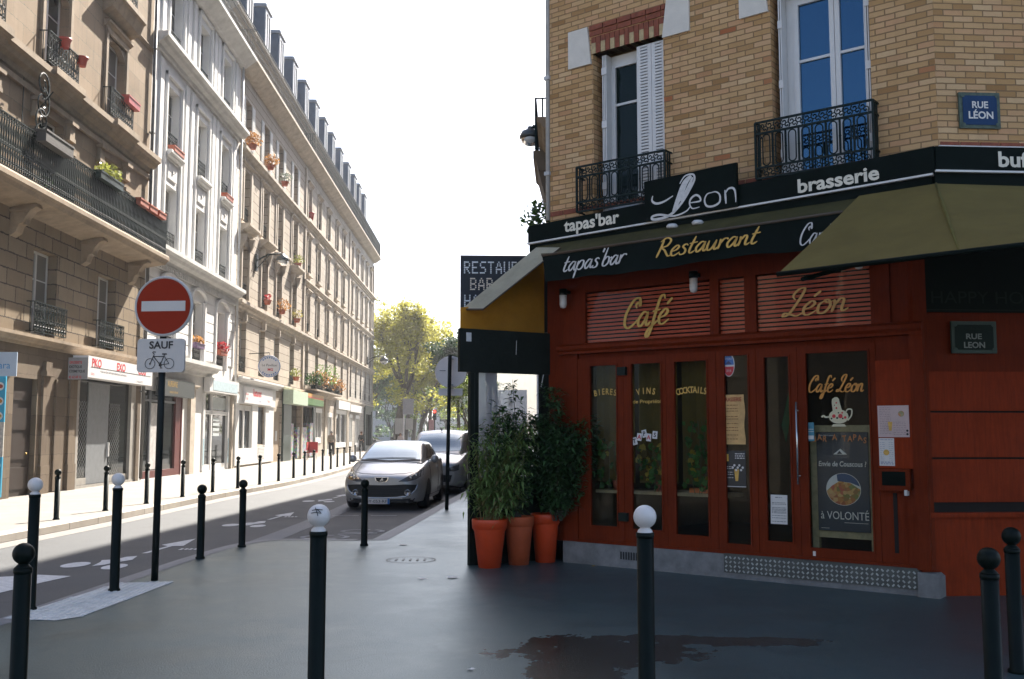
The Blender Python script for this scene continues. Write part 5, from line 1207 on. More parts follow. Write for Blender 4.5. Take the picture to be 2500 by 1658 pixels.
d1 = leaf(.21, .88, .38, .80, .30, .46, 2.46, 2.54); d2 = leaf(.885, 1.47, .98, 1.42, .30, .45, 2.46, 2.54); d3 = leaf(1.475, 2.12, 1.57, 2.02, .30, .42, 2.46, 2.54)
d4 = leaf(2.125, 2.605, 2.21, 2.53, .30, .36, 2.50, 2.54, name='fixed_light'); d5 = leaf(2.61, 3.085, 2.69, 3.01, .30, .42, 2.46, 2.54)
d6 = leaf(3.09, 3.93, 3.17, 3.87, .30, .38, 2.48, 2.54, name='entrance_door')
for z in (2.36, .6): MB(FC).box(.82, .94, TF, TF + .05, z - .05, z + .05).build('door_bolt', M_iron, d2)
mb = MB(FC); mb.tube([(3.09, TF + .06, 1.06), (3.09, TF + .06, 1.94)], .012, 8); mb.tube([(3.09, TF, 1.15), (3.09, TF + .06, 1.15)], .008, 6); mb.tube([(3.09, TF, 1.85), (3.09, TF + .06, 1.85)], .008, 6); mb.build('door_handle', mat('steel handle', (.55, .55, .54), .25, metal=.9), d6)
# right pier with panels, menu board and mailbox
bx((3.93, 4.42, -.2, TF - .01, .26, 2.6), (4.1, 4.42, -.2, TF - .02, 2.73, 3.38), name='pier', m=M_redpaint)
bx((4.29, 4.42, TF - .01, .02, .26, 2.6), (4.22, 4.29, TF - .01, .0, .3, 1.05), name='pier_moulding', m=M_redpaint)
bx((4.06, 4.10, TF - .012, TF - .004, .4, 1.0), name='pier_groove', m=mat('gap shade black', (.01, .006, .004), .9))  # raised black strip, its colour standing for the shade of a groove
bx((3.94, 4.285, TF - .01, .0, 1.25, 2.35), name='notice_board', m=M_redpaint2)
r = thing('mailbox', 'small dark red mailbox with a black slot under the menus', 'mailbox', FC((4.1, .03, 1.03)))
bx((3.96, 4.26, -.01, .06, 1.03, 1.245), name='box', m=M_redpaint, parent=r); bx((3.99, 4.22, .06, .064, 1.08, 1.22), name='flap', m=M_blk, parent=r); bx((4.21, 4.235, .0, .08, .985, 1.04), name='lock', m=M_silver, parent=r)
# plinth: worn stone, vent grille and tread plate
M_plinth = mat('worn grey stone', (.19, .185, .18), .85, var=.3, scale=5, bump=.5, grime=.45)
mb = MB(FC); mb.box(.0, 2.2, -.3, 0, -.02, .262); mb.box(2.2, 4.3, -.3, 0, -.02, .06); mb.build('plinth', M_plinth, cafe)
mb = MB(FC); q = [(4.3, -.02), (4.5, -.02), (4.5, .2), (4.47, .235), (4.3, .24)]; mb.prism(q, -.3, .05); mb.build('corner_stone', M_plinth, cafe)
bx(*[(.84 + k * .036, .862 + k * .036, 0, .003, .10, .19) for k in range(7)], name='vent_grille', m=mat('vent dark', (.02, .02, .02), .8))
M_tread = mat('tread plate', (.085, .088, .08), .55, metal=.2, var=.25, scale=7, grime=.5)
mb = MB(FC); mb.box(2.2, 4.3, -.05, .01, .06, .255); mb.box(2.2, 4.32, -.12, .012, .255, .268); plate_ = mb.build('tread_plate', M_tread, cafe); mb = MB(FC)
for i in range(40):
    for j in range(4):
        s, z, a = 2.23 + i * .052, .085 + j * .047, .016
        if (i + j) % 2: P = [(s - a, z - a * .3), (s - a * .3, z - a), (s + a, z + a * .3), (s + a * .3, z + a)]
        else: P = [(s - a, z + a * .3), (s + a * .3, z - a), (s + a, z - a * .3), (s - a * .3, z + a)]
        mb.prism(P, .01, .014)
mb.build('tread_studs', mat('worn bright steel', (.40, .41, .38), .45, var=.4, scale=9, grime=.4), plate_)
# behind the glass: blinds, climbing plants, little table top
mb = MB(FC)
for a, b in ((.3, .86), (.92, 1.46), (1.52, 2.08)):
    for k in range(6): mb.face([(a + (b - a) * k / 6, -.34 - .02 * (k % 2), 1.0), (a + (b - a) * (k + 1) / 6, -.34 - .02 * ((k + 1) % 2), 1.0), (a + (b - a) * (k + 1) / 6, -.34 - .02 * ((k + 1) % 2), 2.56), (a + (b - a) * k / 6, -.34 - .02 * (k % 2), 2.56)])
mb.build('window_blind', M_curtain, cafe)
bx((.3, 2.1, -.75, -.3, .86, .9), name='counter_shelf', m=mat('pale wood', (.36, .27, .15), .6, var=.3, scale=8))
def ivy(label, s, w, z0, z1, n, seed, gold):
    r = thing('climbing_plant', label, 'plant', FC((s, -.2, .95)))
    g = random.Random(seed); mbs = [MB(FC), MB(FC)]
    for k in range(n):
        x = s + g.uniform(-w, w); z = g.uniform(z0, z1); a = g.uniform(.025, .055); t = -.2 + g.uniform(-.08, .06); q = g.uniform(0, 6.3); ca, sa = math.cos(q), math.sin(q)
        mb = mbs[1 if g.random() < gold else 0]
        mb.face([(x + (u * ca - v * sa) * a, t + g.uniform(-.02, .02), z + (u * sa + v * ca) * a) for u, v in ((0, -1), (.7, -.5), (.9, .35), (.3, .4), (0, 1), (-.3, .4), (-.9, .35), (-.7, -.5))])
    mbs[0].build('leaves', leaf_mat('window ivy', (.07, .17, .03), .5), r); mbs[1].build('yellow_leaves', leaf_mat('window ivy yellow', (.45, .33, .04), .5), r)
    st = MB(FC)
    for k in range(4): st.tube([(s + g.uniform(-w, w), -.2, .9), (s + g.uniform(-w, w), -.2, (z0 + z1) / 2), (s + g.uniform(-w, w), -.2, z1)], .005, 4)
    st.build('stems', mat('plant stem', (.10, .09, .03), .7), r)
    pt = MB(FC); pt.lathe([(.05, 0), (.07, .12), (.06, .12)], (s, -.35, .9), 10); pt.build('pot', M_terra, r)
ivy('dim climbing plant behind the glass marked Bieres', .6, .18, .95, 1.5, 38, 1, .15); ivy('yellow leaved climbing plant behind the glass with the Tapas tiles', 1.2, .2, .95, 1.45, 60, 2, .35); ivy('green climbing plant behind the glass marked Cocktails', 1.82, .19, .95, 1.75, 70, 3, .15)
tag(bx((1.62, 1.9, -.4, -.3, .905, .96), name='orange_tray', m=mat('orange plastic', (.65, .14, .02), .4), parent=None), 'orange tray on the shelf behind the glass marked Cocktails', 'tray')
mb = MB(FC); mb.face([(2.7, -.5, 1.7), (2.95, -.3, 2.35), (3.0, -.3, 2.45), (3.0, -.3, 2.3), (2.75, -.5, 1.5)]); mb.face([(2.94, -.4, 1.2), (3.0, -.4, 1.2), (3.0, -.4, 1.8), (2.97, -.4, 1.8)]); mb.build('green_drape', cloth_mat('green drape', (.04, .16, .06), .3), cafe)

# ---- lettering and papers on the glass
def glass_text(body, s0, s1, z, cap, m, t=TF - .024, rot=.0, shear=0., parent=cafe, bold=.002): return fit_text(body, FC, s0, s1, z, cap, m, 'window_lettering', parent, t, shear=shear, bold=bold, rot=rot)
def arc_text(body, s0, s1, z, cap, m, rise):
    n = len(body); w = (s1 - s0) / n
    for i, ch in enumerate(body):
        u = (i + .5) / n * 2 - 1; mb = text_mb(ch, cap / .72, FC, s0 + w * (i + .5), z + rise * (1 - u * u), TF - .024, align='CENTER', rot=-u * .25, sx=.8, bold=.003)
        yield mb
for body, s0, s1, z, cap, rise in (('BIERES', .44, .77, 2.06, .075, .025), ('VINS', 1.05, 1.32, 2.06, .075, .02), ('COCKTAILS', 1.605, 1.985, 2.05, .075, .025)):
    m_ = MB(FC)
    for q in arc_text(body, s0, s1, z, cap, M_goldl, rise): merge(m_, q)
    m_.build('window_lettering', M_goldl, cafe)
glass_text('de Propriété', 1.0, 1.40, 1.965, .045, M_goldl)
M_paper = mat('white paper', (.66, .62, .58), .7, var=.06); M_ink = mat('grey ink', (.12, .12, .13), .8)
for i, (ch, s, z, a) in enumerate((('T', 1.02, 1.51, .25), ('A', 1.085, 1.56, -.12), ('P', 1.155, 1.60, .2), ('A', 1.215, 1.555, -.1), ('S', 1.30, 1.585, -.1))):
    r = thing('letter_card', 'white letter card %s, %s of the crooked Tapas row on the glass' % (('T', 'first A', 'P', 'second A', 'S')[i], ('first', 'second', 'third', 'fourth', 'last')[i]), 'letter card', FC((s, TF, z)), 'letter cards on the glass')
    ca, sa = math.cos(a), math.sin(a); mb = MB(FC); mb.prism([(s + u * .032 * ca - v * .045 * sa, z + u * .032 * sa + v * .045 * ca) for u, v in ((-1, -1), (1, -1), (1, 1), (-1, 1))], TF - .027, TF - .023); mb.build('card', M_paper, r)
    text_mb(ch, .075, FC, s + .02 * sa, z - .025, TF - .021, align='CENTER', rot=a, bold=.003).build('letter', M_red if i in (1, 3) else M_black, r)
def sheet(name, label, s0, s1, z0, z1, m, t=TF - .022, lines=(), ink=None, cat='notice', tilt=0., ragged=0.):
    r = thing(name, label, cat, FC(((s0 + s1) / 2, t, z0)))
    if ragged:
        g = random.Random(3); P = [(s0 + ragged * g.uniform(-1, 1) + (s1 - s0) * 0, z0 + (z1 - z0) * k / 7) for k in range(8)]; P = [(s0 + ragged * math.sin(k * 1.2), z0 + (z1 - z0) * k / 9) for k in range(10)]; Q = [(s1 + ragged * math.sin(k * 1.2 + .7), z0 + (z1 - z0) * k / 9) for k in range(10)]
        pts = P[::-1] + Q
    else: pts = [(s0, z0), (s1, z0), (s1 + tilt, z1), (s0 + tilt, z1)]
    mb = MB(FC); mb.prism(pts[::1], t - .002, t); mb.build('sheet', m, r)
    if lines:
        mb = MB(FC)
        for (a, b, z, h) in lines:
            g = random.Random(int(z * 1000)); x = s0 + (s1 - s0) * a
            while x < s0 + (s1 - s0) * b:
                l = g.uniform(.25, 1.) * .035; e = min(x + l, s0 + (s1 - s0) * b); zz = z0 + (z1 - z0) * z; mb.box(x, e, t + .001, t + .002, zz, zz + h); x = e + .008
        mb.build('printed_lines', ink or M_ink, r)
    return r
M_parch = mat('parchment paper', (.60, .36, .14), .7, var=.2, scale=9)
r = sheet('parchment_menu', 'ragged orange parchment menu headed Brasserie on the narrow glass', 2.185, 2.455, 1.48, 2.04, M_parch, lines=[(.12, .7, v, .009) for v in (.78, .71, .66, .55, .5, .41, .33, .27, .18, .1)], ink=mat('brown ink', (.22, .09, .03), .8), ragged=.008, cat='menu')
fit_text('BRASSERIE', FC, 2.20, 2.42, 1.965, .045, mat('red brown ink', (.30, .03, .015), .7), 'heading', r, TF - .019, bold=.003)
r = sheet('dark_poster', 'dark drinks poster with a small gold glass under the parchment menu', 2.2, 2.455, 1.0, 1.41, mat('dark poster paper', (.02, .022, .024), .4), lines=[(.5, .95, v, .012) for v in (.9, .84, .78)] + [(.05, .4, v, .007) for v in (.55, .5, .4, .34, .25)], ink=M_silver, cat='poster')
mb = MB(FC); mb.prism([(2.33, 1.07), (2.36, 1.07), (2.375, 1.2), (2.315, 1.2)], TF - .021, TF - .018); mb.box(2.21, 2.25, TF - .021, TF - .018, 1.29, 1.37); mb.build('glass_picture', M_goldl, r)
mb = MB(FC); 
for k in range(7): mb.disc(2.3 + .02 * k, 1.22 + .03 * math.sin(k * 2.1), .014, TF - .017, 8)
mb.build('flower_picture', M_paper, r); mb = MB(FC); mb.box(2.2, 2.455, TF - .021, TF - .018, 1.005, 1.012); mb.build('border', M_paper, r)
sheet('paper_notice', 'white printed paper taped low on the narrow glass left of the door', 2.735, 2.925, .62, .935, M_paper, lines=[(.3, .7, .9, .007)] + [(.1, .95, v, .006) for v in (.72, .67, .55, .5, .46, .41, .37, .28, .2, .08)], tilt=.006)
r = thing('oval_sticker', 'oval blue white and red sticker high on the narrow glass', 'sticker', FC((2.27, TF, 2.25)))
mb = MB(FC); mb.disc(2.275, 2.38, .072, TF - .022, 28, .135); mb.build('rim', M_paper, r)
mb = MB(FC); P = [(2.275 + .062 * math.cos(a), 2.38 + .12 * math.sin(a)) for a in np.linspace(0, math.pi, 15)]; mb.face([(x, TF - .019, z) for x, z in P]); mb.build('blue_half', mat('sticker blue', (.04, .15, .42), .4), r)
mb = MB(FC); P = [(2.275 + .062 * math.cos(a), 2.36 + .105 * math.sin(a)) for a in np.linspace(math.pi, 2 * math.pi, 15)]; mb.face([(x, TF - .018, z) for x, z in P]); mb.build('red_half', M_red, r)
fit_text('ETOILE', FC, 2.235, 2.315, 2.44, .02, M_paper, 'lettering', r, TF - .015); mb = MB(FC); mb.prism([(2.235, 2.39), (2.275, 2.425), (2.315, 2.39)], TF - .017, TF - .015); mb.build('emblem', mat('sticker navy', (.015, .03, .12), .4), r)
fit_text('2016', FC, 2.245, 2.305, 2.30, .028, M_paper, 'lettering', r, TF - .014)
# door: gold script, painted teapot, easel with couscous poster behind the glass
script_mb("Café Léon", .085, FC, 3.19, 2.045, TF - .024, .28, .008, .60, -.01).build('window_lettering', mat('orange gold letters', (.62, .26, .04), .5), d6)
r = thing('teapot_picture', 'cream painted teapot with tall lid and red flowers on the door glass', 'picture', FC((3.52, TF, 1.67)))
mb = MB(FC); t = TF - .024
mb.face([(3.52 + .105 * math.cos(a), t, 1.78 + .075 * math.sin(a)) for a in np.linspace(0, 2 * math.pi, 26)[:-1]]); mb.face([(x, t + .0005, z) for x, z in ((3.46, 1.70), (3.58, 1.70), (3.60, 1.675), (3.44, 1.675))])
mb.face([(x, t + .0005, z) for x, z in ((3.46, 1.84), (3.56, 1.84), (3.535, 1.93), (3.53, 1.965), (3.51, 1.985), (3.485, 1.985), (3.455, 1.965), (3.45, 1.93))]); mb.ribbon(crom([(3.42, 1.78), (3.38, 1.775), (3.36, 1.79), (3.335, 1.775)], 5), .009, t); mb.ribbon(crom([(3.615, 1.74), (3.655, 1.79), (3.66, 1.85), (3.62, 1.855), (3.60, 1.83)], 6), .007, t)
mb.build('pot', mat('cream paint', (.60, .54, .36), .6), r)
mb = MB(FC)
for s, z, q in ((3.47, 1.785, .02), (3.54, 1.785, .024), (3.59, 1.77, .014), (3.50, 1.87, .01), (3.50, 1.925, .009), (3.56, 1.82, .01)): mb.disc(s, z, q, t + .002, 10)
mb.build('flowers', M_red, r); mb = MB(FC)
for s, z, q in ((3.505, 1.765, .012), (3.565, 1.76, .01), (3.445, 1.76, .01), (3.52, 1.82, .008), (3.48, 1.90, .006)): mb.disc(s, z, q, t + .003, 8)
mb.build('leaves', M_dg, r)
mb = MB(FC)
for i, ch in enumerate('BAR A TAPAS'): merge(mb, text_mb(ch, .085, FC, 3.23 + i * .054, 1.515 + .012 * math.sin(i * 1.7) + .014 * (1 - ((i - 5) / 5) ** 2), TF - .024, rot=.1 * math.sin(i * 2.3), sx=.85, bold=.003))
mb.build('window_lettering', mat('dull orange letters', (.34, .13, .03), .6), d6)
ez = thing('easel_frame', 'pale wooden easel frame standing behind the door glass', 'easel', FC((3.52, -.2, .26))); M_wood = mat('easel wood', (.30, .24, .13), .7, var=.25, scale=14)
bx((3.165, 3.235, -.22, -.16, .3, 1.62), (3.79, 3.865, -.22, -.16, .3, 1.62), (3.165, 3.865, -.21, -.15, 1.62, 1.69), (3.235, 3.79, -.21, -.17, .5, .57), name='frame', m=M_wood, parent=ez)
ps = thing('couscous_poster', 'navy poster reading Envie de Couscous, a volonté, with a round dish photo on the easel', 'poster', FC((3.52, -.14, .55))); tp_ = -.145
bx((3.24, 3.79, tp_ - .01, tp_, .575, 1.615), name='sheet', m=mat('navy poster', (.012, .022, .04), .4), parent=ps)
fit_text('Envie de Couscous ?', FC, 3.26, 3.77, 1.255, .055, M_paper, 'lettering', ps, tp_ + .004, shear=.1, bold=.002); fit_text('à VOLONTÉ', FC, 3.27, 3.78, .70, .085, M_paper, 'lettering', ps, tp_ + .004, bold=.0)
fit_text('en terrasse', FC, 3.28, 3.43, 1.575, .02, M_paper, 'lettering', ps, tp_ + .004)
mb = MB(FC); mb.box(3.27, 3.36, tp_ + .003, tp_ + .004, .60, .604); mb.box(3.52, 3.77, tp_ + .003, tp_ + .004, .665, .669)
mb.prism([(3.42, 1.38), (3.5, 1.44), (3.57, 1.38)], tp_ + .002, tp_ + .004); mb.build('poster_print', M_paper, ps)
mb = MB(FC); mb.prism([(3.46, 1.385), (3.49, 1.42), (3.52, 1.385)], tp_ + .004, tp_ + .006); mb.build('poster_peak', M_black, ps)
ph = MB(FC); ph.disc(3.52, 1.015, .185, tp_ + .003, 36, .17); ph.build('photo_rim', M_paper, ps)
fm = Nt('couscous photo'); v = fm.node("ShaderNodeTexVoronoi"); v.inputs["Scale"].default_value = 26; fm.link(fm.coord('Object'), v.inputs["Vector"]); s_ = fm.node("ShaderNodeSeparateColor"); fm.link(v.outputs["Color"], s_.inputs[0])
fm.link(fm.ramp(s_.outputs[0], [(0, (.30, .07, .015)), (.3, (.48, .20, .04)), (.55, (.55, .33, .12)), (.75, (.42, .05, .03)), (.9, (.16, .17, .03)), (1, (.60, .50, .35))]), fm.p.inputs["Base Color"])
mb = MB(FC); P = [(3.52 + .18 * math.cos(a), 1.015 + .165 * math.sin(a)) for a in np.linspace(math.pi * 1.04, math.pi * 1.96 + .14, 24)]; mb.face([(x, tp_ + .006, z) for x, z in P + [(3.60, 1.08), (3.48, 1.10), (3.40, 1.05)]]); mb.build('food_photo', fm.m, ps)
mb = MB(FC); P = [(3.52 + .18 * math.cos(a), 1.015 + .165 * math.sin(a)) for a in np.linspace(.2, math.pi * .62, 14)]; mb.face([(x, tp_ + .007, z) for x, z in P + [(3.46, 1.10), (3.6, 1.085)]]); mb.build('blue_plate', mat('poster blue', (.02, .06, .15), .4), ps)
bx((3.18, 3.25, TF - .024, TF - .021, 1.52, 1.72), name='door_card', m=mat('teal card', (.05, .22, .30), .5), parent=d6)
bx((3.185, 3.245, TF - .020, TF - .018, 1.54, 1.58), (3.185, 3.245, TF - .020, TF - .018, 1.62, 1.625), (3.185, 3.245, TF - .020, TF - .018, 1.645, 1.65), name='card_print', m=M_paper, parent=d6)
bx((3.21, 3.24, TF, TF + .003, .31, .36), name='door_sticker', m=M_paper, parent=d6)
# menus on the pier
r = sheet('menu_sheet', 'pink landscape menu with a beer glass picture on the red pier', 3.95, 4.26, 1.565, 1.885, mat('pink paper', (.56, .42, .40), .6), t=.004, lines=[(.06, .42, v, .005) for v in np.arange(.1, .95, .055)] + [(.5, .9, v, .005) for v in np.arange(.08, .5, .055)], ink=mat('faint ink', (.36, .26, .25), .8), cat='menu')
mb = MB(FC); mb.prism([(4.06, 1.63), (4.085, 1.63), (4.095, 1.72), (4.05, 1.72)], .005, .007); mb.build('beer_picture', M_goldl, r); mb = MB(FC); mb.disc(4.185, 1.8, .03, .007, 14); mb.build('dish_picture', fm.m, r)
mb = MB(FC); mb.disc(4.24, 1.63, .012, .007, 8); mb.disc(4.24, 1.595, .012, .007, 8); mb.build('stamp', M_black, r)
r = sheet('menu_sheet', 'white portrait menu with a yellow picture below the pink menu', 3.952, 4.105, 1.275, 1.555, M_paper, t=.004, lines=[(.1, .9, .93, .007)] + [(.08, .38, v, .004) for v in np.arange(.2, .85, .07)] + [(.65, .93, v, .004) for v in np.arange(.2, .85, .07)] + [(.08, .92, v, .012) for v in (.05, .11)], ink=mat('grey blue ink', (.3, .32, .4), .8), cat='menu')
mb = MB(FC); mb.disc(4.025, 1.41, .03, .007, 14); mb.build('dish_picture', M_goldl, r)
# lamps hanging under the awning
M_lampw = mat('white lamp glass', (.68, .63, .6), .3)
for i, (s, z, lab) in enumerate(((.09, 3.18, 'white cylinder lamp at the left end of the slatted lights'), (1.93, 3.22, 'white cylinder lamp over the middle of the slatted lights'), (3.84, 3.30, 'white lamp half hidden under the edge of the corner awning'))):
    r = thing('wall_lamp', lab, 'lamp', FC((s, .1, z)), 'lamps over the cafe windows'); mb = MB(FC); mb.lathe([(0, .0), (.035, .012), (.046, .05), (.046, .17), (0, .17)], (s, .1, z), 14); mb.build('lamp_glass', M_lampw, r)
    mb = MB(FC); mb.lathe([(.05, .17), (.052, .25), (.0, .25)], (s, .1, z), 14); mb.box(s - .02, s + .02, -.06, .1, z + .2, z + .24); mb.build('holder', M_blk, r)

# ---- cut corner: red boards, painted plaques
bx((.0, 7, -.16, -.02, 0, ZH + .2), name='corner_wall', m=M_redpaint, fr=FH)
pan = [( .79 + .13, 1.345), (1.365, 1.81), (1.83, 2.225)]
bx((-.08, 7, -.019, .004, .8, 2.21), name='gap_shade_sheet', m=MATS['gap shade black'], fr=FH)  # black sheet behind the red boards, painted for the shade in their gaps
bx(*[(-.06, 7, -.02, .03, a, b) for a, b in pan], name='red_board', m=M_redpaint2, fr=FH)
bx((-.1, 7, -.02, .06, .77, .82), (-.02, 7, -.02, .015, .0, .77), name='base_board', m=M_redpaint2, fr=FH)
bx((-.16, -.02, -.1, .05, .24, 3.9), name='corner_post', m=M_redpaint, fr=FH)
r = thing('happy_hour_board', 'dark board with faint Happy Hour letters under the corner awning', 'sign', FH((.5, .05, 2.8)))
bx((-.02, 1.5, -.015, .02, 2.83, 3.5), name='board', m=mat('dark green board', (.004, .008, .005), .6, spec=.1), fr=FH, parent=r); fit_text('HAPPY HOUR', FH, .05, 1.3, 2.92, .13, mat('faded letters', (.02, .03, .022), .7, spec=.1), 'lettering', r, .024); bx((.0, 1.45, .02, .023, 2.85, 2.858), name='border', m=MATS['faded letters'], fr=FH, parent=r)
def plaque(label, s0, s1, z0, z1, mb_, mrim, lines, t, FH):
    r = thing('street_name_plate', label, 'street sign', FH(((s0 + s1) / 2, t, z0)))
    bx((s0, s1, t - .02, t + .008, z0, z1), name='rim', m=mrim, fr=FH, parent=r); bx((s0 + .035, s1 - .035, t + .008, t + .014, z0 + .035, z1 - .035), name='enamel', m=mb_, fr=FH, parent=r)
    mb = MB(FH)
    for x in (s0 + .035, s1 - .035):
        for z in (z0 + .035, z1 - .035): mb.disc(x, z, .022, t + .018, 12)
    mb.build('rivet', mrim, r)
    for (body, a, b, z, cap, m_) in lines: fit_text(body, FH, a, b, z, cap, m_, 'lettering', r, t + .018, bold=.004)
plaque('blue enamel plate reading Rue Leon on the upper brick corner', .22, .65, 4.70, 5.075, mat('enamel blue', (.008, .035, .10), .4, spec=.2), mat('verdigris rim', (.06, .085, .06), .6, var=.4, scale=20), [('RUE', .35, .52, 4.91, .07, M_paper), ('LÉON', .31, .57, 4.80, .075, M_paper)], .025, FU)
plaque('dark green plate reading Rue Leon on the red corner wall', .24, .71, 2.41, 2.735, mat('enamel dark green', (.006, .016, .011), .5, spec=.15), mat('dark green rim', (.02, .045, .03), .5), [('18e Arr', .42, .55, 2.645, .025, MATS['faded letters']), ('RUE', .385, .55, 2.555, .055, mat('grey letters', (.20, .22, .20), .6)), ('LEON', .36, .58, 2.465, .06, MATS['grey letters'])], .03, FH)
# ---- enclosed terrace on the street side
tr_ = thing('terrace_enclosure', 'black framed terrace enclosure with clear plastic end wall behind the red pots', 'terrace', (-.1, 13, 0))
FE = Frame((-.33, 12.3, 0), (.87, .49, 0), (.49, -.87, 0)); LE = 1.33
M_tarpk = cloth_mat('black green tarpaulin', (.008, .012, .008), .06, rough=.45)
pv = Nt('clear plastic sheet'); pv.n.remove(pv.p); a_ = pv.node("ShaderNodeBsdfTransparent"); a_.inputs[0].default_value = (.9, .9, .9, 1); b_s = pv.node("ShaderNodeBsdfDiffuse"); b_s.inputs[0].default_value = (.8, .8, .82, 1); c_s = pv.node("ShaderNodeBsdfTranslucent"); c_s.inputs[0].default_value = (.85, .85, .87, 1); g_s = pv.node("ShaderNodeBsdfGlossy"); g_s.inputs["Roughness"].default_value = .12
m1 = pv.node("ShaderNodeMixShader"); m1.inputs[0].default_value = .5; pv.link(b_s.outputs[0], m1.inputs[1]); pv.link(c_s.outputs[0], m1.inputs[2]); m2 = pv.node("ShaderNodeMixShader"); m2.inputs[0].default_value = .45; pv.link(m1.outputs[0], m2.inputs[1]); pv.link(a_.outputs[0], m2.inputs[2]); m3 = pv.node("ShaderNodeMixShader"); m3.inputs[0].default_value = .12; pv.link(m2.outputs[0], m3.inputs[1]); pv.link(g_s.outputs[0], m3.inputs[2]); pv.link(m3.outputs[0], pv.n["Material Output"].inputs[0])
M_pvc = pv.m
bx((.1, .22, -.06, .0, 0, 2.4), (LE - .2, LE, -.06, .0, 0, 2.9), name='post', m=M_tarpk, parent=tr_, fr=FE)
bx((-.06, LE, -.03, .02, 2.36, 2.9), name='tarpaulin', m=M_tarpk, parent=tr_, fr=FE); bx((.22, LE - .2, -.04, -.01, 0, 1.06), name='base_panel', m=M_tarpk, parent=tr_, fr=FE)
mb = MB(FE)
for k in range(8):
    a, b = .22 + .9 * k / 8, .22 + .9 * (k + 1) / 8; mb.face([(a, -.03 + .006 * math.sin(k * 1.9), 1.06), (b, -.03 + .006 * math.sin((k + 1) * 1.9), 1.06), (b, -.03, 2.36), (a, -.03, 2.36)], smooth=True)
mb.build('plastic_window', M_pvc, tr_)
OE = FE((.12, -.02, 0)); FT = Frame(OE, (-US), (-US.y, US.x, 0))                 # long side, running away up the street
bx((-4.2, 0, -.04, 0, 0, .8), (-4.2, 0, -.04, 0, 2.36, 2.9), *[(-k - .08, -k, -.05, .01, .8, 2.36) for k in (0, 1.4, 2.8, 4.1)], name='side_frame', m=M_tarpk, parent=tr_, fr=FT)
mb = MB(FT); mb.box(-4.1, -.08, -.025, -.02, .8, 2.36); mb.build('plastic_window', M_pvc, tr_)
mb = MB(FE); mb.tube([(LE - .12, .01, 2.55), (LE - .2, .012, 2.2)], .006, 4); mb.tube([(.75, .03, 2.78), (.74, .035, 2.6)], .004, 4); mb.build('cord', M_silver, tr_)
mb = MB(FE); mb.box(.03, .1, .02, .024, 2.74, 2.85); mb.build('clip', M_silver, tr_)
aw = thing('terrace_awning', 'sloping terrace awning with glowing yellow end panel and pale edge strip', 'awning', (.2, 12.8, 2.9))
def fe(p): return FE(p)
mb = MB(FE)
yl = [(-.045, 0, 2.9), (1.19, 0, 2.9), (1.19, 0, 3.86), (1.02, 0, 3.78), (.27, 0, 3.2), (-.045, 0, 3.16)]
mb.face(yl); mb.build('end_panel', cloth_mat('yellow canvas', (.44, .205, .022), .45), aw)
A_, B_, C_, D_ = Vector((.87, 12.1, 3.885)), Vector((.585, 12.5, 3.96)), Vector((-.36, 12.4, 3.15)), Vector((-.085, 12.1, 3.115))
mb = MB(); patch(D_, A_, B_, C_, 8, 3, .0); mb2 = mb; mb.build('edge_strip', cloth_mat('pale canvas', (.42, .38, .275), .2), aw)
mb = MB(); e0, e1 = Vector(C_), Vector(B_); off = US * 4.2; patch(e0, e1, e1 + US * 1.0, e0 + US * 1.0, 6, 4, .02); patch(e0 + US * 1.4, e1 + US * 1.4, e1 + off, e0 + off, 6, 4, .02); mb.build('canvas', M_olive, aw)
mb = MB(); mb.tube([tuple(C_), tuple(D_)], .014, 5); mb.tube([tuple(D_), tuple(A_)], .01, 5); mb.tube([tuple(C_ - Vector((0, 0, .01))), tuple(C_ + off)], .02, 5); mb.build('front_bar', MATS['brown bar'], aw)
# ------------------------------------------------------------------ shaded side of the street beyond the cafe
UL = lambda y: FS((-(y - 12.9), 0, 0))                    # wall point at street distance y
b6 = thing('apartment_building', 'shaded stone apartment building behind the cafe, only a sliver with a balcony in view', 'building', UL(32))
sA, sB = -46.0, -4.62
ops = [(s - .6, s + .6, z, z + 2.2) for s in np.arange(-43.5, -6, 3.3) for z in (4.6, 7.6, 10.7, 13.8, 17.0, 20.2)]  # storeys above the sliver are unseen, raised to throw the road shadow
w = MB(FS); wall_front(w, sA, sB, RZ, 25.2, ops, .3); shell(w, sA, sB, RZ, 25.2, -10); w.build('wall', MATS['shade darkened stone'], b6)  # wall colour darkened in place of shade
for o in ops: casement(FS, b6, *o, bars=2)
c = MB(FS); c.profile(corn(25.3, .5, .5), sA, sB); c.profile(corn(7.3, .3, .3), sA, sB); c.build('cornice', M_b1t, b6)
rf = MB(FS); rf.face([(sA, -.2, 25.3), (sB, -.2, 25.3), (sB, -1.8, 27.8), (sA, -1.8, 27.8)]); rf.face([(sA, -1.8, 27.8), (sB, -1.8, 27.8), (sB, -10, 25.3), (sA, -10, 25.3)]); rf.face([(sB, -.2, 25.3), (sB, -10, 25.3), (sB, -10, 25.3), (sB, -1.8, 27.8)]); rf = rf.build('roof', M_zinc, b6)
for s in np.arange(-43, -7, 4.6):
    d = MB(FS); d.box(s, s + 1.3, -1.8, -.1, 25.35, 27.3); d.build('dormer', M_zinc, rf)
for s in (-14.5, -23.2, -33.0): 
    d = MB(FS); d.box(s, s + 1.5, -3.4, -1.2, 26.6, 29.6); d.build('chimney', M_b1t, rf)
d = MB(FS); d.profile([(0, 7.16), (.42, 7.16), (.42, 7.02), (.36, 6.95), (.2, 6.3), (0, 5.9)], -8.3, -6.3); d.build('balcony_slab', MATS['shade darkened stone'], b6)
d = MB(FS); railing(d, -8.25, -6.35, .37, 7.2, 8.25, .1, True, 0, .018, True, 2.2); d.build('railing', M_iron, b6)
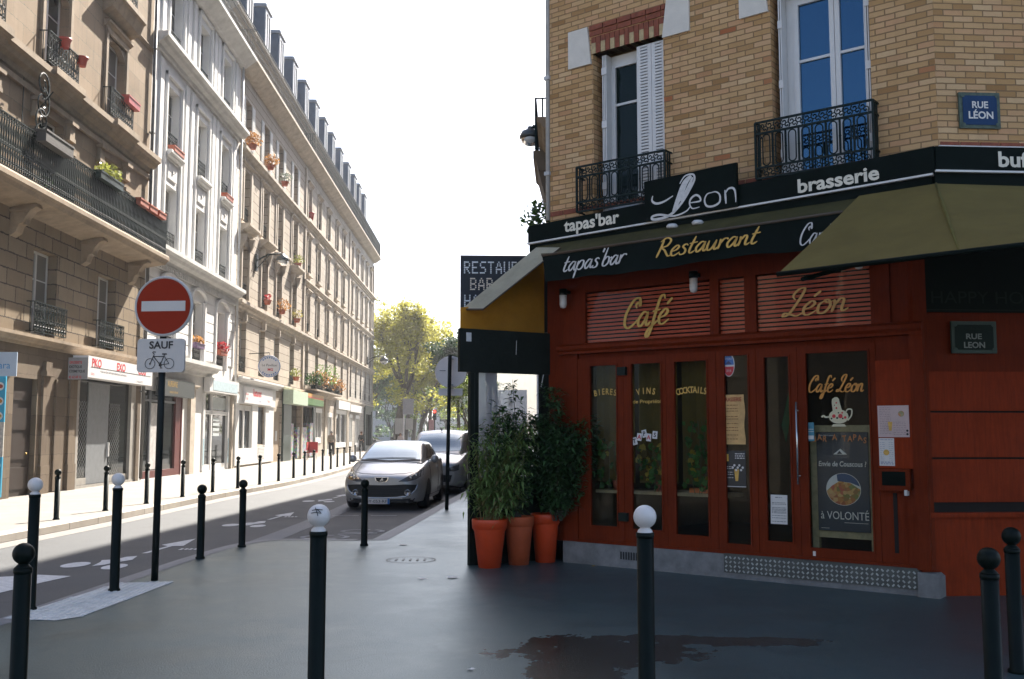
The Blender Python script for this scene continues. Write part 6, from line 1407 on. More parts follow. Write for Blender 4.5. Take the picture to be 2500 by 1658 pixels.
d = MB(FS); d.profile([(0, 4.3), (.45, 4.3), (.4, 4.1), (0, 3.9)], -9, -5.2); d.build('shop_cornice', M_b1t, b6)
p = thing('potted_plant', 'dark trailing plant hanging below the shaded balcony beside the cafe wall', 'plant', FS((-6.6, .4, 5.0)))
foliage_mb(FS, (-6.9, .32, 5.9), .42, 260, .06, 4, (1.2, .9, 1)).build('foliage', M_leaf, p); foliage_mb(FS, (-6.6, .22, 5.0), .35, 150, .05, 5, (1, .7, 1.7)).build('foliage', M_leaf, p)
MB(FS).box(-7.4, -6.2, .05, .35, 4.32, 4.6).build('pot', M_terra, p)
p = thing('potted_plant', 'thin sprays of leaves with a pink flower just left of the cafe fascia', 'plant', FS((-5.2, .5, 4.0)))
foliage_mb(FS, (-5.4, .52, 4.35), .3, 46, .045, 8, (1, .6, 1.3)).build('foliage', M_leaf, p); foliage_mb(FS, (-5.3, .55, 4.0), .09, 26, .035, 9).build('flower', M_pinkfl, p)
MB(FS).lathe([(.08, 0), (.11, .2), (.09, .2)], (-5.4, .45, 3.9), 10).build('pot', M_terra, p); 
wall_lantern('domed street lamp peeping out left of the shaded balcony', FS, -8.4, 7.95, .5, .5)
b7 = thing('apartment_building', 'shaded stone apartment building further up on the right, hidden by the cafe', 'building', UL(75))
w = MB(FS); wall_front(w, -88, -46.02, RZ, 26, [], .3); shell(w, -88, -46.02, RZ, 26, -10); w.build('wall', M_b4, b7)  # unseen wall, its height chosen to keep the road shaded

# dotted light board of the restaurant
KB = 1.067; FB = Frame((-.40, 13.6, 0), (1, .02, 0), (.02, -1, 0))
r = thing('restaurant_board', 'dark blue grey board with dotted white capital letters behind the terrace awning', 'sign', FB((.5, 0, 3.1)))
def zb_(z): return 1.6 + (z - 1.6) * KB
bx((0, 1.22, -.12, 0, zb_(2.9), zb_(3.885)), name='board', m=mat('blue grey board', (.034, .036, .042), .55, spec=.2), fr=FB, parent=r)
bx((-.012, 0, -.125, .004, zb_(2.9), zb_(3.885)), (-.012, 1.23, -.125, .004, zb_(3.885), zb_(3.9)), name='frame', m=mat('brown red trim', (.10, .06, .055), .5), fr=FB, parent=r)
DOT = {'O': ['.111.'] + ['1...1'] * 5 + ['.111.'], 'R': ['1111.', '1...1', '1...1', '1111.', '1.1..', '1..1.', '1...1'], 'E': ['11111', '1....', '1....', '1111.', '1....', '1....', '11111'], 'S': ['.1111', '1....', '1....', '.111.', '....1', '....1', '1111.'], 'T': ['11111', '..1..', '..1..', '..1..', '..1..', '..1..', '..1..'], 'A': ['..1..', '.1.1.', '.1.1.', '1...1', '11111', '1...1', '1...1'], 'U': ['1...1'] * 6 + ['.111.'], 'N': ['1...1', '11..1', '11..1', '1.1.1', '1..11', '1..11', '1...1'], 'B': ['1111.', '1...1', '1...1', '1111.', '1...1', '1...1', '1111.'], 'P': ['1111.', '1...1', '1...1', '1111.', '1....', '1....', '1....'], 'H': ['1...1', '1...1', '1...1', '11111', '1...1', '1...1', '1...1'], 'Y': ['1...1', '1...1', '.1.1.', '..1..', '..1..', '..1..', '..1..'], ' ': ['.....'] * 7}
mb = MB(FB)
def dots(word, s, z, w, h):
    for i, ch in enumerate(word):
        for j, row in enumerate(DOT[ch]):
            for k, v in enumerate(row):
                if v == '1': mb.lathe([(.0115, .0), (.007, .006), (0, .007)], (KB * (s + i * w * 1.32 + k * w / 5), .002, zb_(z) + h * KB * (1 - j / 6)), 6, False, axis='y')
dots('RESTAURANT', .045, 3.67, .078, .14)
mb.build('lettering', mat('white bulbs', (.85, .85, .85), .4), r); mb = MB(FB); dots('BAR TAPAS', .125, 3.455, .08, .14); mb.build('lettering', mat('warm bulbs', (.85, .72, .58), .4), r); mb = MB(FB); dots('HAPPY HOUR', .05, 3.235, .08, .14); mb.build('lettering', MATS['white bulbs'], r)

# ------------------------------------------------------------------ bollards
M_bol = mat('dark green bollard paint', (.003, .007, .005), .45, var=.3, scale=8, grime=.3, spec=.13)
M_bolw = mat('white bollard paint', (.68, .64, .61), .45, var=.08, grime=.25)
def bollard(label, x, y, h, white, zb=0., group=None, tall=False):
    r = thing('bollard', label, 'bollard', (0, 0, 0), group); k = .048; b = .066 if white else .062
    hb = h - 2 * b - .025
    mb = MB(); mb.lathe([(k + .012, 0), (k + .012, .02), (k, .03), (k, hb - .03)], n=16); mb.lathe([(k, hb - .03), (k + .004, hb - .02), (k + .004, hb), (k * .5, hb + .004)], n=16); mb.build('post', M_bol, r)
    mb = MB(); prof = [(k + .003, hb - .0 if not white else hb - .02), (k * .85, hb + .012), (.028, hb + .025)] + [(b * math.sin(a), hb + .022 + b - b * math.cos(a)) for a in np.linspace(.45, math.pi, 12)]
    mb.lathe(prof, n=18); mb.build('ball', M_bolw if white else M_bol, r)
    r.location = (x, y, zb); return r
near = [('white ball bollard with dark scratches on its ball, standing in the open pavement', -.98, 5.81, 1.2, 1), ('white ball bollard standing before the red cafe doors', .88, 5.7, 1.2, 1),
        ('tall white ball bollard at the near tip of the tactile strip', -4.19, 9.37, 1.2, 1), ('tall white ball bollard beside the tactile strip, next to the no entry pole', -3.83, 10.45, 1.2, 1),
        ('short black ball bollard nearest to us, before the tactile strip', -2.71, 5.95, .97, 0), ('dark ball bollard before the red corner boards, nearer of the pair', 2.79, 5.6, .97, 0), ('dark ball bollard before the red corner boards, further of the pair', 3.55, 6.8, .97, 0),
        ('black ball bollard on the kerb between road and pavement, just past the no entry pole', -3.72, 13.1, .95, 0), ('black ball bollard at the kerb corner before the parking bay', -3.52, 14.45, .95, 0), ('black ball bollard standing in front of the silver car', -1.80, 14.55, .95, 0)]
pw = pb = None
for lab, x, y, h, wt in near:
    src = pw if wt else (pb.get(h) if pb else None)
    if src is None:
        o = bollard(lab, x, y, h, wt); 
        if wt: pw = o
        else: pb = pb or {}; pb[h] = o
    else: o = copy_tree(src, (x, y, 0), None, lab)
    o['group'] = 'bollards round the cafe pavement'
# scratches on the ball of the nearest white bollard
mk = MB(Frame((-.98, 5.81, 0), (1, 0, 0), (0, -1, 0)))
def on_ball(x, z): return (x, math.sqrt(max(1e-6, .0675 ** 2 - x * x - (z - 1.135) ** 2)), z)
for P in ([(-.03, 1.165), (-.005, 1.172), (.03, 1.168)], [(-.012, 1.18), (.0, 1.155), (.006, 1.135)], [(-.035, 1.15), (-.01, 1.155), (.025, 1.15)], [(.0, 1.17), (.02, 1.155)]):
    mk.tube([on_ball(*p) for p in P], .0028, 4)
mk.build('scratch_mark', M_black, pw)
FARB = [(-8.0, 18.8), (-7.9, 20.9), (-7.78, 23), (-7.7, 25.4), (-7.5, 27.4), (-7.3, 29.3), (-7.15, 31.4), (-7.05, 33.7), (-7, 36), (-7.05, 38.4), (-7.1, 40.7), (-7.1, 42.8), (-7.1, 45), (-7.25, 47.9), (-7.24, 50), (-7.3, 52.5), (-7.9, 59), (-8.2, 63.6)]
ORD = ['first', 'second', 'third', 'fourth', 'fifth', 'sixth', 'seventh', 'eighth', 'ninth', 'tenth', 'eleventh', 'twelfth', 'thirteenth', 'fourteenth', 'fifteenth', 'sixteenth', 'seventeenth', 'eighteenth']
NOTE = ['before the stone pier by the brown door', 'before the grey glass shop door', 'behind the no entry pole', 'before the drainpipe of the dark red shop', 'before the white shop with the pale blue sign', 'left of the white restaurant front', 'before the white restaurant vent', 'before the beige entrance door', 'left of the red chair', 'right of the red chair', 'before the dark green grocery pillar', 'before the beige shop window', 'left of the walking man', 'at the legs of the walking man', 'right of the walking man', 'before the pale far shop windows', 'beside the far dark pedestrian', 'furthest along the kerb']
fb = bollard('', 0, 0, .93, 0)
for i, (x, y) in enumerate(FARB):
    o = fb if i == 0 else copy_tree(fb); o.location = (x, y, .02); o['label'] = '%s bollard along the sunny kerb, %s' % (ORD[i], NOTE[i]); o['group'] = 'bollards along the sunny kerb'

# ------------------------------------------------------------------ road signs
M_pole = mat('dark green pole', (.006, .010, .009), .5, var=.25, scale=8, spec=.25)
M_back = mat('galvanised sign back', (.80, .76, .75), .55, var=.06, scale=4)
M_signred = mat('no entry red', (.26, .022, .006), .5, var=.04, spec=.12); M_signw = mat('sign white', (.50, .475, .45), .45, var=.04)
FN = Frame((-3.65, 11.14, 0), (.985, -.12, 0), (-.12, -.985, 0))
r = thing('no_entry_sign', 'round red no entry sign with a white bar over a bicycle plate', 'road sign', (-3.65, 11.2, 0))
mb = MB(); mb.tube([(-3.67, 11.2, 0), (-3.66, 11.2, 3.3)], .038, 12); mb.build('pole', M_pole, r)
mb = MB(FN); mb.lathe([(0, -.035), (.32, -.035), (.34, -.02), (.34, 0), (.325, .012), (.315, .002), (0, .002)], (.0, .0, 3.02), 48, False, 'y'); disc = mb.build('disc', M_signw, r)
mb = MB(FN); mb.disc(0, 3.02, .312, .006, 56); mb.build('red_face', M_signred, disc)
mb = MB(FN); mb.box(-.255, .255, .006, .009, 2.963, 3.077); mb.build('white_bar', M_signw, disc)
mb = MB(FN)
def rrect(a, b, c, d, q, n=5):
    P = []
    for (cx, cz, s) in ((b - q, d - q, 0), (a + q, d - q, 1), (a + q, c + q, 2), (b - q, c + q, 3)): P += [(cx + q * math.cos(math.pi / 2 * (s + k / n)), cz + q * math.sin(math.pi / 2 * (s + k / n))) for k in range(n + 1)]
    return P
mb.prism(rrect(-.29, .26, 2.28, 2.655, .04), -.03, 0); plate = mb.build('plate', M_signw, r)
fit_text('SAUF', FN, -.15, .125, 2.545, .082, M_black, 'lettering', plate, .004, bold=.01)
mb = MB(FN); bk = .004
for cx in (-.135, .085): mb.disc(cx, 2.375, .06, bk, 28, None, .053)
for P, w_ in (([(-.135, 2.375), (-.09, 2.475), (-.095, 2.49), (-.11, 2.5), (-.1, 2.508), (-.07, 2.505)], .005), ([(-.095, 2.455), (.03, 2.455)], .005), ([(-.1, 2.46), (-.015, 2.36)], .005), ([(-.015, 2.365), (.03, 2.475)], .005), ([(-.015, 2.36), (.085, 2.375)], .0045), ([(.03, 2.455), (.085, 2.375)], .004), ([(-.005, 2.325), (-.02, 2.395)], .005)): mb.ribbon(P, w_, bk)
mb.prism([(.005, 2.475), (.06, 2.475), (.055, 2.49), (.0, 2.49)], bk - .001, bk); mb.disc(-.015, 2.36, .018, bk + .0005, 14); mb.disc(-.135, 2.375, .011, bk + .0005, 10); mb.box(-.02, .01, bk - .001, bk, 2.322, 2.33); mb.build('bicycle', M_black, plate)
# back of another round sign further up
FK = Frame((-.86, 21.45, 0), (1, 0, 0), (0, -1, 0))
r = thing('road_sign', 'grey back of a round road sign on a dark pole beside the van', 'road sign', (-.88, 21.4, 0))
mb = MB(); mb.tube([(-.91, 21.38, 0), (-.86, 21.38, 3.28)], .04, 10); mb.build('pole', M_pole, r)
mb = MB(FK); mb.lathe([(0, -.14), (.335, -.14), (.345, -.12), (.33, -.105), (.325, -.12), (0, -.125)], (.015, 0, 2.93), 40, False, 'y'); mb.build('disc', M_back, r)
mb = MB(FK); mb.prism(rrect(-.25, .27, 2.42, 2.575, .03), -.13, -.115); mb.box(-.25, .27, -.115, -.1, 2.555, 2.575); mb.build('plate', M_back, r)
mb = MB(FK); 
for z in (2.63, 3.2): mb.box(-.05, .07, -.12, .01, z, z + .03)
mb.build('clamp', mat('steel clamp', (.4, .4, .4), .4, metal=.7), r)
mb = MB(FK); mb.box(-.23, -.1, -.106, -.104, 2.95, 2.965); mb.build('stamp', mat('grey stamp', (.2, .2, .2), .6), r)

# ------------------------------------------------------------------ potted shrubs by the terrace
M_pot = mat('orange red plastic pot', (.60, .06, .012), .45, var=.1, scale=4, grime=.15); M_pot2 = mat('terracotta orange pot', (.46, .085, .025), .7, var=.15, scale=5, grime=.2)
def shrub_pot(label, x, y, rb, rt, h, m):
    r = thing('potted_shrub', label, 'potted plant', (x, y, 0)); mb = MB()
    mb.lathe([(rb, 0), (rb + (rt - rb) * .72, h * .74), (rt - .004, h * .79), (rt - .004, h * .80), (rt + .006, h * .805), (rt + .012, h - .015), (rt + .008, h), (rt - .012, h), (rt - .02, h * .9), (0, h * .88)], (x, y, 0), 32); mb.build('pot', m, r)
    MB().lathe([(0, h * .885), (rt - .02, h * .885)], (x, y, .004), 20).build('soil', mat('potting soil', (.03, .02, .013), .95), r); return r
def leaf(mb, p, d, l, w, up=Vector((0, 0, 1)), droop=.3):
    """pointed leaf of four faces bent along its midrib"""
    d = Vector(d).normalized(); sd = d.cross(up); sd = sd.normalized() if sd.length > .01 else Vector((1, 0, 0)); n = sd.cross(d)
    p = Vector(p); a = p + d * l * .4 + n * .02 * l; b = p + d * l + Vector((0, 0, -droop * l)); L = a + sd * w + n * w * .3; Rr = a - sd * w + n * w * .3
    mb.face([tuple(p), tuple(L), tuple(a)]); mb.face([tuple(L), tuple(b), tuple(a)]); mb.face([tuple(p), tuple(a), tuple(Rr)]); mb.face([tuple(a), tuple(b), tuple(Rr)])
M_bam = leaf_mat('bamboo leaf', (.17, .25, .07), .4); M_lau = leaf_mat('laurel leaf', (.06, .125, .042), .3); M_cane = mat('bamboo cane', (.17, .14, .05), .6, var=.3)
g = random.Random(11)
r = shrub_pot('large orange red pot of thin bamboo against the black terrace post', .0, 12.2, .135, .205, .575, M_pot)
cn = MB(); lf = MB(); dry = MB()
for k in range(19):
    a = g.uniform(0, 6.28); q = g.uniform(.02, .13); bx0, by0 = q * math.cos(a), 12.2 + q * math.sin(a); H = g.uniform(1.1, 1.85) if k < 11 else g.uniform(.8, 1.3); lx, ly = g.uniform(-.16, .5), g.uniform(-.2, .05)
    P = [(bx0 + lx * (u ** 1.6), by0 + ly * u ** 1.6, .5 + (H - .5) * u) for u in np.linspace(0, 1, 7)]
    cn.tube(P, [.007] * 4 + [.005, .004, .002], 5)
    for _ in range(int(150 * H / 2)):
        u = g.uniform(.22, 1) ** .8; i = min(5, int(u * 6)); p = Vector(P[i]).lerp(Vector(P[i + 1]), u * 6 - i) + Vector((g.gauss(0, .075), g.gauss(0, .06), g.gauss(0, .05)))
        a = g.uniform(0, 6.28); d = (math.cos(a), math.sin(a) * .8, g.uniform(-.6, .5))
        leaf(dry if g.random() < (.35 if u < .35 else .05) else lf, p, d, g.uniform(.08, .16), g.uniform(.009, .019), droop=g.uniform(.1, .7))
cn.build('canes', M_cane, r); lf.build('leaves', M_bam, r); dry.build('dry_leaves', leaf_mat('dry bamboo leaf', (.22, .17, .07), .3), r)
def laurel(r, x, y, z0, z1, rx, n, seed, lean=0., wts=1.0, lsz=1.0):
    g = random.Random(seed); st = MB(); lf = MB(); nb = 26
    for k in range(nb):
        a = g.uniform(0, 6.28); q = rx * math.sqrt(g.random()); H = z0 + (z1 - z0) * (1 - .45 * (q / rx) ** 2) * g.uniform(.62, 1.0); e = Vector((x + lean + q * math.cos(a), y + q * .75 * math.sin(a), H)); b = Vector((x + g.uniform(-.05, .05), y + g.uniform(-.05, .05), z0 - .1)); m_ = b.lerp(e, .55) + Vector((g.uniform(-.1, .1), g.uniform(-.1, .1), 0))
        P = crom([tuple(b), tuple(m_), tuple(e)], 5); st.tube(P, [.008 * (1 - .6 * i / (len(P) - 1)) for i in range(len(P))], 4)
        for _ in range(n // nb):
            u = g.uniform(.12, 1.) ** .7; i = min(len(P) - 2, int(u * (len(P) - 1))); p = Vector(P[i]) + Vector((g.gauss(0, .05), g.gauss(0, .045), g.gauss(0, .04)))
            a = g.uniform(0, 6.28); leaf(lf, p, (math.cos(a), math.sin(a), g.uniform(-.35, .75)), g.uniform(.07, .125) * lsz, g.uniform(.014, .024) * lsz, droop=g.uniform(0, .45))
    st.build('branches', mat('shrub branch', (.05, .04, .025), .8), r); lf.build('leaves', M_lau, r)
r = shrub_pot('duller terracotta pot with a dark shrub between the two orange red pots', .36, 12.46, .125, .18, .585, M_pot2); laurel(r, .34, 12.44, .6, 2.34, .34, 2900, 21, -.1, 1, 1.1)
g2 = MB()
r = shrub_pot('orange red pot with the bushiest laurel against the red cafe corner', .70, 12.70, .125, .178, .6, M_pot); laurel(r, .84, 12.55, (.62), 2.36, .46, 6000, 22, .06, 1, 1.15); foliage_dummy = None

# small clutter: red folding chair before the grocery, paper scraps on the pavement
M_rc = mat('red chair cloth', (.50, .03, .03), .6); x, y = XF + 1.1, Y_(56.0)
r = thing('folding_chair', 'red folding chair standing outside the dark green grocery', 'chair', (x, y, .02)); mb = MB(); mb.box(x - .3, x + .3, y - .3, y + .28, .46, .50); mb.build('seat', M_rc, r); mb = MB(); mb.box(x - .3, x - .26, y - .3, y + .3, .6, 1.1); mb.box(x - .26, x + .3, y + .26, y + .3, .5, 1.1); mb.build('backrest', M_rc, r)
for sx_ in (-.27, .27):
    for sy_ in (-.27, .27): MB().tube([(x + sx_, y + sy_, .02), (x + sx_, y - sy_ * .2, .27), (x + sx_, y + sy_, .47)], .02, 5).build('leg', M_silver, r)
g = random.Random(5)
SCR = [('largest torn white paper scrap at the bottom of the pavement', -.62, 6.25, .09), ('small paper scrap beside the largest one at the bottom edge', -.74, 6.5, .035), ('white crumb of paper below the left of the puddle', -.12, 6.95, .03), ('flat pale scrap on the pavement between bollard and pots', -.75, 11.2, .05), ('long pale paper strip on the pavement left of the orange pots', -.42, 11.3, .075), ('little yellow wrapper at the foot of the cafe plinth', 1.25, 12.2, .03), ('pale scrap by the kerb behind the middle bollard', -1.25, 14.6, .07)]
for lab, x, y, q in SCR:
    mb = MB(); P = [(x + q * (1 + .5 * g.uniform(-1, 1)) * math.cos(a), y + q * .7 * (1 + .5 * g.uniform(-1, 1)) * math.sin(a), .004 + g.uniform(.002, .014)) for a in np.linspace(0, 6.28, 9)[:-1]]
    for k in range(8): mb.face([(x, y, .012), P[k], P[(k + 1) % 8]])
    tag(mb.build('paper_scrap', M_paper if 'yellow' not in lab else M_goldl), lab, 'litter', 'paper scraps on the pavement')
# ------------------------------------------------------------------ vehicles: lofted shells with features projected onto them
def resample(P, n):
    P = [Vector(p) for p in P]; D = [0]
    for a, b in zip(P, P[1:]): D.append(D[-1] + (b - a).length)
    out = []
    for k in range(n):
        d = D[-1] * k / (n - 1); i = max(j for j in range(len(D)) if D[j] <= d + 1e-9); i = min(i, len(P) - 2); out.append(P[i].lerp(P[i + 1], (d - D[i]) / max(1e-9, D[i + 1] - D[i])))
    return out
class Shell:
    def __init__(s, stations, nu=46, nv=13):
        """stations: (y, [(x,z) from sill to centre line]); half section mirrored"""
        m = len(stations[0][1]); cols = [crom([(st[0], *st[1][j]) for st in stations], 8) for j in range(m)]
        rows = []
        for i in range(len(cols[0])):
            P = crom([(c[i][1], c[i][0], c[i][2]) for c in cols], 4); half = [Vector(p) for p in P]
            rows.append(half + [Vector((-p.x, p.y, p.z)) for p in half[-2::-1]])
        s.rows = rows; s.mb = MB(); n = len(rows[0]); s.mb.v = [tuple(p) for r in rows for p in r]
        for i in range(len(rows) - 1):
            for j in range(n - 1):
                s.mb.f.append((i * n + j, (i + 1) * n + j, (i + 1) * n + j + 1, i * n + j + 1)); s.mb.uv.append([(0, 0)] * 4); s.mb.sm.append(True)
        for i, rev in ((0, False), (len(rows) - 1, True)):
            ids = [i * n + j for j in range(n)]; s.mb.f.append(tuple(ids[::-1] if rev else ids)); s.mb.uv.append([(0, 0)] * n); s.mb.sm.append(False)
        s.bvh = BVHTree.FromPolygons([Vector(v) for v in s.mb.v], s.mb.f)
    def front(s, x, z, off=.006, d=1):
        h = s.bvh.ray_cast(Vector((x, -5 if d > 0 else 9, z)), Vector((0, d, 0)))
        return Vector((x, (h[0].y if h[0] else 0) - off * d, z))
    def side(s, y, z, sg, off=.006):
        h = s.bvh.ray_cast(Vector((sg * 4, y, z)), Vector((-sg, 0, 0)))
        return Vector(((h[0].x if h[0] else sg * .8) + off * sg, y, z))
    def top(s, x, y, off=.006):
        h = s.bvh.ray_cast(Vector((x, y, 5)), Vector((0, 0, -1)))
        return Vector((x, y, (h[0].z if h[0] else 1) + off))
def strip(fn, lo, hi, rows=5, n=14):
    """surface patch between two outlines, projected by fn"""
    L = resample([(a, b, 0) for a, b in lo], n); H = resample([(a, b, 0) for a, b in hi], n); mb = MB(); G_ = []
    for i in range(rows + 1): G_.append([fn(*(L[k].lerp(H[k], i / rows))[:2]) for k in range(n)])
    for i in range(rows):
        for k in range(n - 1): mb.face([tuple(G_[i][k]), tuple(G_[i][k + 1]), tuple(G_[i + 1][k + 1]), tuple(G_[i + 1][k])], smooth=True)
    return mb
def curve_on(fn, pts, r, n=24): 
    return MB().tube([tuple(fn(p.x, p.y)) for p in resample([(a, b, 0) for a, b in pts], n)], r, 6)
def car_paint(name, c, metal=.5, rough=.32):
    t = Nt(name); t.p.inputs["Base Color"].default_value = (*lin(c), 1); t.p.inputs["Metallic"].default_value = metal; t.p.inputs["Roughness"].default_value = rough
    t.p.inputs["Coat Weight"].default_value = .7; t.p.inputs["Coat Roughness"].default_value = .06; co = t.coord('Object'); n = t.noise(co, 3.5, 5)
    t.link(t.ramp(n, [(.3, tuple(x * .93 for x in lin(c))), (.7, tuple(min(1, x * 1.05) for x in lin(c)))]), t.p.inputs["Base Color"]); MATS[name] = t.m; return t.m
M_silverp = car_paint('silver car paint', (.47, .465, .45)); M_greyp = car_paint('grey silver van paint', (.36, .36, .355)); M_whitep = car_paint('white car paint', (.6, .61, .62), .0); M_darkp = car_paint('dark blue grey car paint', (.05, .06, .075), .3)
M_cargl = glass_mat('car glass', (.012, .014, .015), .015, refl=3.2, coat=(.82, .93, 1.)); M_carsd = glass_mat('car side glass', (.010, .011, .011), .02, refl=.8); M_tyre = mat('tyre rubber', (.015, .015, .015), .8); M_rim = mat('alloy rim', (.35, .35, .36), .35, metal=.7); M_plast = mat('black bumper plastic', (.012, .013, .013), .55); M_chrome = mat('chrome trim', (.6, .6, .6), .15, metal=1.)
M_lamp = glass_mat('headlamp lens', (.10, .10, .10), .04, .2); M_lamp2 = mat('headlamp silver', (.5, .5, .5), .2, metal=.9); M_amber = mat('amber lens', (.4, .14, .02), .3)
def wheels(r, xs, ys, rad, w=.2):
    for y in ys:
        for sg in (-1, 1):
            mb = MB(); x0 = sg * xs; mb.lathe([(rad * .6, -w / 2), (rad * .93, -w / 2), (rad, -w / 2 + .03), (rad, w / 2 - .03), (rad * .93, w / 2), (rad * .6, w / 2)], (x0, y, rad), 26, True, 'x'); wv = mb.build('wheel', M_tyre, r)
            mb = MB(); mb.lathe([(0, sg * (w / 2 - .03)), (rad * .2, sg * (w / 2 - .02)), (rad * .6, sg * (w / 2 - .012)), (rad * .63, sg * (w / 2 - .02))], (x0, y, rad), 20, True, 'x'); mb.build('rim', M_rim, wv)
def arches(sh, r, ys, rad, z0):
    mb = MB()
    for y in ys:
        for sg in (-1, 1):
            P = [sh.side(y + rad * math.cos(a), max(z0, rad * .88 + rad * math.sin(a)), sg, .012) for a in np.linspace(-.15, math.pi + .15, 18)]; c = sh.side(y, rad * .9, sg, .012)
            for k in range(17): mb.face([tuple(c), tuple(P[k]), tuple(P[k + 1])])
    mb.build('wheel_arch', M_plast, r)
def door_lines(sh, r, lines, sg_=(1, -1)):
    mb = MB()
    for sg in sg_:
        for P in lines: mb.tube([tuple(sh.side(p.x, p.y, sg, .002)) for p in resample([(a, b, 0) for a, b in P], 14)], .006, 4)
    mb.build('panel_gap', mat('panel gap', (.03, .03, .03), .8), r)

def hatchback(label, paint):
    r = thing('parked_car', label, 'car', (0, 0, 0))
    st = [(0.0, [(.42, .24), (.50, .36), (.52, .50), (.47, .60), (.38, .655), (.2, .69), (0, .70)]), (.05, [(.60, .20), (.67, .35), (.68, .52), (.63, .63), (.50, .69), (.26, .725), (0, .735)]), (.16, [(.72, .18), (.79, .34), (.80, .54), (.75, .67), (.60, .74), (.32, .775), (0, .785)]), (.38, [(.80, .18), (.855, .35), (.86, .58), (.81, .74), (.66, .815), (.36, .85), (0, .86)]), (.75, [(.82, .18), (.87, .35), (.872, .62), (.83, .83), (.70, .905), (.38, .94), (0, .95)]), (1.15, [(.82, .18), (.872, .36), (.876, .64), (.84, .90), (.73, .985), (.40, 1.02), (0, 1.03)]), (1.5, [(.82, .18), (.872, .36), (.876, .66), (.845, .94), (.74, 1.02), (.40, 1.05), (0, 1.06)]), (2.4, [(.82, .18), (.872, .36), (.876, .68), (.845, .97), (.74, 1.04), (.40, 1.06), (0, 1.07)]), (3.3, [(.81, .2), (.866, .38), (.87, .70), (.84, 1.0), (.72, 1.05), (.40, 1.07), (0, 1.08)]), (3.8, [(.74, .26), (.80, .42), (.81, .70), (.78, .98), (.66, 1.04), (.36, 1.06), (0, 1.07)]), (4.03, [(.6, .32), (.66, .46), (.67, .7), (.64, .92), (.54, .98), (.3, 1.0), (0, 1.0)])]
    sh = Shell(st); sh.mb.build('body', paint, r)
    gh = [(.98, [(.70, .98), (.66, .985), (.6, .99), (.4, 1.0), (0, 1.005)]), (1.18, [(.745, 1.0), (.70, 1.05), (.65, 1.08), (.42, 1.10), (0, 1.11)]), (1.55, [(.755, 1.02), (.69, 1.16), (.625, 1.25), (.42, 1.28), (0, 1.29)]), (1.95, [(.755, 1.03), (.665, 1.27), (.58, 1.395), (.38, 1.425), (0, 1.435)]), (2.4, [(.75, 1.04), (.65, 1.30), (.56, 1.425), (.38, 1.455), (0, 1.468)]), (3.0, [(.745, 1.05), (.64, 1.30), (.55, 1.42), (.37, 1.45), (0, 1.462)]), (3.45, [(.72, 1.05), (.62, 1.26), (.53, 1.37), (.36, 1.40), (0, 1.41)]), (3.85, [(.66, 1.03), (.58, 1.10), (.5, 1.13), (.33, 1.15), (0, 1.155)])]
    g = Shell(gh); roof = g.mb.build('roof', paint, r)
    # windscreen, side glass
    ws = strip(lambda x, y: g.top(x, y), [(-.66, 1.10), (-.35, 1.03), (0, 1.01), (.35, 1.03), (.66, 1.10)], [(-.50, 1.87), (-.3, 1.93), (0, 1.95), (.3, 1.93), (.50, 1.87)], 10, 18); ws.build('windscreen', M_cargl, r)
    for sg in (-1, 1):
        mb = strip(lambda y, z: g.side(y, z, sg), [(1.5, 1.07), (2.0, 1.07), (2.42, 1.08)], [(1.62, 1.13), (2.05, 1.345), (2.42, 1.375)], 5, 12); mb.build('side_window', M_carsd, r)
        mb = strip(lambda y, z: g.side(y, z, sg), [(2.5, 1.08), (2.9, 1.09), (3.35, 1.11)], [(2.5, 1.375), (2.9, 1.37), (3.3, 1.29)], 5, 12); mb.build('side_window', M_carsd, r)
        # swept back headlamps
        lo = [(sg * .36, .605), (sg * .55, .605), (sg * .72, .65), (sg * .825, .73)]; hi = [(sg * .36, .612), (sg * .52, .70), (sg * .67, .81), (sg * .79, .90)]
        P = strip(lambda x, z: sh.front(x, z, .008), lo, hi, 6, 12).build('headlight', M_lamp, r)
        mb = MB()
        for (x, z, q) in ((.60, .685, .042), (.69, .735, .04)):
            c = sh.front(sg * x, z, .012); mb.lathe([(0, .002), (q * .6, -.004), (q, .0)], tuple(c), 12, True, 'y')
        mb.build('reflector', M_lamp2, P)
        c = sh.front(sg * .555, .375, .014); mb = MB(); mb.lathe([(.062, .01), (.068, -.008), (.055, -.012), (.05, 0), (0, .002)], tuple(c), 18, True, 'y'); mb.build('fog_lamp', M_lamp2, r)
        # mirrors
        mb = MB(); x = sg * .93; mb.lathe([(0, -.075), (.05, -.07), (.085, -.03), (.09, .02), (.075, .05), (0, .055)], (x, 1.42, 1.06), 14, True, 'y'); mb.box(min(sg * .78, x), max(sg * .78, x), 1.4, 1.45, 1.0, 1.03); mb.build('mirror', paint, r)
        c = sh.side(2.28, .86, sg, .02); MB().box(c.x - .015, c.x + .015, 2.2, 2.42, .845, .875).build('door_handle', paint, r)
    # wide mouth grille with a bright outline, badge shield, plate
    lo = [(-.70, .43), (-.58, .33), (-.3, .285), (0, .275), (.3, .285), (.58, .33), (.70, .43)]; hi = [(-.74, .535), (-.5, .55), (-.25, .535), (0, .53), (.25, .535), (.5, .55), (.74, .535)]
    gr = strip(lambda x, z: sh.front(x, z, .006), lo, hi, 6, 22).build('grille', M_plast, r)
    mb = MB()
    for z in (.31, .36, .41, .46): mb.tube([tuple(sh.front(x, z + .008 * abs(x), .012)) for x in np.linspace(-.6, .6, 16)], .005, 4)
    mb.build('grille_bar', mat('grille bar grey', (.02, .02, .02), .5), gr)
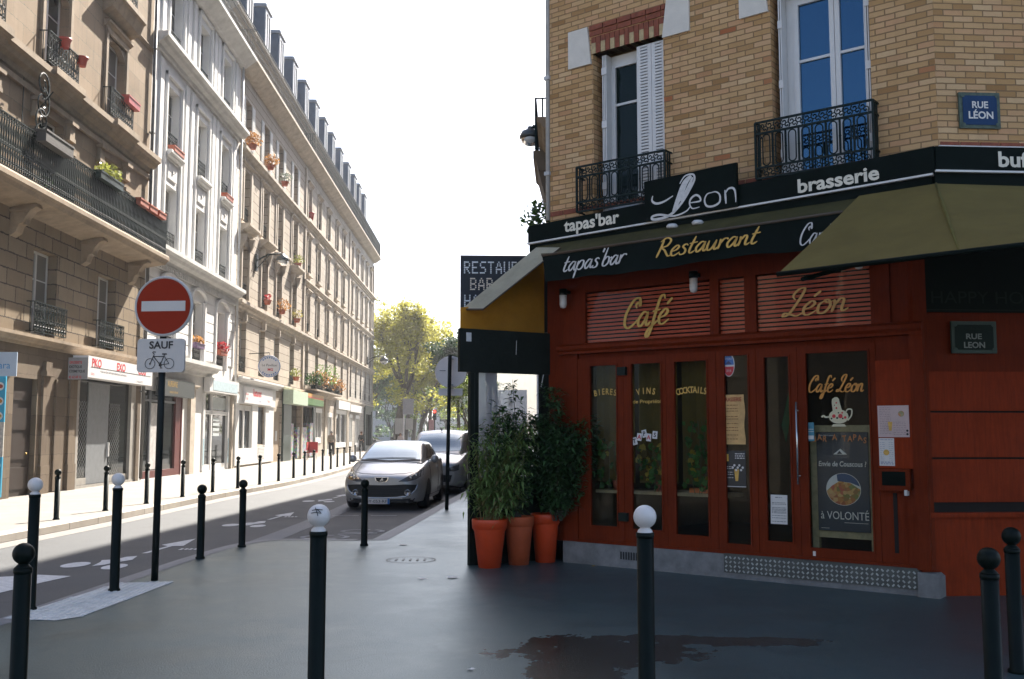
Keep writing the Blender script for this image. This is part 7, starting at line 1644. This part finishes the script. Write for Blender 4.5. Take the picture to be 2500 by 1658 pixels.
    curve_on(lambda x, z: sh.front(x, z, .010), [(-.75, .54), (-.73, .45), (-.64, .35), (-.5, .29), (-.25, .265), (0, .26), (.25, .265), (.5, .29), (.64, .35), (.73, .45), (.75, .54)], .011, 46).build('chrome_outline', M_chrome, r)
    curve_on(lambda x, z: sh.front(x, z, .004), [(-.62, .215), (0, .20), (.62, .215)], .012).build('lower_lip', M_plast, r)
    strip(lambda x, z: sh.front(x, z, .004), [(-.66, .17), (0, .165), (.66, .17)], [(-.70, .255), (0, .235), (.70, .255)], 3, 14).build('air_dam', M_plast, r)
    P0 = [(-.15, .70), (.15, .70), (.125, .63), (.08, .595), (-.08, .595), (-.125, .63)]; FRT = lambda pts, off: [tuple(sh.front(x, z, off)) for x, z in pts]
    mb = MB(); mb.face(FRT(P0, .012)); b = mb.build('badge', M_chrome, r); mb = MB(); mb.face(FRT([(x * .88, .648 + (z - .648) * .82) for x, z in P0], .016)); mb.build('badge_field', M_plast, b)
    mb = MB()
    for P in ([(-.045, .615), (-.025, .640), (-.01, .655), (.0, .678), (.025, .683), (.04, .675), (.02, .668), (.03, .66), (.05, .655), (.02, .645), (.025, .63), (.05, .618), (.02, .618), (0, .635), (-.015, .622)],): mb.face(FRT(P, .020))
    mb.build('badge_figure', M_chrome, b)
    c = sh.front(0, .24, .03); FPn = Frame((0, c.y, 0), (1, 0, 0), (0, -1, 0)); pl_ = bx((-.34, .18, -.01, 0, .135, .25), name='number_plate', m=M_paper, parent=r, fr=FPn)
    fit_text('BY-053-RF', FPn, -.315, .125, .163, .062, M_black, 'plate_lettering', pl_, .003, bold=.0); bx((.135, .18, 0, .003, .135, .25), name='plate_band', m=M_blue, parent=pl_, fr=FPn)
    # bonnet edge, wipers, scuttle
    curve_on(lambda x, y: sh.top(x, y, .001), [(-.62, .30), (-.45, .17), (-.2, .11), (0, .10), (.2, .11), (.45, .17), (.62, .30)], .005, 30).build('bonnet_gap', mat('panel gap', (.03, .03, .03), .8), r)
    mb = MB()
    for sg in (-1, 1): mb.tube([tuple(sh.top(sg * .62, y, .001)) for y in np.linspace(.3, 1.0, 8)], .004, 4)
    mb.build('bonnet_gap', MATS['panel gap'], r)
    strip(lambda x, y: Vector((x, y, max(sh.top(x, y).z, g.top(x, y).z) + .004)), [(-.66, 1.03), (0, .95), (.66, 1.03)], [(-.66, 1.10), (0, 1.01), (.66, 1.10)], 2, 14).build('scuttle', M_plast, r)
    mb = MB(); mb.tube([tuple(g.top(x, 1.1 + .03 * math.sin(x * 2) + abs(x) * .03, .02)) for x in np.linspace(-.55, .05, 8)], .008, 4); mb.tube([tuple(g.top(x, 1.1 + abs(x) * .03, .02)) for x in np.linspace(.0, .55, 8)], .008, 4); mb.build('wiper', M_plast, r)
    arches(sh, r, (.82, 3.28), .345, .16); wheels(r, .765, (.82, 3.28), .305)
    door_lines(sh, r, [[(1.22, .92), (1.2, .6), (1.3, .28)], [(2.46, 1.0), (2.46, .5), (2.44, .28)], [(3.2, 1.0), (3.05, .75), (2.9, .5)], [(1.25, .27), (2.9, .27)]])
    MB().box(-.7, .7, .3, 3.7, .14, .2).build('underbody', M_plast, r)
    return r
car = hatchback('silver parked hatchback facing us at the kerb with a wide black grille', M_silverp)
car.location = (-2.44, 22.75, RZ); car.rotation_euler = (0, 0, R(-4.5)); car.scale = (1.07, 1.07, 1.06)
car['group'] = 'cars parked by the trees' if False else 'parked cars'
dark = copy_tree(car, (-10.2, 101.5, RZ), R(75), 'dark small car parked far off at the street end, left of the big trunk')
for ch in list(dark.children):
    if ch.name.split('.')[0] in ('body', 'roof', 'mirror', 'door_handle'):
        ch.data = ch.data.copy(); ch.data.materials[0] = M_darkp

def van(label, paint):
    r = thing('parked_van', label, 'van', (0, 0, 0))
    st = [(0., [(.5, .26), (.60, .40), (.62, .6), (.56, .74), (.4, .80), (0, .82)]), (.12, [(.70, .22), (.80, .38), (.82, .64), (.76, .82), (.56, .89), (0, .92)]), (.5, [(.80, .2), (.89, .4), (.90, .72), (.85, .95), (.66, 1.02), (0, 1.06)]), (1.05, [(.82, .2), (.90, .4), (.905, .78), (.87, 1.06), (.72, 1.13), (0, 1.18)]), (1.4, [(.82, .2), (.90, .4), (.91, .8), (.88, 1.1), (.74, 1.17), (0, 1.22)]), (2.6, [(.82, .2), (.90, .4), (.91, .82), (.885, 1.14), (.74, 1.2), (0, 1.23)]), (4.1, [(.80, .24), (.88, .4), (.89, .82), (.87, 1.14), (.74, 1.2), (0, 1.23)]), (4.38, [(.7, .3), (.78, .45), (.79, .8), (.76, 1.1), (.6, 1.16), (0, 1.18)])]
    sh = Shell(st); sh.mb.build('body', paint, r)
    gh = [(.9, [(.72, 1.10), (.66, 1.115), (.5, 1.13), (0, 1.14)]), (1.2, [(.80, 1.12), (.72, 1.26), (.6, 1.30), (0, 1.32)]), (1.65, [(.82, 1.14), (.75, 1.50), (.60, 1.60), (0, 1.635)]), (2.1, [(.825, 1.15), (.765, 1.64), (.62, 1.765), (0, 1.81)]), (3.0, [(.83, 1.15), (.77, 1.66), (.64, 1.80), (0, 1.85)]), (4.1, [(.82, 1.15), (.76, 1.64), (.64, 1.77), (0, 1.82)]), (4.36, [(.76, 1.14), (.72, 1.58), (.6, 1.70), (0, 1.74)])]
    g = Shell(gh); g.mb.build('roof', paint, r)
    strip(lambda x, y: g.top(x, y), [(-.68, 1.08), (0, .98), (.68, 1.08)], [(-.58, 1.78), (0, 1.84), (.58, 1.78)], 9, 16).build('windscreen', M_cargl, r)
    for sg in (-1, 1):
        strip(lambda y, z: g.side(y, z, sg), [(1.45, 1.2), (1.9, 1.2), (2.35, 1.2)], [(1.6, 1.33), (1.95, 1.56), (2.35, 1.60)], 5, 12).build('side_window', M_carsd, r)
        strip(lambda x, z: sh.front(x, z, .008), [(sg * .42, .66), (sg * .6, .65), (sg * .74, .69)], [(sg * .42, .74), (sg * .6, .80), (sg * .74, .85)], 4, 10).build('headlight', M_lamp, r)
        mb = MB(); mb.lathe([(0, -.09), (.07, -.08), (.11, -.02), (.11, .04), (0, .07)], (sg * .99, 1.42, 1.2), 14, True, 'y'); mb.box(min(sg * .82, sg * .99), max(sg * .82, sg * .99), 1.4, 1.46, 1.12, 1.16); mb.build('mirror', M_plast, r)
        c = sh.side(2.2, .95, sg, .02); MB().box(c.x - .015, c.x + .015, 2.12, 2.34, .93, .97).build('door_handle', M_plast, r)
    strip(lambda x, z: sh.front(x, z, .006), [(-.5, .36), (0, .34), (.5, .36)], [(-.55, .55), (0, .55), (.55, .55)], 4, 14).build('grille', M_plast, r)
    strip(lambda y, z: sh.side(y, z, -1, .008), [(1.3, .44), (2.6, .44), (3.9, .44)], [(1.3, .56), (2.6, .56), (3.9, .56)], 2, 14).build('rubbing_strip', M_plast, r); strip(lambda y, z: sh.side(y, z, 1, .008), [(1.3, .44), (2.6, .44), (3.9, .44)], [(1.3, .56), (2.6, .56), (3.9, .56)], 2, 14).build('rubbing_strip', M_plast, r)
    mb = MB(); mb.tube([(0.0, 1.98, 1.80), (0.0, 2.02, 1.88)], .02, 6); mb.build('aerial', M_plast, r)
    arches(sh, r, (.88, 3.55), .36, .16); wheels(r, .8, (.88, 3.55), .32)
    door_lines(sh, r, [[(1.35, 1.05), (1.3, .6), (1.4, .3)], [(2.45, 1.1), (2.45, .3)], [(1.4, .3), (2.45, .3)]])
    MB().box(-.7, .7, .3, 4.1, .16, .24).build('underbody', M_plast, r)
    return r
vn = van('grey silver panel van parked behind the silver hatchback', M_greyp); vn.location = (-1.62, 28.6, RZ); vn.rotation_euler = (0, 0, R(-4.5)); vn['group'] = 'parked vans'
v2 = copy_tree(vn, (-1.0, 35.0, RZ), R(-4), 'white van parked third in the row, half hidden by the terrace')
for ch in list(v2.children):
    if ch.name.split('.')[0] in ('body', 'roof'): ch.data = ch.data.copy(); ch.data.materials[0] = M_whitep

# ------------------------------------------------------------------ pedestrians
def person(label, loc, rotz, skin, coat, trousers, hair, stride=.22, hold=False, cyc=False):
    r = thing('person', label, 'person', (0, 0, 0))
    J = {'pel': (0, 0, .95, .125), 'wst': (0, .01, 1.1, .12), 'chs': (0, .02, 1.32, .145), 'nck': (0, .015, 1.5, .055), 'hd0': (0, .0, 1.58, .075), 'hd': (0, -.01, 1.66, .092), 'top': (0, 0, 1.74, .06)}
    E_ = [('pel', 'wst'), ('wst', 'chs'), ('chs', 'nck'), ('nck', 'hd0'), ('hd0', 'hd'), ('hd', 'top')]
    for sg, n, ph in ((-1, 'l', 1), (1, 'r', -1)):
        st = stride * ph
        J['hip' + n] = (sg * .09, 0, .90, .095); J['kne' + n] = (sg * .095, -st * .55 - .03, .50, .062); J['ank' + n] = (sg * .095, -st + (.05 if st < 0 else 0), .09 + (.05 if st < 0 else 0), .042); J['toe' + n] = (sg * .10, -st - .15, .04, .035)
        J['sho' + n] = (sg * .18, .02, 1.42, .07); J['elb' + n] = (sg * .24, .03 + st * .45, 1.15, .047); J['wri' + n] = (sg * .23, -.05 + st * .75, .92, .033); J['hnd' + n] = (sg * .225, -.07 + st * .8, .83, .034)
        E_ += [('pel', 'hip' + n), ('hip' + n, 'kne' + n), ('kne' + n, 'ank' + n), ('ank' + n, 'toe' + n), ('chs', 'sho' + n), ('sho' + n, 'elb' + n), ('elb' + n, 'wri' + n), ('wri' + n, 'hnd' + n)]
    def skinmesh(name, keys, m, grow=0.):
        idx = {k: i for i, k in enumerate(keys)}; me = bpy.data.meshes.new(name); me.from_pydata([J[k][:3] for k in keys], [(idx[a], idx[b]) for a, b in E_ if a in idx and b in idx], [])
        me.materials.append(m); o = bpy.data.objects.new(name, me); COL.objects.link(o); o.parent = r; o.modifiers.new('skin', 'SKIN'); o.modifiers.new('sub', 'SUBSURF').levels = 1; o.modifiers['sub'].render_levels = 1
        for k, sv in zip(keys, me.skin_vertices[0].data): sv.radius = (J[k][3] + grow, J[k][3] + grow); sv.use_root = (k == keys[0])
        return o
    ks = list(J); skinmesh('body', ks, skin)
    skinmesh('coat', ['pel', 'wst', 'chs', 'shol', 'elbl', 'wril', 'shor', 'elbr', 'wrir'], coat, .022); skinmesh('trousers', ['pel', 'hipl', 'knel', 'ankl', 'hipr', 'kner', 'ankr'], trousers, .016)
    hb = MB(); hb.lathe([(.0, .10), (.05, .095), (.095, .05), (.102, .0), (.09, -.05), (.06, -.07)], (0, .018, 1.68), 14); hb.build('hair', hair, r)
    fc = MB(); fc.lathe([(0, -.02), (.012, -.008), (.014, .012), (0, .02)], (0, -.105, 1.655), 8); 
    for sg in (-1, 1): fc.lathe([(0, -.02), (.014, 0), (0, .02)], (sg * .095, 0, 1.66), 8)
    fc.build('nose_and_ears', skin, r)
    ey = MB()
    for sg in (-1, 1): ey.lathe([(0, -.008), (.009, 0), (0, .008)], (sg * .033, -.092, 1.672), 8)
    ey.box(-.022, .022, -.098, -.09, 1.612, 1.618); ey.build('eyes_and_mouth', M_black, r)
    r.location = loc; r.rotation_euler = (0, 0, rotz); return r
M_skin = mat('skin', (.42, .24, .16), .6); M_coatb = cloth_mat('beige coat', (.30, .255, .20), .0); M_trd = cloth_mat('dark trousers', (.02, .022, .025), .0); M_blkc = cloth_mat('black jacket', (.015, .017, .018), .0); M_hairg = mat('grey hair', (.25, .23, .21), .8); M_hairb = mat('brown hair', (.12, .05, .02), .8); M_pinkc = cloth_mat('pale pink shirt', (.50, .43, .43), .0)
person('man in a beige jacket and dark trousers striding away along the sunny pavement', (-10.95, 69.5, .02), R(182), M_skin, M_coatb, M_trd, M_hairg, .30)
person('person in black walking far off by the dark green corner shop', (-11.25, 88, .02), R(170), M_skin, M_blkc, M_trd, M_hairb, .16)
person('person in a pale pink shirt at the street end behind the van', (-8.2, 92, RZ), R(10), M_skin, M_pinkc, M_trd, M_hairb, .12)
# ------------------------------------------------------------------ trees at the end of the street
M_bark = mat('grey brown bark', (.075, .06, .045), .9, var=.35, scale=5, bump=.6)
def crown_mesh(name, cl, n, size, m, parent, seed, flat=1.):
    """leaf clumps: cl = list of (x,y,z,r); small tilted leaf faces gathered in twigs"""
    g = np.random.default_rng(seed); C = np.array(cl); wts = C[:, 3] ** 2; wts /= wts.sum()
    ntw = n // 7; k = g.choice(len(C), ntw, p=wts); d = g.normal(size=(ntw, 3)); d /= np.linalg.norm(d, axis=1)[:, None]
    q = C[k, :3] + d * (C[k, 3] * (.45 + .55 * g.random(ntw) ** .5))[:, None] * np.array([1, 1, .78])
    P = np.repeat(q, 7, 0) + g.normal(size=(ntw * 7, 3)) * size * np.array([1.7, 1.7, .9]); N = len(P)
    u = g.normal(size=(N, 3)); u[:, 2] *= .5; u /= np.linalg.norm(u, axis=1)[:, None]; w = np.cross(u, g.normal(size=(N, 3))); w /= np.linalg.norm(w, axis=1)[:, None]
    a = size * (.55 + .9 * g.random(N))[:, None]; V = np.stack([P - u * a, P + w * a * .5, P + u * a, P - w * a * .5], 1).reshape(-1, 3)
    c = np.array([V[:, 0].mean(), V[:, 1].mean(), V[:, 2].min()])
    me = bpy.data.meshes.new(name); me.vertices.add(N * 4); me.vertices.foreach_set('co', V.astype(np.float32).ravel()); me.loops.add(N * 4); me.loops.foreach_set('vertex_index', np.arange(N * 4, dtype=np.int32)); me.polygons.add(N)
    me.polygons.foreach_set('loop_start', np.arange(0, N * 4, 4, dtype=np.int32)); me.update(calc_edges=True); me.materials.append(m); o = bpy.data.objects.new(name, me); COL.objects.link(o); o.parent = parent
    if parent: o.matrix_parent_inverse = Matrix.Translation(-parent.location)
    return o
def tree(label, x, y, h, spread, trunk_h, r0, m, n, leaf, seed, lean=0., zc=None, group='trees at the end of the street', squash=1., cat='tree', hang=0.):
    g = random.Random(seed); root = thing('street_tree', label, cat, (x, y, RZ), group); tb = MB(); tips = []
    def limb(p, d, l, r, depth):
        P = [p]; q = Vector(p); dd = Vector(d)
        for k in range(4): dd = (dd + Vector((g.uniform(-.16, .16), g.uniform(-.16, .16), g.uniform(-.02, .12)))).normalized(); q = q + dd * l / 4; P.append(tuple(q))
        tb.tube(P, [r * (1 - .13 * k) for k in range(5)], 7 if depth < 2 else 5)
        if depth >= 3 or r < .03: tips.append(P[-1]); tips.append(P[2]); return
        for k in range(3 if depth else 4):
            a = g.uniform(0, 6.28); s = g.uniform(.35, .8); nd = (dd + Vector((math.cos(a) * s, math.sin(a) * s, g.uniform(-.05, .4)))).normalized(); limb(P[4 if k < 2 else 3], nd, l * g.uniform(.62, .82), r * .58, depth + 1)
        tips.append(P[3])
    top = Vector((x + lean, y, RZ + trunk_h)); tb.tube([(x, y, RZ - .1), (x + lean * .1, y, RZ + trunk_h * .05), (x + lean * .35, y, RZ + trunk_h * .5), tuple(top)], [r0 * 1.5, r0 * 1.1, r0 * .92, r0 * .8], 10)
    for k in range(5):
        a = 6.28 * k / 5 + g.uniform(-.4, .4); limb(tuple(top - Vector((0, 0, g.uniform(0, trunk_h * .18)))), Vector((math.cos(a) * .6, math.sin(a) * .6, 1)).normalized(), (h - trunk_h) * .42, r0 * .5, 1)
    tb.build('trunk', M_bark, root)
    cl = []; zc_ = RZ + trunk_h + (h - trunk_h) * .48
    for p in tips: cl.append((p[0], p[1], min(p[2], RZ + h - .9), g.uniform(.7, 1.25) * spread * .17))
    for k in range(34):
        a = g.uniform(0, 6.28); e = g.uniform(-.8, 1.2); q = g.uniform(.6, 1.0); cl.append((x + lean + spread * q * math.cos(a) * math.cos(e * .9), y + spread * q * math.sin(a) * math.cos(e * .9), zc_ + (h - trunk_h) * .5 * q * math.sin(e) * squash, g.uniform(.8, 1.5) * spread * .2))
    for k in range(int(hang)): a = g.uniform(0, 6.28); cl.append((x + lean + spread * .8 * math.cos(a), y + spread * .8 * math.sin(a), RZ + trunk_h * g.uniform(.75, 1.0), spread * .2))
    cl = [c for c in cl if c[2] + c[3] * .6 < RZ + h]
    crown_mesh('crown', cl, n, leaf, m, root, seed); return root
M_ty = leaf_mat('sunlit yellow green leaf', (.37, .35, .06), .62, .38); M_tg = leaf_mat('mid green leaf', (.17, .22, .045), .55, .4); M_td = leaf_mat('dark green leaf', (.025, .065, .02), .35, .4); M_tb = leaf_mat('grey green leaf', (.11, .16, .09), .5, .35)
tree('big yellow green tree with a thick leaning trunk at the end of the street', -9.9, 106, 16.2, 5.4, 6.3, .48, M_ty, 22000, .15, 3, .9, hang=8)
T = [('slim tree right behind the big yellow trunk, first of the avenue', -10.1, 118, 15.0, 3.8, 6.5, .26, M_ty, 9000, 1.0), ('slim forked tree, second of the avenue behind the road signs', -9.9, 128, 14.5, 3.8, 6.2, .28, M_tg, 9000, .8), ('leaning slim tree, third of the avenue', -8.7, 119, 13.6, 3.8, 5.5, .26, M_ty, 9000, 1.6), ('dark slim tree behind the avenue, fourth of the row', -10.2, 147, 14, 4.6, 5, .28, M_tg, 9000, .3), ('straight slim tree beside the red traffic light', -7.4, 122, 12.8, 3.6, 5.0, .24, M_tg, 9000, .2), ('grey green tree far behind the red traffic light', -7.2, 165, 13.5, 5.2, 3.6, .3, M_tb, 10000, 0), ('grey green tree far behind the corner shop', -16.5, 128, 13.5, 5.2, 2.6, .3, M_tb, 12000, 0), ('bushy blue green tree low behind the big trunk', -14.6, 150, 11, 5.5, 2.0, .3, M_tb, 10000, 0), ('grey green tree furthest along the avenue', -11.5, 185, 14, 6.5, 3.2, .3, M_tb, 9000, 0), ('pale grey green tree closing the avenue between the trunks', -4.0, 190, 13, 6.0, 3.0, .3, M_tb, 9000, 0)]
for i, (lab, x, y, h, sp, th, r0, m, n, ln) in enumerate(T): tree(lab, x, y, h, sp, th, r0, m, n, .17, 40 + i, ln, hang=5)
tree('dark green tree rising behind the round grey road sign', -2.9, 96, 11.8, 2.3, 6.8, .17, M_td, 9000, .12, 71, -.3, hang=4)
tree('light green young tree seen between sign post and terrace', -1.7, 80, 6.8, 1.6, 2.4, .12, M_tg, 6000, .10, 72, .0, hang=6)
tree('dark young tree further back, beside the light green one', -2.7, 110, 10.0, 2.0, 4.2, .14, M_td, 5000, .11, 73, .0, hang=3)
# far pale buildings closing the view
for i, (lab, x, y, w_, h, dth) in enumerate((('pale far building at the street end, left of the big trunk', -21, 176, 18, 12, 10), ('pale blue grey far building behind the avenue of trees', -2, 215, 20, 11, 10), ('pale far building at the street end on the right', 16, 180, 14, 14, 12))):
    b = thing('far_building', lab, 'building', (x, y, RZ)); FF = Frame((x - w_ / 2, y, 0), (1, 0, 0), (0, -1, 0))
    ops = [(s, s + 1.2, z, z + 2.0) for s in np.arange(1.2, w_ - 1.5, 2.9) for z in np.arange(1.0, h - 2.5, 3.2)]
    mb = MB(FF); wall_front(mb, 0, w_, RZ, h, ops, .3); shell(mb, 0, w_, RZ, h, -dth); mb.build('wall', mat('far pale render', (.42, .41, .41), .9, var=.08), b)
    for o in ops: MB(FF).box(o[0], o[1], -.28, -.25, o[2], o[3]).build('window', M_pane, b)
# street furniture among the trees
r = thing('traffic_light', 'traffic light showing red far up the street', 'traffic light', (-5.4, 98, RZ)); x, y = -5.4, 98.
MB().tube([(x, y, RZ), (x, y, 3.3)], .06, 8).build('pole', M_pole, r); MB().box(x - .17, x + .17, y - .14, y + .14, 2.95, 3.95).build('housing', M_blk, r)
em = Nt('red signal lamp'); em.p.inputs["Base Color"].default_value = (.5, .01, .01, 1); em.p.inputs["Emission Color"].default_value = (1, .03, .02, 1); em.p.inputs["Emission Strength"].default_value = 2.5
mb = MB(Frame((x, y - .14, 0), (1, 0, 0), (0, -1, 0))); mb.disc(0, 3.75, .13, .01, 20); mb.build('red_lamp', em.m, r)
mb = MB(Frame((x, y - .14, 0), (1, 0, 0), (0, -1, 0))); mb.disc(0, 3.43, .1, .01, 16); mb.disc(0, 3.12, .1, .01, 16); mb.build('dark_lamps', M_plast, r)
r = thing('sign_cluster', 'pole with several pale sign boards beside the big tree trunk', 'road sign', (-8.5, 99, RZ)); FQ = Frame((-8.5, 99, 0), (1, 0, 0), (0, -1, 0))
MB(FQ).box(-.06, .06, -.06, .06, RZ, 5.1).build('pole', M_back, r); MB(FQ).box(-.1, .95, .07, .1, 3.5, 5.05).build('board', mat('grey road board', (.36, .35, .38), .5), r); MB(FQ).box(-.85, -.1, .07, .1, 1.55, 3.1).build('board', M_signw, r); MB(FQ).box(.2, .9, .07, .1, 2.0, 3.1).build('board', M_signw, r)
r = thing('advert_board', 'pink and white board on a post right of the slim trunks', 'board', (-5.8, 100, RZ)); FQ = Frame((-5.8, 100, 0), (1, 0, 0), (0, -1, 0)); MB(FQ).box(-.3, .3, -.06, .06, .3, 3.0).build('panel', mat('pink panel', (.55, .32, .34), .5), r); MB(FQ).box(-.08, .08, -.05, .05, RZ, .3).build('post', M_pole, r)
r = thing('red_sign', 'small red board low on a post under the traffic light', 'sign', (-5.55, 101, RZ)); FQ = Frame((-5.55, 101, 0), (1, 0, 0), (0, -1, 0)); MB(FQ).box(-.35, .35, -.03, .03, 1.0, 1.7).build('board', M_signred, r); MB(FQ).box(-.05, .05, -.09, -.03, RZ, 1.6).build('post', M_pole, r)
# air: one even box of haze from the camera to past the last trees
hz = Nt('haze air'); hz.n.remove(hz.p); pvol = hz.node("ShaderNodeVolumePrincipled"); pvol.inputs["Color"].default_value = (.92, .95, 1, 1); pvol.inputs["Density"].default_value = .0006; pvol.inputs["Anisotropy"].default_value = .3
hz.link(pvol.outputs[0], hz.n["Material Output"].inputs["Volume"])
mb = MB(); mb.box(-950, 950, -650, 1850, RZ - 1.5, 30); o = mb.build('haze', hz.m); o['kind'] = 'stuff'
